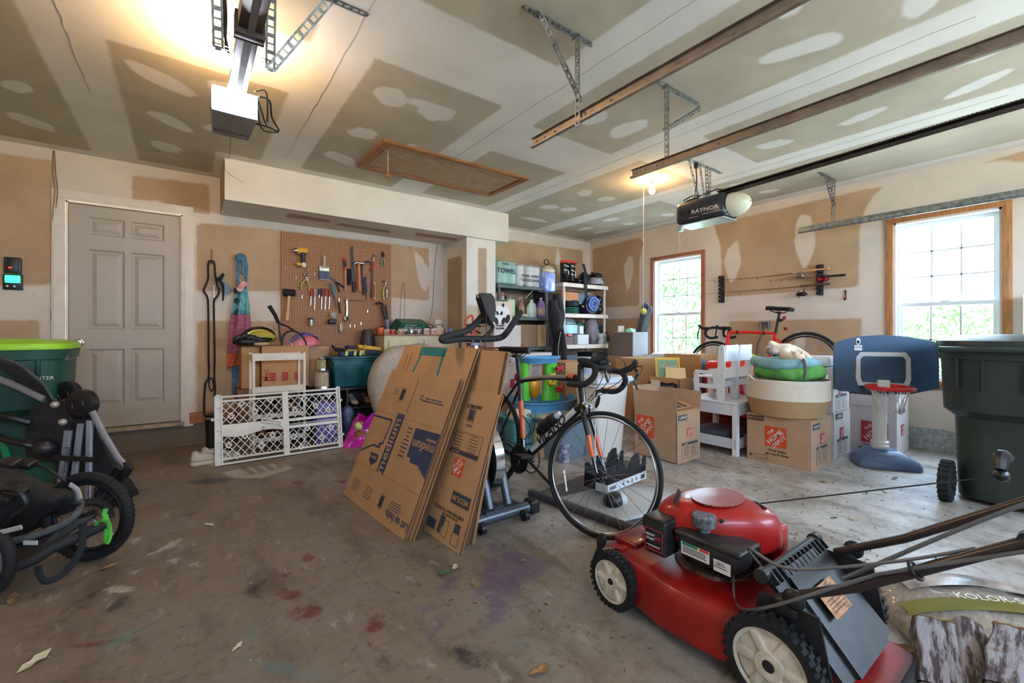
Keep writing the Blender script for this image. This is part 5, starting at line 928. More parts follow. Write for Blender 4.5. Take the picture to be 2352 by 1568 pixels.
def saddle_mesh(F,m,t):
  sec=[(-.13,.075,.0),(-.11,.078,.006),(-.05,.06,.004),(.02,.03,.0),(.10,.020,.0),(.14,.014,-.006)]
  b=MB(F)
  def fn(u,v):
    i=u*(len(sec)-1);k=min(int(i),len(sec)-2);f=i-k;x=sec[k][0]*(1-f)+sec[k+1][0]*f;w_=sec[k][1]*(1-f)+sec[k+1][1]*f;z=sec[k][2]*(1-f)+sec[k+1][2]*f
    a=math.pi*2*v;return(x,w_*math.cos(a),z+(.016 if math.sin(a)>0 else .03)*math.sin(a))
  b.grid(fn,20,20);b.prism([fn(0,i/16) for i in range(16)],(.002,0,0));b.prism([fn(1,i/16) for i in range(16)],(.002,0,0));b.build('saddle',m,t,weld=.0005)
  b=MB(F);b.bez([(-.10,.03,-.02),(-.04,.022,-.05),(.04,.022,-.05),(.12,.006,-.02)],.0035,6);b.bez([(-.10,-.03,-.02),(-.04,-.022,-.05),(.04,-.022,-.05),(.12,-.006,-.02)],.0035,6);b.box((0,0,-.05),(.05,.04,.02));b.build('saddle_rail',DS,t)
def ltr(F,s,p0,p1,size,m,par,side):
  """lettering along a tube in the bike plane"""
  p0=V(p0);p1=V(p1);x=(p1-p0).normalized();n=V((0,side,0));y=n.cross(x);c=(p0+p1)/2;MB(F).text(s,size,AX(c,x,y,n),bold=.0015,sx=1.1,shear=.2).build('lettering',m,par,smooth=False)
# black road bike: local x forward, y left, z up; leans to its left on a kickstand
lean=math.radians(6.5);cL,sL=math.cos(lean),math.sin(lean)
FB=Matrix(((0.03,cL,sL,1.775),(-1,0,0,2.70),(0,-sL,cL,0),(0,0,0,1)))
FB=AX((1.775,2.70,.0),V((.0,-1,0)),V((cL,0,-sL)),V((sL,0,cL)))
t=thing('road_bike','black road bike with orange stripes, white letters and drop handlebars, on its kickstand','bicycle',(1.775,2.2,0))
BK=mat('black_bike_paint',(24,25,28),.22,coat=.4);ORB=mat('bike_orange',(222,100,40),.3);WB_=mat('bike_white',(220,220,218),.3)
RH=(0,0,.338);BB=(.39,0,.272);ST=(.262,0,.775);SP=(.20,0,.965);HT=(.845,0,.835);HB=(.885,0,.69);FH=(1.02,0,.338)
make_wheel(FB@TR(RH,(90,0,0)),.338,t,24,DS,.02)
b=MB(FB);b.tube([BB,(.33,0,.50),ST],[.019,.018,.016],12);b.tube([ST,(.55,0,.825),HT],[.014,.016,.019],12,asp=1.1);b.tube([BB,HB],[.028,.024],14);b.tube([HB,HT],.021,12)
for s in(-1,1):b.tube([(BB[0]-.02,s*.03,BB[2]),(.25,s*.045,.29),(0,s*.065,.338)],[.014,.011,.009],8);b.tube([(0,s*.065,.338),(.15,s*.045,.60),(ST[0]-.005,s*.018,ST[2]-.02)],[.008,.009,.009],8)
b.cyl((BB[0],-.035,BB[2]),(BB[0],.035,BB[2]),.024);fr=b.build('frame',BK,t)
b=MB(FB);b.tube([(.36,0,.40),(.33,0,.515),(.295,0,.64)],[.0195,.0188,.018],12,cap=False);b.tube([(.755,0,.845),(.80,0,.842)],[.0195,.0205],12,cap=False);b.build('orange_stripe',ORB,fr)
p=[V(BB).lerp(V(HB),k) for k in(.18,.92)];b=MB(FB);[b.tube([p[0]+V((0,s*.012,.004)),p[1]+V((0,s*.011,.003))],[.0225,.0205],10,cap=False) for s in(-1,)];b.build('white_decal',WB_,fr)
ltr(FB,'VILANO',p[0]+V((0,-.0375,0)),p[1]+V((0,-.0335,0)),.075,INKK,fr,-1)
b=MB(FB);b.tube([ST,SP],.0135,12);b.lathe([(.018,-.02),(.021,-.02),(.021,.015),(.018,.015)],TR(ST,(0,-18,0)));b.build('seat_post',BLK,t)
saddle_mesh(FB@TR((.20,0,.995),(0,-2,0)),BLK,t)
stA=V(HB);stD=(V(HT)-V(HB)).normalized();steer=math.radians(18)
FS=FB@Matrix.Translation(stA)@Matrix.Rotation(steer,4,stD)@Matrix.Translation(-stA)
FH2=(1.045,0,.338)
fw=make_wheel(FS@TR(FH2,(90,0,0)),.338,t,24,mat('silver_rim',(150,148,146),.3,.8),.018)
b=MB(FS);b.tube([(1.042-.20,.018,.19),(1.042-.235,.018,.30)],.01,6,asp=.3,up=(0,1,0));b.build('reflector',WHT,fw)
b=MB(FS)
for s in(-1,1):b.tube(smooth([(.89,0,.685),(.905,s*.035,.655),(.94,s*.048,.58),(1.0,s*.053,.44),FH2[:1]+(s*.055,.338)],4),interp([.02,.017,.014,.011,.008],17),10)
b.cyl((FH2[0],-.065,.338),(FH2[0],.065,.338),.008);b.build('fork',BK,t)
b=MB(FS);[b.tube([(.965,s*.0505,.53),(.99,s*.053,.46),(1.01,s*.0545,.42)],[.0145,.013,.012],10,cap=False) for s in(-1,1)];b.build('fork_stripe',ORB,t)
b=MB(FS);b.box((.90,0,.69),(.03,.05,.03),bev=.005);[b.bez([(.91,s*.01,.70),(.92,s*.035,.69),(.925,s*.022,.645)],.008,8) for s in(-1,1)];b.build('brake_caliper',HK,t)
b=MB(FS);hc=V((.835,0,.925));b.tube([HT,hc],.019,12);b.tube([hc,hc+V((.09,0,.0))],.017,12);b.build('stem',BLK,t)
C0=hc+V((.10,0,0));TAPE=mat('bar_tape',(28,28,30),.8,var=.15,scale=60,bump=.5,bscale=70)
b=MB(FS);b.cyl(C0+V((0,-.12,0)),C0+V((0,.12,0)),.0145,n=14)
for s in(-1,1):
  P=[C0+V(q) for q in[(0,s*.10,0),(0,s*.19,0),(.01,s*.215,.0),(.05,s*.22,-.002),(.085,s*.214,-.02),(.10,s*.214,-.06),(.075,s*.216,-.105),(.03,s*.218,-.128),(-.05,s*.22,-.13)]];b.tube(smooth(P,5),.0165,12)
  H0=C0+V((.07,s*.213,.0));b.bez([H0,H0+V((.045,0,.02)),H0+V((.075,0,.05))],[.018,.019,.014],12);b.ell(H0+V((.078,0,.055)),(.018,.015,.024))
b.build('handlebar',TAPE,t)
b=MB(FS)
for s in(-1,1):H0=C0+V((.14,s*.213,.03));b.bez([H0,H0+V((.03,0,-.03)),H0+V((.02,s*.004,-.08)),H0+V((.04,s*.004,-.13))],[.010,.009,.008,.006],8)
b.build('brake_lever',mat('lever_metal',(70,70,72),.3,.7),t)
b=MB(FS)
for s in(-1,1):H0=C0+V((.14,s*.21,.03));b.bez([H0,H0+V((.08,-s*.06,.0)),H0+V((.05,-s*.14,-.1)),(.93,s*.02,.74)],.0023,6);b.bez([C0+V((.0,s*.1,-.01)),C0+V((.07,s*.05,-.06)),(.92,s*.02,.72)],.0023,6)
b.build('cable',BLK,t)
me=C0+V((-.06,.222,-.13));b=MB(FS);b.bez([me,me+V((-.03,.02,-.01)),me+V((-.035,.035,-.03))],.007,8);b.ell(me+V((-.02,.03,-.075)),(.010,.05,.042),(0,10,35));b.build('bar_mirror',BLK,t)
b=MB(FS);[b.ell(C0+V((.02,y,.03)),(.03,.03,.02)) for y in(-.06,.05)];b.box(C0+V((.01,.0,.03)),(.05,.04,.04),bev=.008);b.build('lamp_mount',BLK,t)
FD=FB@Matrix.Diagonal((1,-1,1,1))
b=MB(FD);b.lathe([(.09,-.002),(.094,-.002),(.094,.003),(.09,.003)],TR((BB[0],-.052,BB[2]),(90,0,0)),n=44)
for i in range(44):a=2*math.pi*i/44;b.box((BB[0]+.096*math.cos(a),-.052,BB[2]+.096*math.sin(a)),(.007,.003,.007),rot=(0,-math.degrees(a),0))
b.lathe([(.06,-.004),(.09,-.003),(.09,.003),(.06,.004)],TR((BB[0],.047,BB[2]),(90,0,0)),n=44);b.lathe([(.035,-.004),(.075,-.004),(.075,.004),(.035,.004)],TR((BB[0],.056,BB[2]),(90,0,0)),n=40)
for i in range(40):a=2*math.pi*i/40;b.box((BB[0]+.094*math.cos(a),.047,BB[2]+.094*math.sin(a)),(.007,.003,.007),rot=(0,-math.degrees(a),0))
for k in range(5):a=k*1.257;b.box((BB[0]+.045*math.cos(a),.05,BB[2]+.045*math.sin(a)),(.075,.006,.014),rot=(0,-math.degrees(a),0))
b.build('chainring',BLK,t)
b=MB(FD);b.tube([(BB[0],.07,BB[2]),(BB[0]+.155,.085,BB[2]+.055)],[.014,.01],10);b.tube([(BB[0],-.07,BB[2]),(BB[0]-.155,-.085,BB[2]-.055)],[.014,.01],10);b.build('crank_arm',BLK,t)
b=MB(FD);b.box((BB[0]+.155,.135,BB[2]+.055),(.09,.10,.02),bev=.005);b.box((BB[0]-.155,-.135,BB[2]-.055),(.09,.10,.02),bev=.005);b.build('pedal',BLK,t)
b=MB(FD);b.tube([(BB[0],.05,BB[2]+.088),(.0,.05,.338+.04)],.003,6);b.tube([(BB[0],.05,BB[2]-.088),(.02,.05,.24),(-.01,.05,.30)],.003,6);b.build('chain',DS,t)
b=MB(FD);[b.lathe([(.01,0),(r,0),(r,.003),(.01,.003)],TR((0,.035+i*.005,.338),(90,0,0)),n=30) for i,r in enumerate((.045,.04,.034,.028))];b.box((.015,.06,.25),(.02,.015,.11),bev=.004);b.build('cassette',DS,t);b=MB(FB);b.tube([(.30,-.017,.793),(.5,-.017,.822),(.74,-.02,.842)],[.008,.011,.012],8);b.build('silver_decal',mat('silver_decal',(176,172,166),.35,.5),fr)
b=MB(FB);b.tube([(BB[0]-.05,.03,BB[2]+.01),(BB[0]-.09,.36,.03)],[.012,.010],8);b.ell((BB[0]-.09,.365,.028),(.018,.014,.012));b.build('kickstand',BLK,t)
bt0=V(BB).lerp(V(HB),.36);dx_=(V(HB)-V(BB)).normalized();up_=V((-dx_.z,0,dx_.x));q0=bt0+up_*.068
b=MB(FB);b.tube([q0,q0+dx_*.03,q0+dx_*.14,q0+dx_*.17,q0+dx_*.185],[.034,.036,.036,.033,.022],18);bo=b.build('bottle_body',mat('bottle_black',(28,29,32),.4),t)
b=MB(FB);b.tube([q0+dx_*.185,q0+dx_*.205,q0+dx_*.22],[.02,.018,.012],14);b.build('bottle_cap',mat('bottle_cap_grey',(206,206,208),.4),t)
b=MB(FB);[b.torus((0,0,0),.038,.003,M=AX(q0+dx_*k,up_,V((0,1,0))),n=28) for k in(.05,.12)];b.bez([q0-dx_*.012-up_*.04,q0-dx_*.015,q0+up_*.04,q0+dx_*.12+up_*.042],.0035);b.build('bottle_cage',BLK,t)
b=MB(FB);q1=V((.335,0,.50));b.bez([q1+V((.018,.02,.05)),q1+V((.03,.03,.06)),q1+V((.10,.03,.0)),q1+V((.05,.02,-.10))],.0035);b.bez([q1+V((.018,-.02,.05)),q1+V((.09,-.03,.02)),q1+V((.12,-.02,-.03)),q1+V((.06,-.02,-.10))],.0035);b.build('spare_cage',BLK,t)
b=MB(FB);b.box((.235,0,.80),(.05,.022,.05),bev=.006);b.build('tail_lamp',mat('tail_red',(170,30,60),.3),t)
# things in front of / under the front wheel ----------------------------------
MATG=mat('grey_foam_mat',(96,94,96),.9,var=.15,scale=60,bump=.5,bscale=120)
t=thing('floor_mat','grey ribbed floor mat with a rolled front edge under the bike wheel','mat',(2.15,2.1,0));a0,a1=V((1.87,2.33,0)),V((1.98,1.55,0));b=MB();b.slab(a0+V((0,0,.001)),a1+V((0,0,.001)),a1+V((.72,.12,.001)),a0+V((.68,.10,.001)),.006,(0,0,1));b.build('mat_sheet',MATG,t)
b=MB();b.tube([a0+V((0,.0,.026)),a1+V((0,0,.026))],.025,16);b.build('rolled_edge',mat('grey_foam_dark',(78,72,72),.85,var=.1,scale=40),t)
t=thing('folded_board','pale grey plastic sheet sagging over the mat behind the front wheel','sheet',(2.3,2.0,.01));b=MB();b.grid(lambda u,v:(1.98+.72*u,2.18-.50*v-.15*u,.014+.075*math.sin(math.pi*min(1,u*1.1))*math.sin(math.pi*v)**.7),20,14);b.build('sheet_body',mat('pale_grey_sheet',(176,174,172),.45),t,solid=.006)
t=thing('shoe_cleat_box','black and white printed retail tray box with cut-outs, behind the front wheel spokes','box',(2.33,1.98,.10),6);F=LF(t)
b=MB(F);pr=[(-.22,0),(.22,0),(.235,.155),(.20,.155),(.185,.10),(.155,.10),(.14,.19),(.10,.19),(.05,.165),(.02,.10),(-.02,.12),(-.06,.175),(-.10,.175),(-.12,.12),(-.15,.12),(-.17,.15),(-.21,.15)]
b.prism([(x,-.09,z) for x,z in pr],(0,.006,0));b.prism([(x,.09,z) for x,z in pr],(0,.006,0));b.bx(-.22,.22,-.09,.09,0,.09);bd=b.build('tray',mat('black_retail_card',(28,30,38),.3),t,smooth=False)
b=MB(F);b.bx(-.225,.225,-.0945,.0,-.001,.05);st=b.build('white_band',mat('white_band',(214,214,214),.5),t,smooth=False);ink(F@AX((-.22,-.0955,0),(1,0,0),(0,0,1)),[('t','SARIS',.03,.05,.025,0,1,INKK)]+[('t','k',.03,.17+i*.05,.025,0,1,INKK) for i in range(4)]+[('r',.40,.022,.05,.03,0,INKG)],st)
t=thing('trainer_pod','black and white rounded foot pod under the sagging sheet','pod',(2.13,1.82,.012));F=LF(t);b=MB(F);b.ell((0,0,.055),(.075,.06,.055));b.build('pod_body',BLK,t);b=MB(F);b.ell((.03,-.012,.055),(.05,.055,.048));b.build('pod_cap',mat('pod_white',(196,196,196),.3),t)
# ================================================================== SHELVES AT THE BACK
def shelf_unit(label,x0,x1,y0,y1,zs,m,th=.045,post=.018,round_=0):
  t=thing('shelving_unit',label,'shelf',((x0+x1)/2,(y0+y1)/2,0))
  for z in zs:
    b=MB();b.bx(x0,x1,y0,y1,z-.012,z,bev=.003);b.bx(x0,x1,y0,y0+.012,z-th,z-.001,bev=.004);b.bx(x0,x1,y1-.012,y1,z-th,z-.001);b.bx(x0,x0+.012,y0,y1,z-th,z-.001,bev=.003);b.bx(x1-.012,x1,y0,y1,z-th,z-.001)
    n=4
    for k in range(1,n):xx=x0+(x1-x0)*k/n;b.bx(xx-.002,xx+.002,y0-.002,y0+.002,z-th,z)
    b.build('shelf_board',m,t,smooth=False)
  for x in(x0+.05,x1-.05):
    for y in(y0+.04,y1-.04):MB().cyl((x,y,0),(x,y,zs[-1]-.01),post,n=14).build('post',m,t)
  return t
GSH=mat('slate_green_shelf',(86,100,98),.5,var=.05);BSH=mat('beige_shelf',(222,200,184),.5,var=.03)
shelf_unit('dark green-grey plastic shelving unit loaded with paper towels and bottles',3.29,4.22,4.78,5.22,(.12,.50,.915,1.33,1.755),GSH)
shelf_unit('beige plastic shelving unit in the far corner with helmets on top',4.44,5.42,4.76,5.24,(.12,.50,.935,1.40,1.855),BSH,.06,.022)
YG=4.90
def item(fn,name,label,cat,m,group=None,**k):b=MB();fn(b);return tag(b.build(name,m,**k),label,cat,group)
def pack(name,label,x0,x1,z0,z1,m,txt=None,film=True,y0=4.80,y1=5.06):
  t=thing(name,label,'pack',((x0+x1)/2,(y0+y1)/2,z0));w_=x1-x0;b=MB();b.box(((x0+x1)/2,(y0+y1)/2,(z0+z1)/2),(w_,y1-y0,z1-z0),bev=.035);bd=b.build('wrapper',m,t,wild=.008,wscale=18)
  b=MB();c=((x0+x1)/2,(y0+y1)/2)
  if txt:b=MB();[b.text(s_,sz,AX((x0+w_*u,y0-.012,z0+(z1-z0)*v),(1,0,0),(0,0,1)),bold=sz*.02) for s_,sz,u,v in txt];b.build('lettering',INKN,bd,smooth=False)
  return t
pack('towel_pack','pale green paper towel pack with dark lettering, leftmost on the top shelf',3.30,3.62,1.76,2.08,mat('mint_wrap',(150,184,172),.25,var=.12,scale=8),[('TOWEL',.09,.45,.55),('ULTRA',.035,.4,.85)])
def rolls(label,x0,z0,n=2,m=WHT):
  t=thing('paper_roll_pack',label,'pack',(x0+.1,4.92,z0));
  b=MB();[b.lathe([(.02,0),(.062,0),(.066,.01),(.066,.265),(.06,.275),(.02,.275)],TR((x0+.066+i*.12,4.90,z0+.006))) for i in range(n)];[b.lathe([(.02,0),(.062,0),(.066,.01),(.066,.265),(.06,.275),(.02,.275)],TR((x0+.066+i*.12,5.04,z0+.006))) for i in range(n)];rr=b.build('rolls',mat('paper_white',(232,228,222),.8),t)
  b=MB();b.box((x0+.06*n+.006,4.965,z0+.155),(.12*n+.035,.30,.31),bev=.05);b.build('clear_wrap',filmmat('wrap_film',(225,235,238),.28,.08),t,wild=.022,wscale=16)
  b=MB();[b.text(s_,.05,AX((x0+.12,4.806,z0+z),(1,0,0),(0,0,1)),bold=.001) for s_,z in(('PAPER',.14),('TOWEL',.08))];b.build('lettering',INKK,t,smooth=False)
rolls('clear-wrapped paper rolls in the middle of the top shelf',3.66,1.76,1);rolls('clear-wrapped double pack of paper towels on the top shelf, lettered',3.83,1.76,2)
pack('towel_pack','crinkled bright blue plastic pack drooping at the right end of the top shelf',4.09,4.29,1.70,1.98,mat('blue_film',(66,96,164),.2,var=.5,scale=12,col2=(200,210,230)),y0=4.74,y1=4.95)
t=thing('pump_sprayer','white pump sprayer tank with a black handle and hose behind the packs','sprayer',(4.36,5.05,1.86));F=LF(t);b=MB(F);b.lathe([(0,-.09),(.11,-.09),(.125,-.06),(.13,.16),(.14,.165),(.14,.19),(.13,.195),(.10,.24),(.05,.26),(0,.26)]);b.build('tank',mat('ivory_plastic',(214,202,180),.45),t)
b=MB(F);b.torus((0,0,0),.045,.009,M=TR((.01,0,.32),(90,0,0),(1,.8,1)),n=24);b.cyl((0,0,.25),(0,0,.29),.012);b.bez([(-.06,-.05,.24),(-.16,-.08,.22),(-.17,-.1,.1),(-.15,-.1,.0)],.006);b.bez([(-.14,-.08,.1),(0,-.14,.02),(.12,-.13,.0)],.003);b.build('pump_handle',BLK,t)
tag(MB().bx(4.27,4.44,4.99,5.22,.0,1.765).build('crate_tower',mat('dim_crate',(70,66,64),.9)),'dark boxes stacked in the gap between the two shelf units','box')
# bottles
def bottle(label,x,z,r,h,m,capm,kind='round',y=YG,lab=None,name='bottle',grp='bottles on the green shelf',trig=None):
  t=thing(name,label,'bottle',(x,y,z),group=grp);F=LF(t);b=MB(F)
  if kind=='jug':
    b.lathe([(0,0),(r*.9,0),(r,.01),(r,h*.55),(r*.8,h*.75),(r*.3,h*.92),(r*.28,h)],n=24,sy=.75);b.build('body',m,t)
    b=MB(F);b.bez([(r*.3,0,h*.88),(r*.7,0,h*.86),(r*.95,0,h*.68),(r*.9,0,h*.5)],.009,8);b.build('handle',m,t)
  else:b.lathe([(0,0),(r*.95,0),(r,.008),(r,h*.62),(r*.4,h*.82),(r*.35,h*.9)],n=20,sy=.7);b.build('body',m,t)
  b=MB(F)
  if trig:b.box((0,0,h*.93),(.024,.02,h*.08));b.box((-.012,0,h*1.0),(.06,.02,.025),bev=.004);b.bez([(-.02,0,h*.97),(-.035,0,h*.92),(-.03,0,h*.86)],.005)
  else:b.cyl((0,0,h*(.9 if kind!='jug' else 1)),(0,0,h*1.06),r*.34)
  b.build('cap',capm,t)
  if lab:b=MB(F);b.lathe([(r*1.01,h*.15),(r*1.02,h*.16),(r*1.02,h*.5),(r*1.01,h*.51)],n=20,sy=.72 if kind!='jug' else .76,a0=180,a1=360);b.build('label',lab,t)
Z2=1.331
tag(MB().bx(3.50,3.62,4.84,5.0,Z2,Z2+.235,bev=.003).build('green_white_box',mat('pale_green_card',(206,222,196),.5,col2=(160,206,130),scale=6)),'pale green and white carton beside the panda box on the shelf','box')
bottle('spray bottle with a salmon trigger and green collar behind the pale green carton',3.58,Z2,.04,.34,mat('white_hdpe',(226,222,216),.4),mat('salmon_cap',(226,130,110),.4),y=5.08,trig=1)
bottle('cream bottle leaning behind the orange-labelled bottle',3.70,Z2,.045,.30,mat('cream_bottle',(216,190,166),.4),mat('cream_cap',(206,180,160),.4),y=5.06)
bottle('bottle with orange top and teal printed label, middle of the green shelf',3.78,Z2,.05,.26,mat('teal_print_bottle',(40,130,130),.3,col2=(210,90,60),scale=20),mat('orange_cap',(220,110,40),.4),lab=mat('mixed_label',(70,130,90),.4,col2=(206,150,80),scale=30))
bottle('clear spray bottle between the orange-topped bottle and the gallon jug',3.87,Z2,.04,.28,mat('clear_bottle',(196,214,206),.2),mat('white_hdpe',(226,222,216),.4),y=5.02,trig=1)
bottle('clear gallon jug with a handle on the green shelf',3.955,Z2,.085,.235,mat('cloudy_jug',(206,226,218),.25),mat('white_hdpe',(226,222,216),.4),'jug')
bottle('purple cleaner jug with a printed label at the right end of the green shelf',4.13,Z2,.07,.27,mat('purple_liquid',(142,118,176),.3),mat('cream_cap',(206,180,160),.4),'jug',lab=mat('purple_label',(176,140,190),.4,col2=(206,176,90),scale=25))
bottle('dark green bottle behind the others on the green shelf',3.68,Z2,.045,.30,mat('bottle_green',(40,80,48),.4),BLK,y=5.14)
tag(MB().cyl((3.93,5.0,Z2+.28),(4.0,4.9,Z2+.40),.007).build('white_rod',WHT),'thin white rod poking up between the bottles on the green shelf','rod')
tag(MB().cyl((3.66,4.82,Z2+.025),(3.80,4.80,Z2+.02),.02).build('tool_handle',mat('cream_grip',(206,190,160),.5)),'small cream handle lying in front of the bottles','handle')
carton('open tan shipping box on the third green shelf',3.68,3.98,4.80,5.12,.918,1.225,mat('dull_brown_card',(150,118,92),.9),tape=False)
carton('narrow yellowish box with taped edge on the third green shelf',3.985,4.14,4.79,5.12,.918,1.225,mat('yellow_card',(206,170,122),.8),{'front':lambda a,c:[('r',a*.5,c*.5,.004,c*.7,0,INKG)]},tape=False)
carton('tall narrow red and black box at the right end of the third green shelf',4.145,4.20,4.80,5.05,.918,1.19,mat('red_black_card',(110,40,44),.6,col2=(60,56,58),scale=14),tape=False)
# beige shelf contents
t=thing('ski_boots','pair of black ski boots with buckles on top of the beige shelf','boots',(4.72,4.92,1.857));F=LF(t);SKB=mat('ski_boot_black',(26,26,28),.25,coat=.3)
for i,x in enumerate((-.09,.06)):
  b=MB(F);b.tube([(x,.02,.0),(x,.02,.10),(x+.01,.03,.2),(x+.015,.04,.32)],[.06,.055,.062,.065],14);b.ell((x,-.07,.045),(.055,.12,.05));b.build('boot_shell',SKB,t)
  b=MB(F);[b.box((x-.01,-.04-.02*(z<.1),z),(.10,.012,.016),(0,10,0)) for z in(.08,.14,.2,.27)];b.cyl((x+.02,-.055,.06),(x+.02,-.052,.2),.014);b.build('buckle',ALU,t)
b=MB(F);b.tube([(-.19,0,.33),(-.1,-.04,.34),(.05,-.04,.34),(.14,0,.33)],.02,8);b.build('red_lining',mat('lining_red',(206,50,44),.7),t)
tag(MB().tube([(4.60,4.88,1.86),(4.60,4.84,1.93),(4.58,4.85,1.98),(4.62,4.92,1.98)],.045,12).build('black_bag',LEA),'black soft bag lying left of the ski boots','bag')
item(lambda b:b.tube([(4.90,4.80,2.17),(4.90,4.745,2.0),(4.90,4.745,1.64)],.03,4,asp=.15,up=(1,0,0)),'hanging_strap','wide black strap hanging down over the beige shelf edge','strap',LEA)
helmet('glossy black helmet between the ski boots and the silver helmet',(5.04,4.92,1.87),-80,SKB,BLK,r=(.11,.09,.17),vents=False,name='snow_helmet')
t=helmet('silver helmet with a black cap section at the right end of the beige shelf',(5.30,4.92,1.885),-70,mat('silver_helmet',(176,176,182),.25),BLK,r=(.13,.12,.13),vents=False,name='snow_helmet');F=LF(t)
b=MB(F);b.ell((0,0,.14),(.12,.10,.055));b.build('top_cap',BLK,t);b=MB(F);[b.ell((.135,y,.07),(.012,.014,.008)) for y in(-.04,.04)];b.bez([(.1,-.1,.1),(.05,-.17,.16),(.0,-.16,.18)],.012);b.build('vent',BLK,t)
Z3=1.402
carton('small tan tray box at the left of the middle beige shelf',4.47,4.80,4.80,5.1,Z3+.19,Z3+.32,mat('orange_card',(190,130,84),.8),tape=False)
t=thing('garden_hose','coiled black hose resting on the green one on the beige shelf','hose',(4.72,4.96,Z3));b=MB();[b.torus((4.72,4.96,Z3+.125+.022*i),.17-.004*(i%2),.012,n=40) for i in range(4)];b.build('coil',BLK,t);b=MB();b.cyl((4.89,4.82,Z3+.13),(4.91,4.80,Z3+.10),.014);b.build('brass_end',mat('brass',(190,160,90),.3,.9),t)
t=thing('garden_hose','coiled dark green hose at the bottom of the pile on the beige shelf','hose',(4.70,4.96,Z3));b=MB();[b.torus((4.70,4.96,Z3+.014+.025*i),.18-.004*(i%2),.0125,n=40) for i in range(4)];b.build('coil',mat('hose_green',(20,84,66),.4),t)
NYL=mat('navy_nylon',(40,50,84),.4,var=.3,scale=20);BLN=mat('denim_blue_nylon',(98,124,176),.5,var=.2,scale=18,bump=.4,bscale=20)
item(lambda b:b.tube([(4.90,4.86,Z3+.24),(4.92,5.1,Z3+.24)],.085,18),'stuff_sack','small navy stuff sack above the hoses','sack',NYL,wild=.012,wscale=14)
item(lambda b:b.box((4.92,5.0,Z3+.078),(.05,.1,.15),bev=.01),'black_pouch','black pouch wedged between the hoses and the blue roll','pouch',LEA)
t=thing('sleeping_bag','rolled denim-blue and black sleeping bag on the beige shelf','sleeping bag',(5.11,4.95,Z3));b=MB();b.tube([(5.11,4.80,Z3+.155),(5.11,5.15,Z3+.155)],.145,22);b.build('outer_roll',NYL,t,wild=.012,wscale=10)
b=MB();sp=[(5.11+(.12-.0042*i)*math.cos(i*.55),4.79-.01*(i%2),Z3+.15+(.12-.0042*i)*math.sin(i*.55)) for i in range(26)];b.tube(smooth(sp,2),.02,8);b.build('inner_spiral',BLN,t)
item(lambda b:[b.ell((5.31,4.9,Z3+.23),(.085,.1,.085)),b.ell((5.33,4.9,Z3+.085),(.075,.1,.08))],'black_helmets','glossy black rounded gear at the right end of the hose shelf','gear',SKB)
Z4=.937
t=thing('clear_bin','small clear bin with a pale blue body on the third beige shelf','bin',(4.66,4.95,Z4));b=MB();b.bx(4.50,4.80,4.82,5.08,Z4+.16,Z4+.30,bev=.012);b.build('body',mat('pale_aqua',(150,196,210),.3),t);b=MB();b.box((4.65,4.95,Z4+.35),(.28,.24,.09),top=(.2,.16),bev=.01);b.build('lid',mat('smoky_clear',(120,130,136),.2),t)
item(lambda b:b.bx(4.50,4.68,4.80,5.0,Z4+.001,Z4+.155,bev=.01),'red_grey_bag','crumpled grey mesh bag with red top under the clear bin','bag',mat('mesh_grey',(140,116,110),.8,col2=(96,84,80),scale=40),wild=.012,wscale=20)
item(lambda b:b.box((4.60,4.79,Z4+.14),(.10,.03,.045),bev=.01),'red_clip','bright red clip at the left edge of the third beige shelf','clip',REDP)
item(lambda b:b.bx(4.78,5.02,4.80,5.05,Z4,Z4+.15,bev=.004),'white_game_box','flat white box with dark print on the third beige shelf','box',mat('white_print_box',(214,214,216),.5))
item(lambda b:b.box((4.90,4.86,Z4+.22),(.085,.05,.12),bev=.004),'white_carton','small white carton standing on the flat white box','box',mat('card_white',(222,220,216),.6))
item(lambda b:b.ell((4.97,4.98,Z4+.26),(.12,.1,.10)),'green_bag','small green fabric bag behind the white carton','bag',mat('bag_green',(60,104,88),.7),wild=.04,wscale=9)
item(lambda b:b.ell((5.14,4.86,Z4+.20),(.14,.09,.23)),'grey_bag','slumped grey-purple bag in the middle of the third beige shelf','bag',mat('mauve_grey_fabric',(112,104,110),.7,var=.2),wild=.05,wscale=8)
t=thing('woven_basket','dark teal perforated basket at the right end of the third beige shelf','basket',(5.33,4.92,Z4+.17));b=MB(LF(t));b.box((0,0,.075),(.17,.18,.15),top=(.21,.22));b.build('basket_wall',mat('dark_teal_basket',(34,62,66),.5),t);b=MB(LF(t));[b.box((x,-.1-z*.09,z),(.016,.012,.016)) for x in(-.07,-.04,-.01,.02,.05) for z in(.03,.065,.1)];b.build('holes',INKK,t,smooth=False)
carton('black and white striped box under the teal basket',5.20,5.42,4.76,5.0,Z4,Z4+.165,mat('mono_box',(206,204,200),.5,col2=(40,40,42),scale=8),tape=False)
item(lambda b:b.ell((5.40,4.80,Z4+.10),(.07,.06,.09)),'baseball_hat','black baseball hat hanging over the shelf corner','hat',LEA,wild=.02)
item(lambda b:b.box((5.36,4.742,Z4-.06),(.06,.004,.1),rot=(0,6,0)),'white_tag','white paper tag dangling from the third beige shelf','tag',WHT)
for i,(x0,x1,h,c,lab) in enumerate([(4.5,4.8,.28,(64,66,74),'dark carton at the left of the lower beige shelf'),(4.82,5.1,.24,(150,150,156),'grey carton in the middle of the lower beige shelf'),(5.12,5.38,.30,(48,50,54),'black carton at the right of the lower beige shelf')]):item(lambda b:b.bx(x0,x1,4.82,5.15,.503,.503+h,bev=.005),'storage_carton',lab,'box',mat('dc%d'%i,c,.6))
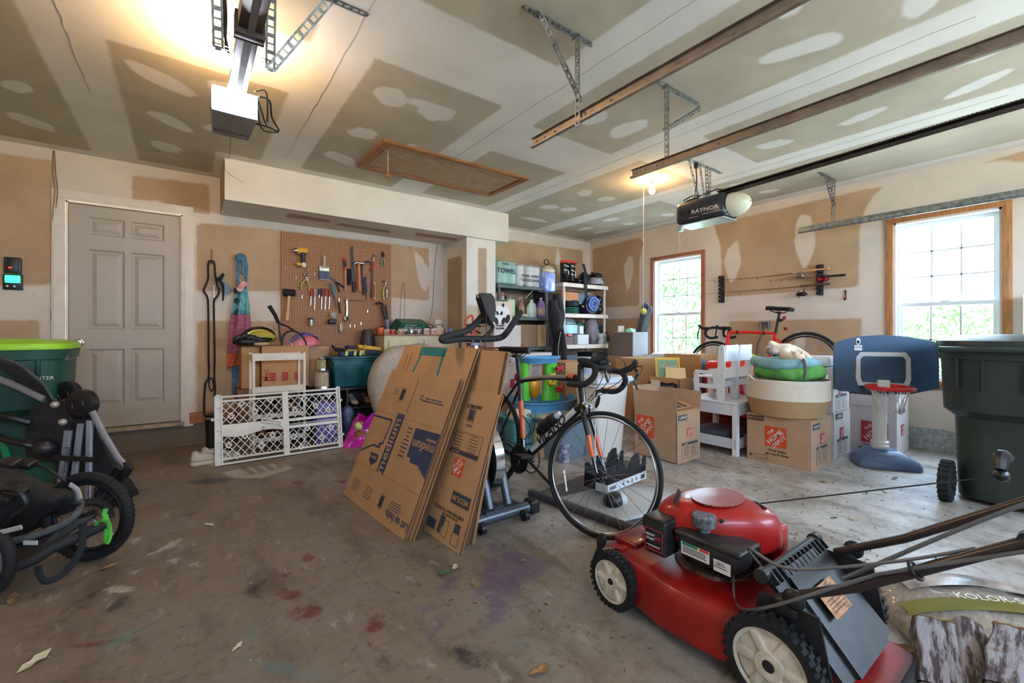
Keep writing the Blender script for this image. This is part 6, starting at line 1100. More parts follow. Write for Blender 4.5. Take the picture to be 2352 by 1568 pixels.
# black folded camp chairs between the units
for k,(lab,P) in enumerate([('black camp chair bag leaning in front of the gap between the shelf units',[(1277,676),(1284,720),(1283,760),(1292,800),(1300,925)]),('second black folded camp chair bag, right of the first',[(1270,690),(1276,740),(1280,790),(1284,925)]),('narrow black umbrella-like bag with white cord beside the camp chairs',[(1290,756),(1294,790),(1296,830),(1306,948)])]):
  t=thing('camp_chair_bag',lab,'bag',PY(*P[-1],4.55),group='black camp chair bags');b=MB();b.bez([PY(x,y,4.66-.15*k) for x,y in P],[.05,.085,.07,.06,.05] if k<2 else .035,12);b.build('bag_body',LEA,t,wild=.02,wscale=7);b=MB();b.bez([PY(P[0][0]-2,P[0][1]+6,4.56-.15*k),PY(P[1][0]-12,P[1][1]+20,4.55-.15*k),PY(P[2][0],P[2][1]+10,4.57-.15*k)],.006 if k<2 else .003,5);b.build('carry_strap',LEA if k<2 else WHT,t)
# ================================================================== BOX STACK BEHIND THE BLACK BIKE
HDB=mat('grey_white_card',(206,196,192),.8,var=.03,scale=5)
big=lambda txt,s=.03:(lambda a,c:[('r',a*.22,c*.90,a*.30,s*1.35,0,INKG),('t',txt,s,a*.22,c*.90,0,1,INKW)])
carton('plain carton on the floor at the bottom of the stack behind the bike',2.86,3.30,4.15,4.60,0,.37,CARDT)
carton('box labelled LARGE in the stack behind the black bike saddle',2.88,3.34,4.12,4.55,.372,.832,HDB,{'front':lambda a,c:[('r',a*.18,c*.92,a*.26,.045,0,INKG),('t','LARGE',.035,a*.18,c*.92,0,1,INKW),('r',a*.35,c*.33,.06,.10,0,INKR),('o',a*.5,c*.12,.3,.1,.002,INKG)],'left':lambda a,c:hd(a/2,c/2,.16)})
t=carton('open tan box with raised flaps on top of the LARGE box',2.80,3.20,4.14,4.52,.834,.93,CARD,tape=False);b=MB(LF(t));cx_=-.2
b.slab((-.2,-.19,.096),(.2,-.19,.096),(.24,-.27,.05),(-.16,-.27,.06),.004);b.slab((.2,-.19,.096),(.2,.19,.096),(.30,.17,.14),(.30,-.17,.14),.004);b.build('open_flap',CARD,t,smooth=False)
carton('box labelled MEDIUM under the panda box',2.84,3.23,4.20,4.58,.945,1.20,HDB,{'front':lambda a,c:big('MEDIUM',.036)(a,c)})
t=carton('cream box with a black and white panda drawn on its front',2.80,3.10,4.20,4.44,1.202,1.475,mat('panda_cream',(216,200,184),.7),tape=False,name='panda_box');F=LF(t)@AX((-.15,-.1225,0),(1,0,0),(0,0,1))
def disc(b,x,y,rx,ry,z=0,ro=0):b.prism([(x+rx*math.cos(q)*math.cos(ro)-ry*math.sin(q)*math.sin(ro),y+rx*math.cos(q)*math.sin(ro)+ry*math.sin(q)*math.cos(ro),z) for q in[i*math.pi/12 for i in range(24)]],.0006)
bd=[c for c in kids(t)][0]
b=MB(F);disc(b,.19,.12,.075,.10);disc(b,.12,.14,.075,.085,.0008);disc(b,.12,.06,.055,.05,.0004);b.build('panda_white',WHT,bd,smooth=False)
b=MB(F);disc(b,.165,.225,.018,.028,.0004,-.3);disc(b,.085,.135,.016,.026,.0018,.3);disc(b,.145,.135,.016,.026,.0018,-.3);disc(b,.115,.125,.009,.007,.0018);disc(b,.23,.07,.032,.055,.0008,-.4);disc(b,.07,.045,.026,.045,.0012,.4);disc(b,.17,.045,.026,.045,.0012,-.4);b.build('panda_black',INKK,bd,smooth=False)
item(lambda b:b.bx(3.36,3.86,4.35,4.70,.70,.855,bev=.01),'white_bin_lid','flat white storage bin right of the LARGE box, below the shelf','bin',mat('pale_bin',(216,206,202),.4))
item(lambda b:b.bx(3.38,3.84,4.37,4.69,0,.698,bev=.01),'pale_carton','tall pale carton under the white bin behind the water table','box',mat('lilac_white',(206,200,212),.6))
t=thing('snow_shoes','pair of orange and black snowshoes standing beside the cream cabinet','snowshoes',(2.55,4.55,.9))
for s,px in((0,1078),(1,1098)):b=MB();b.tube(smooth([PY(px-7,755,4.5),PY(px-8+6*s,735,4.5),PY(px+6+6*s,725,4.5),PY(px+8,755,4.5),PY(px+3,800,4.5),PY(px-3,800,4.5)],5,True),.012,8,closed=True);b.build('frame',mat('snowshoe_orange',(226,82,30),.4),t);b=MB();[b.tube([PY(px-6,y,4.49),PY(px+6,y+5,4.49)],.01,6) for y in(745,760,775)];b.build('webbing',BLK,t)
item(lambda b:b.tube([(2.72,4.5,.0),(2.72,4.5,.92)],.09,12),'dark_stand','black bin holding the orange snowshoes','bin',BLK)
# ================================================================== TOY WATER TABLE AND BINS
TB=mat('toy_blue',(96,160,206),.35,var=.04);TG=mat('toy_green',(96,210,60),.35);TO=mat('toy_orange',(246,166,40),.35);TR_=mat('toy_red',(206,36,60),.35)
wx,wy=2.95,3.55;t=thing('water_table','blue and green toy water table with a raised tray on green pillars','toy table',(wx,wy,0))
def tray(b,cx,cy,z,rx,ry,h,th=.012,wav=.06):
  n=40;f=lambda u,k:(cx+rx*k*math.cos(2*math.pi*u)*(1+wav*math.cos(6*math.pi*u)),cy+ry*k*math.sin(2*math.pi*u)*(1+wav*math.cos(6*math.pi*u)))
  prof=[(.86,0),(.93,.02),(.98,h-.01),(1.03,h),(1.03,h+.012),(.96,h+.010),(.92,h-.01),(.86,.015)]
  b.grid(lambda u,v:(*f(u,prof[round(v*7)][0]),z+prof[round(v*7)][1]),n,7,cu=True);b.prism([(*f(i/n,.87),z) for i in range(n)],.012)
b=MB();tray(b,wx+.02,wy,.795,.25,.17,.055);b.build('upper_tray',TB,t)
b=MB();tray(b,wx+.02,wy-.06,.27,.42,.30,.15);b.build('lower_basin',TB,t)
b=MB();b.tube([(wx-.17,wy,.42),(wx-.17,wy,.55),(wx-.17,wy,.68),(wx-.17,wy,.80)],[.06,.045,.04,.05],14);b.build('left_pillar',TG,t)
b=MB();b.tube([(wx+.16,wy-.02,.40),(wx+.16,wy-.02,.50),(wx+.16,wy-.02,.65),(wx+.16,wy-.02,.80)],[.12,.10,.07,.085],18,asp=.6);b.build('right_pillar',TG,t)
b=MB();b.torus((0,0,0),.05,.018,M=TR((wx+.12,wy-.09,.62),(90,0,10)),n=28);b.ell((wx-.03,wy+.02,.54),(.07,.05,.12));b.build('yellow_dial',TO,t)
for z in(.52,.73):b=MB();[b.box((wx+.20,wy-.12,z),(.13,.025,.025),(0,a,12),bev=.006) for a in(-25,20)];b.cyl((wx+.2,wy-.05,z),(wx+.2,wy-.13,z),.012);b.build('paddle_wheel',TR_,t)
for x,y in((wx-.3,wy-.25),(wx+.33,wy-.25),(wx-.3,wy+.15),(wx+.33,wy+.15)):MB().tube([(x,y,0),(x,y,.285)],[.035,.04],12).build('leg',TB,t)
t=thing('toy_sandbox','orange toy tub with a green rim and pale blue dome lid beside the water table','toy',(3.4,3.15,0));b=MB();b.box((3.40,3.14,.32),(.26,.3,.56),top=(.32,.36),bev=.05);b.build('orange_body',TO,t);b=MB();b.box((3.36,3.2,.62),(.30,.28,.06),top=(.26,.25),bev=.02);b.build('green_rim',mat('deep_toy_green',(70,150,40),.35),t)
b=MB();b.grid(lambda u,v:(3.35+.11*math.cos(2*math.pi*u)*math.cos(v*1.5),3.2+.11*math.sin(2*math.pi*u)*math.cos(v*1.5),.65+.11*math.sin(v*1.5)),28,8,cu=True);b.build('dome_lid',mat('pale_blue_toy',(160,180,216),.35),t)
def bin_(name,label,cx,cy,w0,d0,w1,d1,h,m,z=0,rim=True,rz=0,bev=.04,cat='bin'):
  t=thing(name,label,cat,(cx,cy,z),rz);F=LF(t);b=MB(F)
  def rr(w_,d_,q):k=5.;c,s=math.cos(q),math.sin(q);return(w_/2*math.copysign(abs(c)**(2/k),c),d_/2*math.copysign(abs(s)**(2/k),s))
  n=48;prof=[(0,0,.02),(0,1,0),(h,1,1),(h,.96,1),(.01,.96,0)]
  b.grid(lambda u,v:(*[k*prof[round(v*3)][1] for k in rr(w0+(w1-w0)*prof[1:][round(v*3)][2],d0+(d1-d0)*prof[1:][round(v*3)][2],2*math.pi*u)],prof[1:][round(v*3)][0]),n,3,cu=True)
  b.prism([(*[k*.99 for k in rr(w0,d0,2*math.pi*i/n)],.001) for i in range(n)],.008);b.build('tub',m,t)
  if rim:b=MB(F);b.tube([(*rr(w1+.012,d1+.012,2*math.pi*i/n),h-.012) for i in range(n)],.013,6,closed=True,up=(0,0,1));b.build('rim',m,t)
  return t
t=bin_('waste_bin','tall white plastic bin with a flat pale lid right of the black bike',3.08,2.78,.36,.24,.46,.31,.655,mat('bin_white',(226,220,210),.4));F=LF(t)
b=MB(F);b.box((0,0,.675),(.49,.35,.035),bev=.012);b.box((0,0,.70),(.47,.33,.02),bev=.008);b.build('lid',mat('lid_pale_grey',(206,212,220),.35),t)
b=MB(F);b.box((-.08,-.158,.625),(.18,.012,.03),bev=.004);b.build('liner_bag',mat('salmon_liner',(226,150,124),.5),t)
bin_('laundry_basket','translucent blue-grey round tub seen through the bike front wheel',2.72,2.95,.34,.34,.42,.42,.36,mat('blue_grey_tub',(112,130,140),.3))
bin_('teal_bin','teal plastic bin with folded papers under the water table',2.44,3.22,.24,.24,.30,.30,.36,mat('aqua_plastic',(84,146,150),.4))
item(lambda b:b.bx(2.36,2.54,3.15,3.29,.30,.40,bev=.01),'paper_stack','pale papers poking out of the teal bin','papers',mat('old_paper',(206,200,176),.9),wild=.01)
carton('small tan carton standing behind the bike pedal',2.52,2.70,2.98,3.14,.0,.34,mat('beige_card',(206,176,140),.8),{'front':lambda a,c:[('r',a*.4,c*.55,.05,.06,0,INKG),('r',a*.5,c*.2,.12,.004,0,INKG)]},tape=False)
item(lambda b:b.tube([(2.60,2.78,.0),(2.60,2.78,.16)],.05,14),'can_stack','navy printed can beside the small tan carton','can',mat('navy_can',(60,76,120),.3,col2=(190,190,196),scale=30))
item(lambda b:b.box((2.20,3.35,.16),(.3,.22,.3),bev=.03),'dark_crate','dark crate behind the bike rear wheel','crate',mat('dark_crate',(62,62,66),.6))
# ================================================================== CARTONS NEAR THE NARROW WINDOW
carton('white-sided carton with a tan front, right of the black bike handlebar',3.35,3.76,3.55,3.95,0,.78,CARD,{'front':lambda a,c:[('r',a*.5,c*.75,.003,c*.4,0,INKG)]},tape=False)
item(lambda b:b.bx(3.765,3.86,3.55,3.95,.3,.76,bev=.01),'translucent_bin','pale translucent bin edge beside the tan carton','bin',mat('translucent_grey',(196,196,206),.3))
carton('tan carton carrying the grey file box',4.60,5.10,3.70,4.15,0,.80,CARD)
t=thing('file_cabinet','grey two-tone cabinet standing on cartons beside the narrow window','cabinet',(4.87,3.9,.802));b=MB();b.bx(4.72,5.03,3.72,4.07,.802,1.12,bev=.004);b.build('cabinet_body',mat('pale_blue_grey_cabinet',(186,192,200),.5),t,smooth=False);b=MB();b.bx(4.713,4.719,3.722,4.068,.805,1.116);b.bx(4.708,4.714,3.722,4.068,.805,1.05);b.build('drawer_front',mat('taupe_grey',(120,112,112),.5),t,smooth=False)
item(lambda b:b.box((4.79,3.98,1.165),(.085,.02,.085),rot=(0,0,-30)),'white_card','small pale card standing on the grey cabinet','card',mat('ivory_card',(222,214,204),.6))
item(lambda b:b.ell((4.84,3.86,1.135),(.08,.06,.04)),'green_plastic_bag','crumpled mint plastic bag on the grey cabinet','bag',mat('mint_film',(130,216,170),.3),wild=.02,wscale=25)
for k,(lab,dx) in enumerate([('black ski with white lettering leaning by the narrow window, front one',0),('second black ski leaning just behind the lettered one',.06)]):
  t=thing('ski',lab,'ski',(5.45+dx,4.45,0),group='skis by the window');p0,p1=V((5.42+dx*.5,4.46+dx*.4,.0)),V((5.60+dx*.3,4.17-dx*.9,1.58-dx));e=(p1-p0).normalized();xx=V((.9,-.42,0));xx=(xx-e*xx.dot(e)).normalized();Fk=AX(p0,xx,e);b=MB(Fk);L=(p1-p0).length;b.grid(lambda u,v:((u-.5)*(.085+.03*abs(2*v-1)**2)*(1 if v<.94 else math.sqrt(max(.02,1-((v-.94)/.06)**2))),L*v,.03*max(0,v-.9)*10),6,40);bd=b.build('ski_body',mat('ski_black',(44,42,46),.35),t,solid=.012)
  if k==0:MB(Fk).text('SALOMON',.05,TR((.01,L*.80,.012),(0,0,90)),bold=.001).build('lettering',INKW,bd,smooth=False)
carton('wide tan carton labelled LARGE behind the drink box, left of the blue-printed box',4.32,4.84,3.36,3.68,0,.80,CARD,{'front':lambda a,c:[('r',a*.82,c*.92,.12,.05,0,INKG),('t','LARGE',.03,a*.82,c*.92,0,1,INKW)]},tape=False)
t=carton('white box with blue printing under the red bike front wheel',4.85,5.22,2.85,3.34,.30,.85,CARD,{'front':lambda a,c:[],'left':lambda a,c:[]});F=LF(t)
carton('tan carton at the very bottom under the white and blue printed box',4.85,5.22,2.85,3.34,0,.298,CARDT)
b=MB(LF(t));b.box((-.13,-.247,.30),(.06,.003,.4));b.box((.02,-.247,.38),(.12,.003,.12));b.build('blue_print',mat('blue_ink',(96,120,176),.7),t,smooth=False)
# drink box with picture frame
x0,x1,y0,y1=4.20,4.45,2.71,3.09;t=thing('drink_carton','open tan drinks carton printed in black and navy, with papers inside','box',(4.32,2.9,.34));b=MB()
for a in[(x0,x1,y0,y0+.005),(x0,x1,y1-.005,y1),(x0,x0+.005,y0,y1),(x1-.005,x1,y0,y1)]:b.bx(*a,.34,.62)
b.bx(x0,x1,y0,y1,.34,.345);bd=b.build('carton_body',CARD,t,smooth=False);NV=mat('near_black_ink',(40,44,58),.7)
ink(AX((x0-.0015,y1,.36),(0,-1,0),(0,0,1)),[('p',[(.0,.0),(.36,.0),(.36,.20),(.30,.215),(.22,.20),(.12,.22),(.0,.20)],NV),('p',[(.03,.1,.001),(.15,.1,.001),(.15,.225,.001),(.03,.225,.001)],INKW)],bd)
b=MB(AX((x0-.004,y1,.36),(0,-1,0),(0,0,1)));b.text('HARD',.05,TR((.255,.155,0)));b.build('lettering',INKW,bd,smooth=False);b=MB(AX((x0-.005,y1,.36),(0,-1,0),(0,0,1)));b.text('BOLD',.06,TR((.09,.17,0)),sx=.75,bold=.002);b.build('dark_lettering',NV,bd,smooth=False)
carton('tan carton under the open drinks carton',4.16,4.60,2.70,3.12,0,.338,CARDT,tape=False)
item(lambda b:b.bx(4.455,4.56,2.72,2.98,.34,.60,bev=.002),'blue_white_carton','blue and white printed drinks pack beside the open drinks carton','box',mat('blue_white_print',(206,214,226),.5,col2=(60,90,160),scale=18))
t=thing('picture_frame','yellow-framed green sign reading Happy, tilted in the drinks carton','sign',(4.3,2.95,.6));Fh=AX((4.24,3.02,.58),V((.75,-.66,.0)),V((.2,.2,.95)).normalized());b=MB(Fh);b.box((.13,.13,0),(.27,.26,.012));fr=b.build('frame',mat('frame_yellow',(230,190,80),.4),t,smooth=False)
b=MB(Fh);b.box((.13,.13,.006),(.22,.20,.004));b.build('sign_board',mat('sage_board',(140,180,150),.6),fr,smooth=False);MB(Fh).text('Happy',.075,TR((.13,.16,.010)),shear=.25).build('lettering',INKW,fr,smooth=False)
item(lambda b:b.slab((4.22,2.88,.60),(4.38,2.74,.60),(4.42,2.78,.72),(4.26,2.92,.73),.003),'manila_folder','cream folder leaning in front of the Happy sign','folder',mat('manila',(236,210,160),.7))
item(lambda b:b.box((4.32,2.84,.575),(.16,.18,.08),rot=(8,4,0),bev=.003),'small_papers','bundle of pale papers in the drinks carton','papers',mat('paper_cream',(216,200,170),.7))
item(lambda b:b.bx(4.90,5.25,3.38,3.66,.0,.78),'window_box','carton under the narrow window carrying loose papers','box',CARDT)
item(lambda b:[b.box((5.02+.02*i,3.52+.01*i,.786+.012*i),(.30,.22,.009),rot=(0,0,8*i)) for i in range(5)],'magazine_pile','loose pile of pale magazines by the narrow window','magazines',mat('magazine_white',(216,220,224),.4))
# open LARGE carton
x0,x1,y0,y1,h=3.315,3.665,2.16,2.60,.43;t=thing('open_moving_box','open moving box with raised flaps and a LARGE label, on the floor','box',((x0+x1)/2,(y0+y1)/2,0));b=MB()
for a in[(x0,x1,y0,y0+.005),(x0,x1,y1-.005,y1),(x0,x0+.005,y0,y1),(x1-.005,x1,y0,y1)]:b.bx(*a,.001,h)
b.bx(x0,x1,y0,y1,.001,.006);bd=b.build('box_body',CARDT,t,smooth=False)
b=MB();b.slab((x0,y1,h),(x0,y0,h),(x0-.01,y0,h+.17),(x0-.01,y1,h+.17),.004);b.build('left_flap',CARDT,t,smooth=False)
b=MB();b.slab((x0,y1,h),(x1,y1,h),(x1,y1+.02,h+.19),(x0,y1+.02,h+.19),.004);b.slab((x1,y0,h),(x1,y1,h),(x1+.02,y1,h+.16),(x1+.02,y0,h+.16),.004);b.build('raised_flap',CARDT,t,smooth=False)
b=MB();b.slab((x0,y0,h),(x1,y0,h),(x1,y0+.20,h+.05),(x0,y0+.20,h+.05),.004);ff=b.build('front_flap',CARD,t,smooth=False)
ink(AX((x0,y0,h+.0055),(1,0,0),V((0,.97,.243))),[('t','A BETTER WAY TO STACK',.022,.175,.035,0,1,INKK),('r',.12,.11,.14,.07,0,INKG),('r',.25,.13,.05,.11,0,INKG)],ff)
ink(face(x0,x1,y0,y1,0,h,'front')[0],[('r',.085,.385,.13,.045,0,INKG),('t','LARGE',.036,.085,.385,0,1,INKW)]+hd(.18,.25,.07)+checks(.19,.10,.24,.13),bd)
ink(face(x0,x1,y0,y1,0,h,'left')[0],hd(.12,.27,.19)+[('t','How doers',.03,.12,.145,0,1,INKK)],bd)
# kid table + chairs
KW=mat('white_lacquer',(226,228,232),.35);t=thing('kids_table','small white childrens table with a lower shelf, carrying two white chairs','table',(4.23,2.23,0));x0,x1,y0,y1=3.95,4.53,1.975,2.50
b=MB();b.bx(x0-.01,x1+.01,y0-.01,y1+.01,.465,.481,bev=.003);b.build('tabletop',KW,t,smooth=False);b=MB();b.bx(x0+.01,x1-.01,y0+.003,y0+.018,.36,.464);b.bx(x1-.018,x1-.003,y0+.01,y1-.01,.36,.464);b.bx(x0+.003,x0+.018,y0+.01,y1-.01,.36,.464);b.bx(x0+.01,x1-.01,y1-.018,y1-.003,.36,.464);b.build('apron_rail',KW,t,smooth=False)
for x in(x0,x1-.045):
  for y in(y0,y1-.045):MB().bx(x,x+.045,y-.001,y+.045,0,.464,bev=.002).build('leg',KW,t,smooth=False)
b=MB();b.bx(x0+.008,x0+.022,y0,y1,.06,.15);b.bx(x0,x1,y0+.012,y0+.026,.06,.15);b.bx(x0+.02,x1-.02,y0+.03,y1-.02,.09,.10);b.build('lower_tray',KW,t,smooth=False)
item(lambda b:b.bx(4.0,4.35,2.1,2.45,.101,.19,bev=.004),'grey_tray','dark grey tray on the childrens table lower shelf','tray',mat('slate_tray',(88,90,98),.5))
def kid_chair(label,loc,rz):
  t=thing('kids_chair',label,'chair',loc,rz,'white childrens chairs');F=LF(t)
  for y in(-.13,.115):  # side panels, plane x-z, chair faces -x
    b=MB(F);o=[(-.16,0),(-.10,0),(-.09,.10),(.06,.10),(.075,0),(.14,0),(.135,.22),(.145,.27),(.135,.50),(.125,.515),(.085,.50),(.075,.30),(.02,.27),(-.15,.265),(-.165,.24)]
    hole=[(-.12,.14),(.035,.14),(.045,.155),(.03,.225),(.015,.235),(-.105,.235),(-.12,.22)]
    # ring between outline pieces: build as strips around the opening
    parts=[[(-.16,0),(-.10,0),(-.12,.13),(-.12,.235),(-.15,.265),(-.165,.24)],[(-.12,.235),(.02,.235),(.02,.27),(-.15,.265)],[(-.118,.10),(.06,.10),(.05,.14),(-.12,.14)],[(.035,.14),(.06,.10),(.075,0),(.14,0),(.135,.22),(.145,.27),(.075,.30),(.02,.27),(.02,.235)],[(.075,.30),(.145,.27),(.135,.50),(.12,.515),(.085,.50)]]
    for q in parts:b.prism([(x,y,z) for x,z in q],(0,.015,0))
    b.build('side_panel',KW,t,smooth=False)
  b=MB(F);b.bx(-.15,.12,-.115,.115,.20,.215,bev=.002);b.build('seat',KW,t,smooth=False)
  b=MB(F);b.slab((.125,-.115,.36),(.125,.115,.36),(.135,.115,.51),(.135,-.115,.51),.014);b.build('backrest',KW,t,smooth=False);MB(F).bx(.09,.105,-.115,.115,.12,.17).build('stretcher',KW,t,smooth=False)
  b=MB(F);[b.cyl((x,-.131,z),(x,-.133,z),.004,n=8) for x,z in((-.14,.235),(-.11,.03),(.11,.23),(.11,.08),(.11,.47))];b.build('screw_cap',INKG,t)
kid_chair('white childrens chair nearest the open box, standing on the white table',(4.11,2.245,.483),-90)
kid_chair('white childrens chair standing behind the first one on the white table',(4.385,2.25,.483),-90)
item(lambda b:b.box((4.88,2.45,.50),(.45,.5,.60),bev=.06),'red_playset','bright red plastic toy behind the white chairs','toy',mat('toy_scarlet',(226,50,40),.35))
item(lambda b:b.bez([PX(1690,832,4.8),PX(1705,820,4.8),PX(1722,817,4.8),PX(1740,826,4.8)],.03,10),'lime_hose','lime green toy arm curving behind the white chairs','toy',mat('toy_lime',(170,220,70),.4))
item(lambda b:b.bx(4.66,5.08,2.22,2.68,0,.198,bev=.006),'maroon_crate','dark red crate under the red toy','crate',mat('maroon_plastic',(96,24,30),.5))
# MEDIUM box, basket, dog beds, dog
carton('MEDIUM moving box with an orange square logo under the rope basket',3.985,4.40,1.405,1.905,0,.405,CARDT,{
  'left':lambda a,c:hd(.235,.23,.17)+[('r',.075,.37,.13,.042,0,INKG),('t','MEDIUM',.032,.075,.37,0,1,CARD),('t','How doers\nget more done.',.03,.25,.10,0,1,INKK),('t','@',.03,.035,.05,0,1,INKK),('o',.12,.045,.10,.03,.002,INKG)],
  'front':lambda a,c:[('r',.10,.35,.14,.045,0,INKG),('t','MEDIUM',.032,.10,.35,0,1,HDB)]+hd(.22,.24,.085,0,INKR)+checks(.21,.11,.22,.14)})
bx0,by0=4.19,1.665;t=thing('rope_basket','two-tone cream and tan rope basket on the MEDIUM box','basket',(bx0,by0,.407));
def bask(z0,z1,r0,r1,n):
  b=MB()
  for i in range(n):k=i/n;r=r0+(r1-r0)*k;z=z0+(z1-z0)*(k+.5/n);b.torus((bx0,by0,z),r,(z1-z0)/n*.56,n=44,m=6)
  return b
bask(.412,.55,.27,.31,14).build('tan_rope_wall',mat('jute_tan',(186,150,110),.95),t);bask(.55,.715,.31,.305,16).build('cream_rope_wall',mat('cotton_cream',(230,218,202),.95),t)
b=MB();b.prism([(bx0+.27*math.cos(i*.3),by0+.27*math.sin(i*.3),.409) for i in range(21)],.01);b.build('base',mat('jute_tan',(186,150,110),.95),t)
for s in(-1,1):MB().bez([(bx0+s*.22,by0-s*.22,.70),(bx0+s*.25,by0-s*.21,.74),(bx0+s*.27,by0-s*.14,.70)],.011,8).build('handle',mat('cotton_cream',(230,218,202),.95),t)
def ring(b,cx,cy,z,R_,r,ph=0,asp=1):b.tube([(cx+R_*math.cos(q),cy+R_*math.sin(q),z+.01*math.sin(3*q+ph)) for q in[i*math.pi/22 for i in range(44)]],[r*(1+.06*math.sin(i*2.3)) for i in range(44)],12,closed=True,up=(0,0,1),asp=asp)
t=thing('dog_bed','green round fabric dog bed pressed into the rope basket','dog bed',(bx0+.02,by0-.02,.73));b=MB();ring(b,bx0+.01,by0-.01,.775,.22,.06,asp=.8);b.prism([(bx0+.2*math.cos(i*.3),by0+.2*math.sin(i*.3),.735) for i in range(21)],.02);b.build('green_bolster',mat('grass_green_fabric',(96,160,76),.8,var=.2,scale=10,bump=.4),t,wild=.008,wscale=14)
t=thing('dog_bed','pale teal padded dog bed on top of the green one','dog bed',(bx0-.02,by0,.83));b=MB();ring(b,bx0-.015,by0+.01,.85,.215,.045,1.2,asp=1.1);b.prism([(bx0+.2*math.cos(i*.3),by0+.2*math.sin(i*.3),.83) for i in range(21)],.025);b.build('teal_bolster',mat('pale_teal_fabric',(132,172,176),.8,var=.12,scale=10,bump=.4),t,wild=.006,wscale=14)
b=MB();b.bez([(bx0-.20,by0-.20,.895),(bx0-.222,by0-.225,.82),(bx0-.21,by0-.21,.74)],.022,8,asp=.3);b.build('grey_tab',mat('grey_tab',(130,142,146),.7),t)
FUR=mat('cream_plush_fur',(236,214,186),.95,var=.08,scale=14,bump=.9,bscale=90,sheen=.5);t=thing('plush_dog','cream plush toy dog curled up in the pale teal dog bed','plush toy',(bx0-.02,by0,.89));
def skinned(name,pts,edges,m,par,sub=2):
  me=bpy.data.meshes.new(name);me.from_pydata([p[:3] for p in pts],edges,[]);o=bpy.data.objects.new(name,me);sc.collection.objects.link(o);md=o.modifiers.new('k','SKIN');md.use_smooth_shade=True
  for i,p in enumerate(pts):me.skin_vertices[0].data[i].radius=(p[3],p[3])
  me.skin_vertices[0].data[0].use_root=True;md=o.modifiers.new('s','SUBSURF');md.levels=sub;md.render_levels=sub;me.materials.append(m);o.parent=par;W=WM[par.name].inverted()
  for v in me.vertices:v.co=W@v.co
  WM[o.name]=WM[par.name].copy();return o
D=lambda x,y,z,r:(bx0+x,by0+y,.90+z,r)
skinned('dog_body',[D(.13,-.07,.035,.085),D(.02,-.02,.05,.07),D(-.08,.02,.035,.055),D(-.13,-.06,.01,.042),D(-.15,-.14,-.005,.03),D(.18,-.02,-.01,.05),D(.08,-.13,-.02,.04),D(-.02,-.16,-.02,.028),D(-.06,.06,.09,.03),D(-.12,.09,.13,.024),D(-.05,-.06,.02,.035),D(-.09,-.13,.0,.026)],[(0,1),(1,2),(2,3),(3,4),(0,5),(0,6),(6,7),(2,8),(8,9),(2,10),(10,11)],FUR,t)
b=MB();b.ell(D(-.135,-.15,.0,0)[:3],(.05,.045,.035));b.ell(D(-.16,-.18,-.01,0)[:3],(.026,.024,.018));b.ell(D(-.10,-.155,.035,0)[:3],(.028,.012,.022),(20,0,30));b.ell(D(-.155,-.12,.035,0)[:3],(.028,.012,.022),(20,0,60));b.build('dog_head',FUR,t);b=MB();b.ell(D(-.178,-.197,-.006,0)[:3],(.007,)*3);b.ell(D(-.135,-.195,.01,0)[:3],(.005,)*3);b.ell(D(-.168,-.165,.012,0)[:3],(.005,)*3);b.build('eyes_and_nose',BLK,t)
b=MB();b.ell(D(-.10,.10,.06,0)[:3],(.07,.03,.045));b.ell(D(-.15,.04,.05,0)[:3],(.06,.035,.03));tag(b.build('mauve_blanket',mat('mauve_blanket',(170,130,116),.9,col2=(206,190,180),scale=18),wild=.015,wscale=16),'crumpled mauve-brown cloth behind the plush dog','blanket')
# boxes behind
hp={'front':lambda a,c:hd(a*.45,c*.52,.10,0,INKR)+checks(a*.5,c*.22,.26,.15)+[('r',a*.3,c*.91,.17,.05,0,INKG),('t','LARGE',.04,a*.3,c*.91,0,1,INKW)],'left':lambda a,c:hd(a*.4,c*.5,.18)}
carton('lower LARGE box of the two stacked between the rope basket and the hoop',4.55,4.95,1.43,1.88,0,.405,HDB,hp)
carton('upper box stacked on the LARGE box behind the hoop backboard',4.52,4.92,1.43,1.88,.407,.80,HDB,{'front':lambda a,c:hd(a*.45,c*.5,.09,0,INKR)+checks(a*.5,c*.2,.26,.15)})
item(lambda b:b.box((4.72,1.66,.85),(.34,.4,.09),bev=.03),'folded_blanket','folded white blanket on the upper stacked box','blanket',mat('white_blanket',(226,222,222),.9),wild=.01)
carton('tall tan-grey box with a red square logo behind the hoop pole',5.15,5.54,1.14,1.50,0,.60,HDB,{'left':lambda a,c:hd(a*.55,c*.30,.20,0,INKR)+[('t','How doers\nget more done.',.032,a*.5,c*.08,0,1,INKK),('r',a*.4,c*.90,.30,.03,0,INKG),('o',a*.45,c*.8,.3,.13,.002,INKG)],'front':lambda a,c:hd(a*.45,c*.35,.1,0,INKR)+[('r',a*.4,c*.65,.18,.05,0,INKG)]})
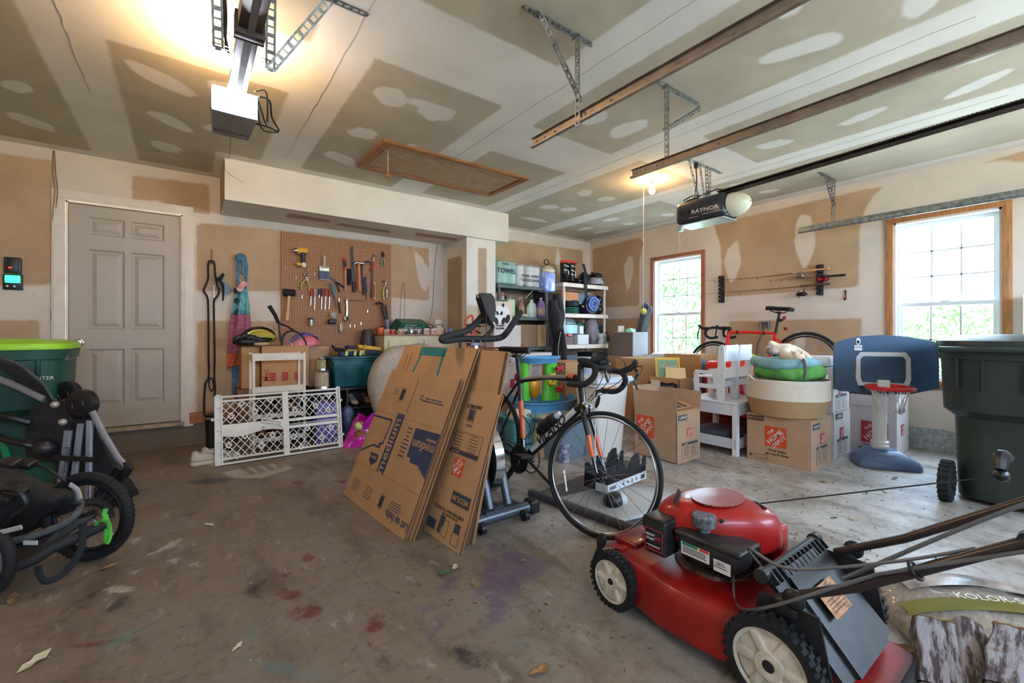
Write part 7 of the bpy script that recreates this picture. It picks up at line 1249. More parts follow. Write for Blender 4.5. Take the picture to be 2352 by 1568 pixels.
# basketball hoop
HB_=mat('slate_blue_plastic',(58,84,112),.35,var=.03);t=thing('basketball_hoop','toy basketball hoop with a navy backboard, red rim and white pole','basketball hoop',(4.68,1.13,0));hx,hy=4.72,1.15
fx=V((.50,-.866,0));fy=V((.866,.50,0));FH_=AX((hx,hy,0),fx,fy)  # x to the right as seen, y away, z up
FH_=Matrix(((fx[0]*.84,fy[0],0,hx),(fx[1]*.84,fy[1],0,hy),(0,0,1,0),(0,0,0,1)))
b=MB(FH_);ol=smooth([(-.20,.14),(.18,.14),(.24,.0),(.27,-.14),(.21,-.18),(0,-.20),(-.18,-.18),(-.23,-.12)],4,True);n=len(ol);b.grid(lambda u,v:(ol[round(u*n)%n].x*(1,1,.93,.45)[round(v*3)],ol[round(u*n)%n].y*(1,1,.93,.45)[round(v*3)]+(0,0,.0,.03)[round(v*3)],(.004,.035,.065,.13)[round(v*3)]),n,3,cu=True);b.prism([(p.x*.45,p.y*.45+.03,.13) for p in ol],.003);bs=b.build('base',mat('slate_blue_base',(92,116,152),.35),t)
b=MB(FH_);b.cyl((0,.03,.12),(0,.03,.93),.06,.055,n=28);b.lathe([(.06,.12),(.074,.125),(.074,.19),(.06,.195)],TR((0,.03,0)));b.box((0,-.055,.155),(.09,.02,.02),bev=.005);b.build('pole',mat('pole_white',(230,226,220),.35),t)
b=MB(FH_);bo=[(-.40,.62),(-.40,1.0),(-.36,1.035),(-.2,1.075),(0,1.09),(.2,1.075),(.40,1.035),(.43,1.0),(.43,.66),(.2,.60),(-.2,.60),(-.34,.605)];b.prism([(x,-.045,z) for x,z in bo],(0,.035,0));bb=b.build('backboard',HB_,t)
b=MB(FH_)
def rring(b,o,i_,y):k=len(o);[b.prism([(o[j][0],y,o[j][1]),(o[(j+1)%k][0],y,o[(j+1)%k][1]),(i_[(j+1)%k][0],y,i_[(j+1)%k][1]),(i_[j][0],y,i_[j][1])],(0,-.003,0)) for j in range(k)]
so=[(-.20,.66),(-.22,.72),(-.215,.90),(-.18,.945),(.18,.945),(.215,.90),(.22,.72),(.20,.66)];si=[(-.165,.69),(-.18,.73),(-.18,.885),(-.155,.91),(.155,.91),(.18,.885),(.18,.73),(.165,.69)]
rring(b,so,si,-.046);b.build('target_square',mat('target_white',(206,206,206),.4),bb,smooth=False)
b=MB(FH_);b.box((0,-.06,.68),(.10,.04,.07),bev=.01);b.build('rim_bracket',mat('pole_white',(230,226,220),.35),t)
b=MB(FH_@TR((-.20,-.048,1.01)));b.box((0,0,-.03),(.065,.002,.045));b.ell((0,0,.025),(.02,.002,.03));dc=b.build('sticker',WHT,bb);b=MB(FH_@TR((-.20,-.0505,.98)));b.text('GUSTAVE',.014,AX((0,0,.006),(1,0,0),(0,0,1)));b.ell((0,.001,.05),(.012,.001,.016));b.build('sticker_print',INKK,dc,smooth=False)
b=MB(FH_);b.torus((0,-.20,.665),.168,.017,n=48,m=12,asp=1.3);b.build('rim',mat('rim_red',(220,44,44),.35),t)
b=MB(FH_)
N_=14
for i in range(N_):
  for s in(-1,1):
    pts=[((.155-.07*k**.7)*math.cos(2*math.pi*(i+s*k*1.1)/N_),-.20+(.155-.07*k**.7)*math.sin(2*math.pi*(i+s*k*1.1)/N_),.66-.20*k+.004*math.sin(i*3)) for k in[j/6 for j in range(7)]];b.tube(pts,.0032,5)
b.build('net',mat('net_white',(226,222,218),.8),t)
b=MB(FH_);b.text('DUNKMAX',.035,TR((.0,-.135,.1),(28,0,0)));b.build('base_lettering',INKK,bs,smooth=False)
# ================================================================== RED BIKE
xr=5.36;d_=V((0,1,0));yr0,zr0,yr1,zr1=1.94,.775,2.97,.665;e=V((0,yr1-yr0,zr1-zr0));Lw=e.length;e.normalize();ln=math.radians(4);nL=V((-1,0,0));up=nL.cross(e)*-1
up=V((0,-e.z,e.y));FR=Matrix(((0,-1,0,xr),(e.y,0,up.y,yr0),(e.z,0,up.z,zr0),(0,0,0,1)))  # x forward (+Y world), y = -X (towards viewer), z up
RB=mat('red_bike_paint',(230,42,34),.25,coat=.3);t=thing('road_bike','red road bike with black forks and drop bars propped along the window wall','bicycle',(xr,2.4,.4))
W_=Lw;make_wheel(FR@TR((0,0,0),(90,0,0)),.345,t,24,BLK,.03,.017);make_wheel(FR@TR((W_,0,0),(90,0,0)),.345,t,24,BLK,.03,.017)
BBr,STr,HTr,HBr=(.42,0,-.07),(.27,0,.36),(.80,0,.43),(.84,0,.27);b=MB(FR);b.tube([BBr,STr],[.02,.017],12);b.tube([STr,(.5,0,.395),HTr],[.015,.016,.02],12);b.tube([BBr,HBr],[.03,.026],12);b.tube([HBr,HTr],[.024,.022],12)
for s in(-1,1):b.tube([(BBr[0],s*.03,BBr[2]),(.2,s*.05,-.03),(0,s*.065,0)],[.014,.012,.009],8);b.tube([(0,s*.065,0),(.14,s*.045,.17),(STr[0],s*.015,.30)],[.009,.01,.01],8)
b.build('frame',RB,t)
b=MB(FR);[b.tube(smooth([(.845,s*.01,.25),(.87,s*.045,.20),(.93,s*.05,.08),(W_,s*.06,0)],4),interp([.022,.02,.017,.01],13),10) for s in(-1,1)];b.build('fork',BLK,t)
b=MB(FR);b.tube([STr,(.20,0,.60)],.0145,12);b.box((.195,0,.50),(.03,.04,.03));b.build('seat_post',BLK,t);b=MB(FR);[b.box((.16,0,z),(.03,.03,.035),bev=.005) for z in(.52,.40)];b.build('tail_lamp',mat('tail_dark_red',(140,20,24),.3),t)
saddle_mesh(FR@TR((.20,0,.635),(0,-14,0)),BLK,t)
b=MB(FR);hc=V((.78,0,.48));b.tube([HTr,hc],.02,12);b.tube([hc,hc+V((.10,0,.015))],.018,10);b.build('stem',BLK,t);C0=hc+V((.10,0,.015));b=MB(FR);b.cyl(C0+V((0,-.12,0)),C0+V((0,.12,0)),.0145)
for s in(-1,1):
  P=[C0+V(q) for q in[(0,s*.10,0),(0,s*.18,0),(.02,s*.205,.0),(.07,s*.21,-.01),(.10,s*.212,-.05),(.085,s*.214,-.10),(.03,s*.216,-.125),(-.05,s*.218,-.12)]];b.tube(smooth(P,5),.016,10);H0=C0+V((.07,s*.21,.0));b.bez([H0,H0+V((.07,0,.01)),H0+V((.11,0,.05))],[.018,.018,.016],10)
b.build('handlebar',TAPE,t);b=MB(FR);[b.bez([C0+V((.17,s*.21,.02)),C0+V((.20,s*.21,-.05)),C0+V((.21,s*.21,-.12))],.009,6) for s in(-1,1)];b.build('brake_lever',BLK,t)
b=MB(FR);b.lathe([(.05,-.003),(.085,-.003),(.085,.003),(.05,.003)],TR((BBr[0],-.05,BBr[2]),(90,0,0)),n=40);b.tube([(BBr[0],-.06,BBr[2]),(BBr[0]-.1,-.08,BBr[2]-.13)],.012);b.build('crankset',BLK,t)
b=MB(FR);[b.lathe([(.017,0),(.022,0),(.022,.02),(.017,.02)],TR((x,0,z),(0,82,0)),n=16) for x,z in((.68,.415),(.38,.375))];b.build('rubber_strap',BLK,t)
item(lambda b:b.bx(5.24,5.50,1.62,2.25,.0,.425,bev=.006),'support_carton','carton on the floor holding up the red bike rear wheel','box',CARDT)
item(lambda b:b.bx(5.27,5.50,2.75,3.22,.0,.317,bev=.004),'support_carton','carton on the floor under the red bike front wheel','box',CARDT)
# fishing rods and wall rack on the right wall --------------------------------------
XW=WR-.04
for lab,pa,pb in[('black rod holder strip nearest the narrow window',(1659,633),(1659,695)),('tall black rod holder strip below the door track, nearer the large window',(1885,607),(1885,678))]:
  t=thing('rod_holder',lab,'rod holder',PX(*pb,WR-.001));a,c=PX(*pa,WR-.02),PX(*pb,WR-.02);b=MB();b.bx(WR-.022,WR-.001,a.y-.022,a.y+.022,c.z,a.z,bev=.003);b.build('backing',BLK,t);b=MB();n=7
  [b.box((WR-.045,a.y+.005,c.z+(a.z-c.z)*(i+.5)/n),(.05,.05,(a.z-c.z)/n*.8),bev=.005) for i in range(n)];b.build('foam_clip',FOAM,t)
def rod(label,P,hand,hm,reel,rm,glen,r=.0035):
  t=thing('fishing_rod',label,'fishing rod',PX(*P[-1],XW),group='fishing rods on the wall');b=MB();pts=[PX(*p,XW-.02) for p in P];b.tube(pts,interp([.0012,.002,r,r*1.4],len(pts)),7);b.build('blank',mat('rod_dark',(52,46,44),.3),t)
  b=MB();b.tube([PX(*p,XW-.02) for p in hand],[.012]*len(hand),10);b.build('handle',hm,t)
  b=MB();[b.torus((0,0,0),.010,.0015,M=AX(PX(x,y,XW-.02)+V((0,0,-.012)),(1,0,0),(0,0,1)),n=14,m=5) for x,y in glen];b.build('guide_ring',DS,t)
  if reel:q=PX(*reel,XW-.04);b=MB();b.tube([q+V((0,0,.06)),q],.006);b.ell(q,(.035,.03,.025));b.cyl(q+V((0,.02,0)),q+V((0,.07,0)),.024,.02);b.bez([q+V((-.03,0,0)),q+V((-.06,-.02,-.02)),q+V((-.06,-.06,-.01))],.005);b.torus((0,0,0),.04,.003,M=TR(q+V((0,.05,0)),(90,0,0)),n=20,m=5);b.build('reel',rm,t)
COR=mat('cork',(206,160,116),.8,var=.15,scale=60)
rod('uppermost fishing rod with a cork handle',[(1620,645),(1665,642),(1748,636),(1820,628)],[(1822,627),(1835,624),(1872,620),(1905,616)],COR,(1842,633),mat('reel_silver',(150,150,150),.3,.8),[(1640,645),(1700,640),(1740,638)])
rod('fishing rod with a long black foam handle and red reel',[(1766,645),(1800,642),(1850,638),(1880,636)],[(1890,635),(1915,633),(1942,631)],FOAM,(1896,641),mat('reel_red',(150,30,40),.3,.5),[(1770,644),(1795,642),(1815,640)])
rod('lowest and longest fishing rod with a black hanging spinning reel',[(1610,675),(1665,671),(1765,664),(1838,657)],[(1838,657),(1860,655),(1885,653),(1906,651)],mat('speckled_handle',(120,90,70),.4,col2=(30,30,32),scale=60),(1846,675),BLK,[(1700,670),(1768,664)])
t=thing('wall_hook','small black wall hook with an orange tip below the big door track','hook',PX(1942,668,WR));a=PX(1942,666,WR-.004);b=MB();b.tube(smooth([a,PX(1942,680,WR-.01),PX(1942,686,WR-.03),PX(1940,688,WR-.06),PX(1939,682,WR-.08)],4),.008,8);b.build('hook_arm',BLK,t);b=MB();b.tube([PX(1939,684,WR-.08),PX(1939,677,WR-.082)],.0095,8);b.build('orange_tip',mat('hook_orange',(230,96,40),.4),t)
t=thing('bike_bracket','grey metal folding bike bracket on the wall behind the red bike','bracket',PX(1756,745,WR));b=MB();c=PX(1756,748,WR-.03);b.tube([c+V((0,.05,-.04)),c+V((0,.045,.04)),c+V((0,-.045,.04)),c+V((0,-.05,-.04))],.012,6);b.box(c+V((.02,0,.02)),(.02,.08,.06));b.tube([c+V((0,0,-.02)),PX(1740,790,WR-.02),PX(1738,815,WR-.02)],.008,6);b.build('bracket_body',mat('grey_bracket',(110,110,112),.5,.5),t)
t=thing('air_unit','white appliance edge standing on the sill height beside the large window','appliance',(5.45,.28,0));b=MB();b.bx(5.2,5.66,-.15,.40,0,1.42,bev=.02);b.build('casing',WHT,t);b=MB();[b.bx(5.195,5.2,-.1,.36,z,z+.01) for z in(1.0,1.1,1.2)];b.build('vent_slot',INKG,t,smooth=False)
item(lambda b:[b.ell((5.3+.05*i,.30-.05*i,1.435),(.04,.05,.016)) for i in range(3)],'pill_pack','small colourful packs on top of the white appliance','packs',mat('candy_mix',(220,90,90),.4,col2=(70,190,200),scale=30))
# ================================================================== WHEELED BINS
def cart(label,F,w_,d_,h,body,lid,t,lidh=.06,wheels=True):
  b=MB(F);n=40
  def rr(k,q):c,s=math.cos(q),math.sin(q);return(k[0]/2*math.copysign(abs(c)**.45,c),k[1]/2*math.copysign(abs(s)**.45,s))
  prof=[(.80,.78,.03),(.84,.82,h*.55),(.97,.96,h*.60),(1.0,1.0,h*.93),(1.04,1.03,h*.935),(1.05,1.04,h),(.9,.9,h-.02)]
  b.grid(lambda u,v:(*rr((w_*prof[round(v*6)][0],d_*prof[round(v*6)][1]),2*math.pi*u),prof[round(v*6)][2]),n,6,cu=True);b.prism([(*rr((w_*.8,d_*.78),2*math.pi*i/n),.03) for i in range(n)],.01);b.build('bin_body',body,t)
  b=MB(F)
  pl=[(1.06,1.06,h+.002),(1.07,1.07,h+.02),(1.05,1.05,h+lidh*.6),(.8,.8,h+lidh),(.0,.0,h+lidh*1.1)]
  b.grid(lambda u,v:(*rr((w_*pl[round(v*4)][0],d_*pl[round(v*4)][1]),2*math.pi*u),pl[round(v*4)][2]),n,4,cu=True);b.build('bin_lid',lid,t)
  b=MB(F);[b.box((s*w_*.36,-d_*.49,h*.84),(.012,.03,h*.2)) for s in(-1,-.6,.0,.6,1)];b.build('rib',body,t,smooth=False)
t=thing('wheeled_bin','dark green wheeled recycling bin with a lime green lid by the door','wheeled bin',(-1.08,4.62,0));FG2=TR((-1.08,4.62,0));GRB=mat('bottle_green_plastic',(26,74,58),.45,var=.15,scale=8);LIM=mat('lime_lid',(160,220,40),.4,var=.04)
cart('',FG2,.78,.72,.99,GRB,LIM,t,.07);b=MB(FG2);b.box((.385,-.08,.93),(.03,.3,.05),bev=.01);b.bx(.30,.37,-.38,-.36,.45,.66);b.build('side_handle',mat('grey_green',(96,104,96),.5),t)
b=MB(FG2);b.text('TOTER',.035,AX((.30,-.362,.80),(1,0,0),(0,0,1)));b.build('lettering',INKW,t,smooth=False)
for s in(-1,1):b=MB(FG2);b.cyl((s*.33-.03,.30,.12),(s*.33+.03,.30,.12),.12);b.build('wheel',RUB,t)
t=thing('wheeled_bin','large dark olive wheeled trash bin with a black wheel at the right edge','wheeled bin',(4.35,.32,0));F2=AX((4.42,.30,0),(0,-1,0),(1,0,0));F2=Matrix(((0,1,0,4.40),(-1,0,0,.30),(0,0,1,0),(0,0,0,1)));OLV=mat('dark_olive_plastic',(46,56,50),.38,var=.08,scale=6)
cart('',F2,.80,.78,1.0,OLV,OLV,t,.09)
b=MB(F2);b.tube([(-.36,-.40,.99),(-.36,-.46,1.0),(.36,-.46,1.0),(.36,-.40,.99)],.018,8);b.build('handle_bar',OLV,t)
for s in(-1,1):
  b=MB(F2);b.tube([(s*.34-.03,-.36,.13),(s*.34-.024,-.36,.13),(s*.34+.024,-.36,.13),(s*.34+.03,-.36,.13)],[.11,.13,.13,.11],32);[b.box((s*.34,-.36+.13*math.cos(a),.13+.13*math.sin(a)),(.056,.012,.016),rot=(math.degrees(a),0,0)) for a in[i*.3 for i in range(21)]];wl=b.build('wheel',RUB,t);b=MB(F2);b.cyl((s*.34-.034,-.36,.13),(s*.34+.034,-.36,.13),.05);b.build('wheel_hub',DS,wl)
b=MB(F2);b.tube([(.17,-.42,.74),(.17,-.5,.74),(.42,-.5,.75),(.42,-.42,.75)],.012,8);b.build('lift_bar',CHR,t)
# ================================================================== STROLLER (folded, standing) and jogging stroller (foreground)
SF=mat('stroller_fabric',(38,38,40),.85,var=.2,scale=25,bump=.3,bscale=50);SFG=mat('stroller_canopy_grey',(82,84,84),.85,var=.15,scale=25,bump=.3,bscale=60);SIL=mat('satin_silver_tube',(176,184,196),.28,.7)
def S(px,py,t):return PT(px,py,t)
t=thing('folded_stroller','folded stroller with silver frame tubes and a grey canopy by the door','stroller',V((-.55,3.6,0)));T=2.75
def plate(b,pts,tt,th):q=[S(x,y,tt) for x,y in pts];b.prism(q,V((SA,CA,0))*th)
b=MB();plate(b,[(150,960),(180,935),(208,950),(225,1000),(262,1075),(240,1105),(150,1120),(120,1060)],T+.03,.04);plate(b,[(75,930),(140,915),(165,960),(150,1060),(60,1060),(55,990)],T+.01,.08);b.build('seat_fabric',SF,t,sub=0,wild=.01)
b=MB();b.grid(lambda u,v:S(-60+190*u,np.interp(u,[0,.3,.58,.84,1],[812,818,838,880,930])+v*np.interp(u,[0,.3,.7,1],[48,70,62,15]),T+.05+.25*math.sin(v*1.5)-.1*math.sin(u*3)),16,8);b.build('canopy',SFG,t,solid=.01)
b=MB();b.tube(smooth([S(-60,852,T),S(-10,868,T),S(30,883,T),S(70,902,T),S(100,917,T)],5),.022,8,asp=.5);b.build('canopy_bow',SIL,t)
for lab,P,r in[('front_tube',[(212,945),(240,1000),(270,1050),(290,1072)],.021),('inner_tube',[(206,965),(205,1030),(204,1100),(202,1160)],.018),('middle_tube',[(186,972),(178,1040),(170,1105)],.019),('outer_tube',[(158,988),(150,1050),(142,1105)],.023)]:b=MB();b.tube([S(x,y,T) for x,y in P],r,10,asp=.7);b.build(lab,SIL,t)
b=MB();b.text('mockingbird',.05,AX(S(149,1072,T-.03),(S(142,1105,T)-S(158,988,T)).normalized()*-1,V((CA,-SA,0))*-1),sx=1.0);b.build('lettering',INKG,t,smooth=False)
for(x,y),tt in(((152,905),T+.35),((186,928),T+.02)):b=MB();c=S(x,y,tt);M=AX(c,(CA,-SA,0),(0,0,1));b.lathe([(0,.02),(.075,.02),(.09,.01),(.09,-.03),(0,-.03)],M,n=36);b.lathe([(.03,.021),(.034,.026),(.04,.021)],M,n=24);b.build('hinge_disc',BLK,t)
b=MB();[b.ell(S(x,y,T-.05),(.022,.022,.022)) for x,y in((126,929),(144,969),(63,1021))];b.build('rivet_cap',mat('rivet_grey',(176,170,160),.3,.4),t)
b=MB();b.tube(smooth([S(-70,958,T-.05),S(-10,955,T-.05),S(20,958,T-.05),S(70,970,T)],4),.025,8);b.tube(smooth([S(-70,985,T-.1),S(-10,1000,T-.1),S(20,1012,T-.1),S(60,1020,T-.1),S(90,1030,T-.05)],4),.02,8);b.box(S(168,1052,T-.04),(.25,.02,.03),rot=(0,3,-36));b.ell(S(102,1030,T-.05),(.06,.05,.06));b.tube([S(290,1060,T),S(297,1075,T),S(288,1092,T)],[.018,.024,.02],8);b.build('black_fittings',BLK,t)
for px,py,tt in((268,1125,T+.1),(280,1140,T+.25)):M=AX(S(px,py,tt),V((.9,-.44,0)),(0,0,1));b=MB(M);b.torus((0,0,0),.075,.025,n=32);b.torus((0,0,.05),.075,.02,n=32);b.build('wheel',RUB,t)
b=MB();b.tube([S(282,1070,T),S(270,1100,T+.05),S(258,1120,T+.1)],.03,10);b.build('wheel_fork',BLK,t)
t=thing('jogging_stroller','black jogging stroller folded flat with large spoked wheels and a green ribbon','stroller',V((-.45,2.5,0)));T2=2.05
wc=S(203,1204,2.14);Mw=AX(V((wc.x,wc.y,.215)),V((.82,-.57,0)),(0,0,1));R0=.213
b=MB(Mw);b.torus((0,0,0),R0-.022,.024,n=64,m=12);[b.box(((R0-.0045)*math.cos(a),(R0-.0045)*math.sin(a),s*.01),(.006,.004,.02),rot=(s*30,0,math.degrees(a))) for a in[i*.12 for i in range(52)] for s in(-1,1)];w1=b.build('wheel',RUB,t)
b=MB(Mw);b.torus((0,0,0),R0-.052,.010,n=56);b.cyl((0,0,-.03),(0,0,.03),.022);b.build('rim',BLK,w1);b=MB(Mw)
for i in range(20):a=i*math.pi/10;b.cyl((.02*math.cos(a+1),.02*math.sin(a+1),.02*(-1)**i),((R0-.055)*math.cos(a),(R0-.055)*math.sin(a),0),.0016,n=5)
b.build('spokes',mat('spoke_steel',(150,150,152),.3,.9),w1,smooth=False)
wc2=S(-62,1335,1.80);Mw2=AX(V((wc2.x,wc2.y,.17)),V((.82,-.57,0)),(0,0,1));b=MB(Mw2);b.torus((0,0,0),.148,.022,n=56,m=12);w2=b.build('wheel',RUB,t);b=MB(Mw2);b.torus((0,0,0),.118,.01,n=48);b.cyl((0,0,-.03),(0,0,.03),.02);b.build('rim',mat('grey_rim',(120,120,122),.4,.5),w2)
b=MB(Mw2);[b.cyl((.02*math.cos(a+1),.02*math.sin(a+1),0),(.118*math.cos(a),.118*math.sin(a),0),.0016,n=5) for a in[i*math.pi/9 for i in range(18)]];b.build('spokes',BLK,w2,smooth=False)
def top(u):return np.interp(u,[0,.25,.45,.65,.85,1],[1045,1060,1082,1105,1120,1150])
def bot(u):return np.interp(u,[0,.25,.5,.75,1],[1262,1250,1228,1195,1162])
b=MB();b.grid(lambda u,v:S(-70+255*u,top(u)+(bot(u)-top(u))*v,T2+.10-.26*math.sin(math.pi*min(1,v*1.1))*(1-.6*u)+.03*math.sin(u*18+v*9)),30,16);b.build('fabric_body',SF,t,solid=.012,wild=.012,wscale=12)
b=MB();b.tube(smooth([S(-30,1248,T2-.12),S(40,1240,T2-.12),S(100,1222,T2-.1),S(155,1198,T2-.06),S(184,1165,T2),S(176,1130,T2+.04)],5),.016,10);b.build('piping',SFG,t)
b=MB();b.slab(S(-30,1250,T2-.1),S(150,1200,T2-.05),S(222,1180,T2+.05),S(60,1290,T2-.2),.006);b.build('floor_board',mat('black_sheet',(34,34,36),.5),t)
b=MB();b.tube(smooth([S(-20,1290,T2-.22),S(30,1300,T2-.22),S(75,1285,T2-.2),S(120,1258,T2-.16),S(180,1232,T2-.1),S(238,1205,T2-.02)],5),.024,12);b.tube(smooth([S(160,1165,T2),S(215,1152,T2+.1),S(245,1165,T2+.12),S(255,1190,T2+.12)],4),.018,10);b.build('frame_tube',FOAM,t)
b=MB();b.tube(smooth([S(190,1200,T2-.1),S(186,1260,T2-.12),S(150,1312,T2-.16),S(110,1335,T2-.2),S(92,1322,T2-.2),S(88,1300,T2-.2)],6),.013,6,asp=.25);b.build('safety_strap',LEA,t)
b=MB();b.tube(smooth([S(160,1112,T2-.06),S(178,1125,T2-.06),S(184,1145,T2-.06)],4),.012,6,asp=.3);b.tube([S(-10,1225,T2-.25),S(50,1210,T2-.25)],.010,6,asp=.3);b.build('reflective_strip',mat('reflective_grey',(196,198,200),.3,.3),t)
b=MB();b.box(S(70,1246,T2-.17),(.06,.003,.018),rot=(0,0,-36));b.text('thule',.016,AX(S(70,1246,T2-.19),(CA,-SA,0),(0,0,1)));b.build('brand_label',mat('label_white',(222,220,214),.5),t,smooth=False)
b=MB();[b.box(S(x,y,tt),(.07,.05,.03),rot=(20,10,-36),bev=.008) for x,y,tt in((38,1130,T2-.2),(12,1142,T2-.22),(60,1065,T2-.02),(25,1062,T2-.1))];b.bez([S(0,1120,T2-.2),S(40,1125,T2-.24),S(60,1160,T2-.24),S(30,1185,T2-.24)],.010,6);b.bez([S(60,1060,T2),S(110,1078,T2-.02),S(150,1105,T2)],.006,6);b.build('buckle',BLK,t)
t=thing('ribbon','green cloth ribbon knotted on the jogging stroller frame near the wheel','ribbon',S(240,1195,T2-.1));q=T2-.10;b=MB();b.tube(smooth([S(243,1168,q),S(240,1180,q),S(243,1190,q),S(228,1198,q),S(220,1206,q)],4),.009,6,asp=.35);b.tube(smooth([S(242,1192,q),S(250,1205,q),S(252,1228,q),S(246,1245,q),S(242,1235,q),S(246,1215,q)],4),.012,6,asp=.35);b.ell(S(242,1193,q),(.014,.014,.012));b.build('ribbon_cloth',mat('leaf_green_cloth',(86,180,66),.8,var=.2),t)
item(lambda b:b.tube([S(-20,985,2.9),S(10,1030,2.9),S(20,1060,2.9)],.02,8),'green_pole','bright green plastic pole end behind the strollers at the left edge','pole',mat('emerald_plastic',(20,150,96),.35))
# ================================================================== LAWN MOWER
MR=mat('mower_red',(138,20,18),.36,var=.15,scale=10,coat=.25,col2=(120,14,14));SHR=mat('engine_red',(168,26,22),.38,var=.08,coat=.2);MBK=mat('mower_black',(36,35,36),.42,var=.25,scale=18,bump=.15);mx,my=1.655,.90
t=thing('lawn_mower','red push lawn mower with white-spoked wheels and a black engine, in the foreground','lawn mower',(mx,my,0));FM=TR((mx,my,0))
def mwheel(x,y,r,w_,name='wheel'):
  M=FM@AX((x,y,r),(0,1,0),(0,0,1));b=MB(M);b.lathe([(r*.78,-w_/2),(r*.96,-w_/2),(r,-w_*.3),(r,w_*.3),(r*.96,w_/2),(r*.78,w_/2)],n=48);k=30
  for i in range(k):
    a=2*math.pi*i/k
    for s in(-1,1):b.box((r*math.cos(a+s*.05),r*math.sin(a+s*.05),s*w_*.25),(.012,.012,w_*.5),rot=(0,0,math.degrees(a)+s*12))
  w=b.build('wheel',RUB,t);s_=-1 if x<0 else 1
  b=MB(M);f=w_*.5*(1 if s_>0 else-1);b.lathe([(r*.70,-w_*.4),(r*.80,-w_*.45),(r*.80,w_*.45),(r*.70,w_*.4)],n=48);b.lathe([(0,-w_*.25),(r*.72,-w_*.25),(r*.72,w_*.25),(0,w_*.25)],n=40);b.lathe([(r*.13,-w_*.5),(r*.3,-w_*.5),(r*.3,w_*.5),(r*.13,w_*.5)],n=28)
  for i in range(6):a=i*math.pi/3;b.box((r*.5*math.cos(a),r*.5*math.sin(a),0),(r*.46,r*.20,w_*.88),rot=(0,0,math.degrees(a)),bev=.005)
  b.build('wheel_disc',mat('bone_wheel_plastic',(206,196,176),.5,var=.12,scale=20),w);b=MB(M);b.cyl((0,0,-w_*.52),(0,0,w_*.52),r*.12,n=20);b.build('wheel_bore',INKK,w)
mwheel(-.265,.29,.105,.045);mwheel(.265,.29,.105,.045);mwheel(-.27,-.31,.132,.05);mwheel(.27,-.31,.132,.05)
ol=smooth([(-.20,.36),(0,.41),(.20,.36),(.245,.18),(.26,0),(.25,-.22),(.20,-.42),(-.20,-.42),(-.25,-.22),(-.28,0),(-.25,.18)],5,True);n=len(ol);kk=[(1.04,.05),(1.06,.06),(1.03,.10),(1.0,.17),(.94,.195),(.8,.205),(.55,.205),(.0,.205)]
b=MB(FM);b.grid(lambda u,v:(ol[round(u*n)%n].x*kk[round(v*7)][0],ol[round(u*n)%n].y*kk[round(v*7)][0],kk[round(v*7)][1]),n,7,cu=True);b.build('deck',MR,t,sub=1)
b=MB(FM);b.box((-.0,.33,.205),(.30,.12,.03),bev=.012);b.grid(lambda u,v:(-.2+.40*u,.30+.14*v,.20-.05*v*v+.012*math.sin(u*3.14)),8,6);b.build('deck_nose',MR,t)
b=MB(FM);b.lathe([(.15,.205),(.15,.215),(0,.216)],TR((.02,.02,0)),n=36);b.build('dirt_crust',mat('wet_grass_dirt',(84,62,44),.6,var=.5,scale=60,bump=1.),t,wild=.01,wscale=60)
zE=.21;b=MB(FM);b.lathe([(.10,zE),(.12,zE+.02),(.115,zE+.10)],TR((.02,.03,0)),n=32);[b.box((.03,-.06-.0,zE+.035+.012*i),(.20,.16,.005)) for i in range(7)];b.box((.05,-.10,zE+.08),(.12,.10,.10),bev=.01);b.build('engine_block',MBK,t,smooth=False)
b=MB(FM);P=smooth([(-.15,.17),(.02,.21),(.18,.16),(.205,-.02),(.16,-.17),(.04,-.19),(-.08,-.10),(-.14,.02)],5,True);m_=len(P);hh=[(1.0,.30),(1.02,.335),(1.0,.37),(.93,.41),(.78,.435),(.5,.445),(0,.447)]
b.grid(lambda u,v:(.02+P[round(u*m_)%m_].x*hh[round(v*6)][0],.02+P[round(u*m_)%m_].y*hh[round(v*6)][0],hh[round(v*6)][1]),m_,6,cu=True);b.box((.17,-.10,.30),(.09,.14,.14),bev=.02);sh=b.build('engine_cover',SHR,t,sub=1)
def meshmat():
  N=NT('perforated_screen');sep=N.n('SeparateXYZ');N.t.links.new(N.geo.outputs['Position'],sep.inputs[0]);g=[N.math('SUBTRACT',N.math('FRACT',N.math('DIVIDE',sep.outputs[i],.0075)),.5) for i in(0,1)];d=N.math('SQRT',N.math('ADD',N.math('MULTIPLY',g[0],g[0]),N.math('MULTIPLY',g[1],g[1])));return N.out(N.mix(N.step(d,.25,.33),(40,20,22),(176,96,96)),.3)
b=MB(FM);b.lathe([(.10,.4475),(.10,.452),(0,.456)],TR((.05,.03,0),s=(1.2,.9,1)),n=36);b.build('screen',meshmat(),sh);b=MB(FM);[b.box((.13+.012*i,-.10+.008*i,.437-.004*i),(.012,.055,.006),rot=(0,15,-35)) for i in range(5)];[b.box((-.08+.01*i,.12+.01*i,.442),(.14,.003,.004),rot=(0,-4,25)) for i in range(4)];b.cyl((-.07,-.05,.408),(-.072,-.052,.414),.008);b.build('vent_slot',INKK,sh,smooth=False)
b=MB(FM);b.box((-.115,-.045,.32),(.12,.235,.085),bev=.025);b.box((-.10,-.045,.352),(.15,.25,.022),bev=.01);b.tube([(-.10,-.1,.30),(-.07,-.08,.25),(-.05,-.05,.21)],[.04,.03,.03]);ft=b.build('fuel_tank',MBK,t)
b=MB(FM);b.tube([(-.10,.00,.36),(-.10,.0,.385),(-.10,.0,.40)],[.022,.026,.03],20);b.tube([(-.10,.0,.385),(-.10,.0,.42),(-.10,.0,.428)],[.041,.043,.036],14);b.build('fuel_cap',mat('cap_dusty_grey',(96,96,100),.7,var=.3,scale=60),ft)
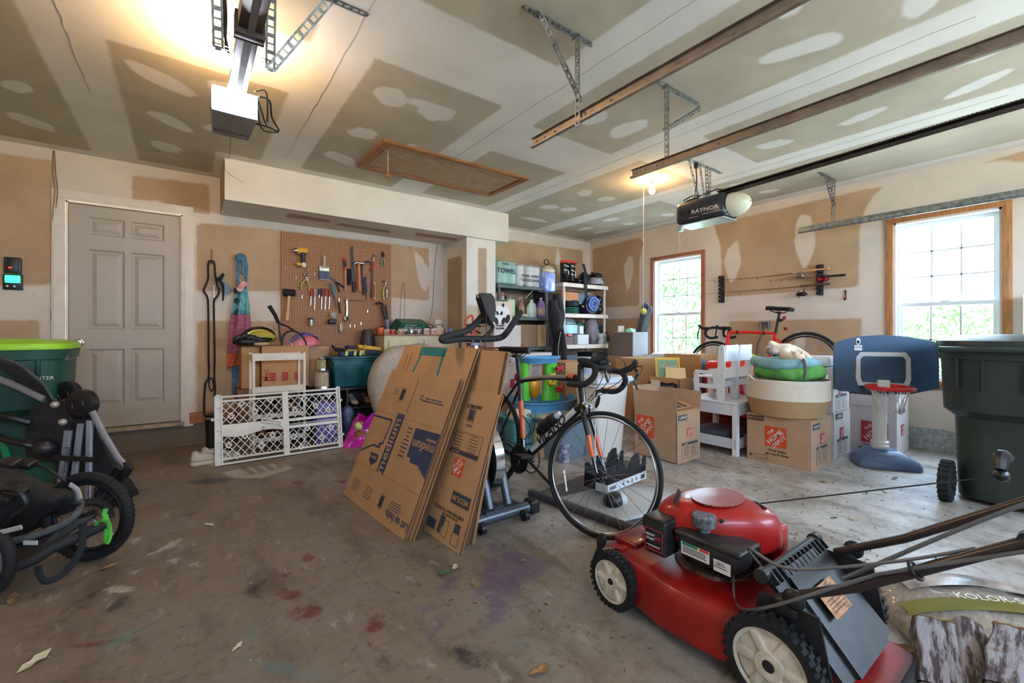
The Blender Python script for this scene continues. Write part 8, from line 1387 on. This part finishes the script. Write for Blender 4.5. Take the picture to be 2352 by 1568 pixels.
b=MB(FM);b.box((-.155,.145,.315),(.10,.10,.14),bev=.016);b.box((-.165,.145,.385),(.09,.09,.012),bev=.005);fa=b.build('air_filter_box',MBK,t)
Ff=FM@AX((-.2065,.145,.305),(0,-1,0),(0,0,1));ink(Ff,[('o',0,0,.078,.078,.003,INKR),('t','READY',.013,-.013,.018,0,1,INKW),('t','START',.013,-.013,.002,0,1,INKW),('t','675',.018,.02,.008,0,1,INKR),('r',0,-.022,.06,.003,0,INKW),('r',0,-.029,.05,.002,0,INKR)],fa)
Ft=FM@AX((-.176,-.045,.31),(0,-1,0),(0,0,1));lb=ink(Ft,[('r',-.035,0,.11,.044,0,INKW),('r',.065,-.012,.06,.04,0,INKW)],ft);b=MB(Ft@TR((0,0,.0028)));b.box((-.055,.017,0),(.06,.010,.001));b.build('green_band',mat('label_green',(30,130,90),.5),ft,smooth=False);b=MB(Ft@TR((0,0,.0028)));b.box((.0,.017,0),(.034,.010,.001));b.build('orange_band',INKO,ft,smooth=False)
ink(Ft@TR((0,0,.0028)),[('r',-.04+.004*(i%2),.006-.006*i,.09,.0025,0,INKG) for i in range(4)]+[('r',.06,.0-.008*i,.03+.008*i,.0025,0,INKG) for i in range(3)]+[('t','L',.012,.058,-.004,0,1,INKK)],ft)
b=MB(FM);b.box((-.262,.375,.155),(.012,.05,.10),rot=(25,0,0),bev=.004);b.ell((-.262,.36,.235),(.012,.022,.04),(25,0,0));b.build('height_lever',BLK,t);b=MB(FM);b.ell((.0,.32,.26),(.02,.03,.04));b.build('primer_boot',BLK,t)
for s in(-1,1):b=MB(FM);b.slab((s*.235,-.22,.10),(s*.235,-.46,.10),(s*.235,-.42,.31),(s*.235,-.26,.31),.008);b.box((s*.245,-.34,.30),(.03,.06,.05),bev=.01);b.build('handle_bracket',MBK,t)
b=MB(FM);DX=.20;A_,B_=(-.27,.345),(-.475,.125);b.slab((-DX,A_[0],A_[1]),(DX,A_[0],A_[1]),(DX,B_[0],B_[1]),(-DX,B_[0],B_[1]),.012);b.slab((-.12,A_[0]-.012,A_[1]+.005),(.12,A_[0]-.012,A_[1]+.005),(.13,B_[0]-.012,B_[1]+.005),(-.13,B_[0]-.012,B_[1]+.005),.014);df=b.build('rear_deflector',MBK,t,smooth=False)
b=MB(FM);b.cyl((-.215,-.255,.345),(.215,-.255,.345),.016);[b.box((x,-.275,.335),(.006,.04,.035),rot=(45,0,0)) for x in np.arange(-.19,.2,.03)];[b.cyl((s*.19,-.255,.345),(s*.22,-.255,.345),.022) for s in(-1,1)];b.build('hinge_rod',MBK,t)
Fd=FM@AX((0,(A_[0]+B_[0])/2-.02,(A_[1]+B_[1])/2+.017),(1,0,0),V((0,.25,.26)).normalized());b=MB(Fd);b.box((-.01,.02,.002),(.13,.09,.001));wl=b.build('warning_label',mat('faded_orange_label',(170,120,84),.7,var=.3,scale=40),df,smooth=False);b=MB(Fd@TR((0,0,.003)));b.text('WARNING',.018,TR((-.01,.045,0)));[b.box((-.01,.02-.01*i,0),(.10,.002,.0006)) for i in range(4)];b.build('label_print',INKG,wl,smooth=False)
b=MB(FM);b.prism([(-.22,-.40,.05),(.22,-.40,.05),(.21,-.58,.04),(-.21,-.58,.04)],(0,0,.03));b.slab((-.21,-.40,.10),(.21,-.40,.10),(.21,-.56,.07),(-.21,-.56,.07),.004);b.build('rear_skirt_red',MR,t);b=MB(FM);b.grid(lambda u,v:(-.215+.43*u,-.545-.07*math.sin(v*1.57),.10-.09*v),8,6);b.build('rear_skirt',RUB,t,solid=.006)
for s in(-1,1):
  x=s*.235;b=MB();p=[V((mx+x,my-.31,.31)),V((mx+x*.99,my-.50,.43)),V((mx+x*.97,my-.95,.78)),V((mx+x*.9,my-1.5,1.02))];b.tube(p,.0135,12);b.build('handle_tube',mat('handle_brown_steel',(70,62,60),.35,.6),t);b=MB();b.ell(V((mx+x*1.06,my-.36,.335)),(.02,.03,.03));b.cyl(V((mx+x*1.02,my-.8,.665)),V((mx+x*.9,my-.8,.665)),.018);b.build('handle_knob',BLK,t)
b=MB();b.cyl((mx-.21,my-1.5,1.02),(mx+.21,my-1.5,1.02),.0135);b.build('handle_crossbar',BLK,t)
b=MB();q=V((mx-.232,my-.62,.525));b.bez([V((mx-.08,my-.10,.26)),V((mx-.18,my-.16,.20)),V((mx-.30,my-.30,.30)),q+V((-.012,.1,-.06)),q+V((-.014,0,.01)),V((mx-.24,my-1.2,.90))],.0045,6);b.bez([V((mx-.14,my-.22,.34)),V((mx-.22,my-.22,.42)),V((mx-.25,my-.35,.42)),q+V((.0,.05,.0)),q+V((.012,-.1,.09))],.0045,6);b.bez([q+V((.01,.15,-.09)),V((mx+.0,my-.75,.66)),V((mx+.2,my-1.0,.82))],.006,6);b.build('control_cable',mat('grey_cable',(96,94,94),.45),t)
b=MB();[b.torus((0,0,0),.02,.004,M=AX(p_,(1,0,0),V((0,.6,.8)).normalized()),n=16) for p_ in(q,V((mx+.228,my-.8,.67)))];b.build('cable_clip',BLK,t)
h0=V((mx+.225,my-.72,.655));gp=PT(2300,1092,1.45);b=MB();b.cyl(FM@V((.14,.0,.40)),gp,.0028,n=6);b.build('starter_rope',mat('dark_rope',(44,42,42),.8),t);b=MB();b.ell(gp+V((0,0,.0)),(.03,.02,.022));b.bez([gp+V((-.01,0,.02)),gp+V((.02,0,.06)),gp+V((.05,-.01,.05))],[.014,.022,.016],8);b.torus((0,0,0),.02,.004,M=TR(gp+V((.01,0,-.01)),(60,0,20)),n=14);b.build('rope_grip',BLK,t)
# ================================================================== BAG OF ROCK, FIREWOOD
c=PZ(2230,1420,.0);t=thing('rock_bag','clear plastic sack of decorative tan pebbles with an olive label band, lying at right','bag',(2.25,.30,0));FK=TR((2.42,.28,0),(0,0,-52))
b=MB(FK);b.grid(lambda u,v:((u-.5)*.66,(v-.5)*.40,.012+.10*(math.sin(math.pi*u)*math.sin(math.pi*v))**.45+.006*math.sin(u*30)*math.sin(v*22)),40,26);b.build('pebbles',mat('tan_pebbles',(176,140,106),.7,col2=(104,78,56),scale=70,bump=1.,bscale=70),t)
b=MB(FK);b.grid(lambda u,v:((u-.5)*.70,(v-.5)*.43,.016+.108*(math.sin(math.pi*u)*math.sin(math.pi*v))**.4+.006*math.sin(u*17+v*9)),40,26);b.build('clear_film',filmmat('bag_film',(226,230,222),.22,.08),t,wild=.004,wscale=30)
zf=lambda x,y:.020+.112*(max(0,math.sin(math.pi*(x/.70+.5)))*max(0,math.sin(math.pi*(y/.43+.5))))**.4
b=MB(FK);b.grid(lambda u,v:(-.30+.62*u,-.13+.06*v+.05*u,zf(-.30+.62*u,-.13+.06*v+.05*u)),30,4);band=b.build('olive_band',mat('olive_print',(116,110,46),.35),t)
b=MB(FK);b.text('KOLOR-SCAPE',.042,TR((.02,-.078,.145),(8,0,4)),sx=1.2);b.build('lettering',INKW,band,smooth=False)
b=MB(FK);b.grid(lambda u,v:(-.24+.56*u,-.01+.13*v+.04*math.sin(u*3),zf(-.24+.56*u,.0+.13*v)+.002),26,6);b.build('printed_panel',mat('grey_wave_print',(66,66,66),.25,col2=(216,196,184),scale=5,stretch=(1,3,1)),t)
b=MB();cc=PZ(2105,1352,.02);b.grid(lambda u,v:(cc.x-.05+.16*u,cc.y+.10*v-.05+.02*math.sin(u*9),.008+.03*u+.015*math.sin(v*8+u*5)),12,10);b.build('torn_corner',filmmat('bag_film',(226,230,222),.22,.08),t)
def barkmat():
  N=NT('grey_bark');v=N.noise(16,7,.7,stretch=(2.6,2.6,.35),src=N.n('TexCoord').outputs['Object']);f=N.step(v,.42,.56);c=N.mix(f,(84,66,62),(176,166,168));c=N.mix(N.step(N.noise(7,4),.6,.7),c,(120,88,70));N.bump(v,1.,.02);return N.out(c,.9)
BARK=barkmat();ENDW=mat('split_wood',(196,160,110),.8,col2=(150,104,66),scale=30)
def log(label,p0,p1,r,seed):
  p0=V(p0);p1=V(p1);rr=random.Random(seed);t=thing('firewood_log',label,'log',((p0+p1)/2).xy.to_3d(),group='firewood logs at the lower right');e=(p1-p0).normalized();x=e.cross(V((0,0,1))).normalized();y=e.cross(x);M=AX(p0,x,y,e);L=(p1-p0).length;ka=[rr.uniform(.8,1.15) for _ in range(12)]
  f=lambda u,v:(r*ka[int(u*12)%12]*(1+.08*math.sin(v*9+seed))*math.cos(2*math.pi*u),r*.85*ka[int(u*12)%12]*math.sin(2*math.pi*u),L*v)
  me=MB();me.grid(lambda u,v:f(u,v),24,10,cu=True);[me.prism([f(i/24,v) for i in range(24)],(0,0,.001)) for v in(0,1)]
  o=me.build('bark',BARK);
  for v in o.data.vertices:v.co=v.co+mnoise.noise_vector(v.co*14)*.012
  o.matrix_world=M;o.parent=t;o.matrix_parent_inverse=WM[t.name].inverted();md=o.modifiers.new('u','SUBSURF');md.levels=1;md.render_levels=1
  b=MB(M);b.prism([V(f(i/24,1))*1+V((0,0,.006)) for i in range(24)],(0,0,.002));b.build('cut_end',ENDW,t)
  return t
log('greyish split log at the lower right, leftmost of the firewood',PZ(2172,1610,.065),PZ(2150,1450,.08),.066,1);log('split grey log in the middle of the firewood, a gap right of the leftmost',PZ(2262,1660,.07),PZ(2222,1452,.09),.055,2)
log('knobbly round log lying on the right of the firewood',PZ(2305,1600,.13),PZ(2322,1462,.14),.048,3);log('log at the right picture edge under the knobbly one',PZ(2385,1640,.06),PZ(2365,1490,.07),.055,4);log('short log end at the bottom edge below the leftmost log',PZ(2250,1640,.03),PZ(2205,1552,.03),.03,5)
# leaves on the floor
LF_=mat('dry_leaf',(150,112,74),.8,var=.2,scale=30);LG=mat('green_leaf',(70,104,52),.7);LP=mat('pale_leaf',(206,190,160),.8)
for i,(x,y,s,m,lab) in enumerate([(252,1304,.04,LF_,'curled brown leaf on the floor near the jogging stroller'),(80,1522,.05,LP,'pale oak leaf on the floor at the lower left'),(30,1378,.045,LF_,'brown leaf under the strollers at the left edge'),(480,1207,.03,LP,'small pale leaf flake on the floor left of the flattened boxes'),
  (1020,1318,.04,LG,'green sprig on the floor in front of the orange-logo sheet'),(1045,1305,.035,LP,'pale straw on the floor beside the green sprig'),(1890,1108,.025,LF_,'tiny brown leaf in front of the MEDIUM box'),(2055,1100,.03,LF_,'small curled leaf in front of the hoop base'),
  (1990,1135,.02,LG,'green leaf bit on the floor under the starter rope'),(2030,1132,.02,LG,'second green leaf bit further right under the starter rope'),(1842,1138,.02,LF_,'brown leaf crumb left of the starter rope leaves'),(2000,1380,.05,LF_,'twisted dry leaf on the floor right of the mower'),(2030,1378,.025,LF_,'curled leaf tip beside the twisted dry leaf'),
  (1960,1195,.03,LP,'pale flat leaf on the floor behind the mower handle'),(1915,1192,.02,LG,'dark leaf crumb left of the pale flat leaf'),(1240,1545,.04,LF_,'twig bits on the floor at the lower middle'),(545,1490,.02,LP,'pale speck of leaf at the lower left of the handprints'),(1090,1345,.03,LF_,'thin twig on the floor below the orange-logo sheet'),(2065,1490,.06,LF_,'reddish bark shreds on the floor beside the firewood'),
  (1200,1290,.02,LF_,'brown crumb on the floor left of the mower front wheel'),(1160,1255,.022,LG,'small green leaf by the exercise bike foot')]):
  p=PZ(x,y,0);b=MB(TR((p.x,p.y,.004),(0,0,i*47)));b.add([(-s,0,.0),(-s*.4,s*.38,.004),(-s*.1,s*.2,.006),(s*.3,s*.45,.008),(s,0,.012),(s*.35,-s*.4,.004),(0,-s*.2,.006),(-s*.5,-s*.36,.005),(0,0,.001)],[(0,1,8),(1,2,8),(2,3,8),(3,4,8),(4,5,8),(5,6,8),(6,7,8),(7,0,8)]);tag(b.build('fallen_leaf',m,smooth=False,solid=.0012),lab,'leaf','leaf litter on the floor')
rs=random.Random(5);b=MB()
for i in range(420):
  x=rs.uniform(.6,4.4);y=rs.uniform(.5,2.2) if rs.random()<.7 else rs.uniform(.5,4);s=rs.uniform(.003,.009);b.box((x,y,.002),(s*2.2,s*.7,.003),rot=(0,rs.uniform(-20,20),rs.uniform(0,180)))
tag(b.build('leaf_crumbs',mat('crumb',(150,126,96),.9,col2=(84,70,50),scale=3),smooth=False),'scattered crumbs of dry grass and leaves over the concrete','debris',kind='stuff')
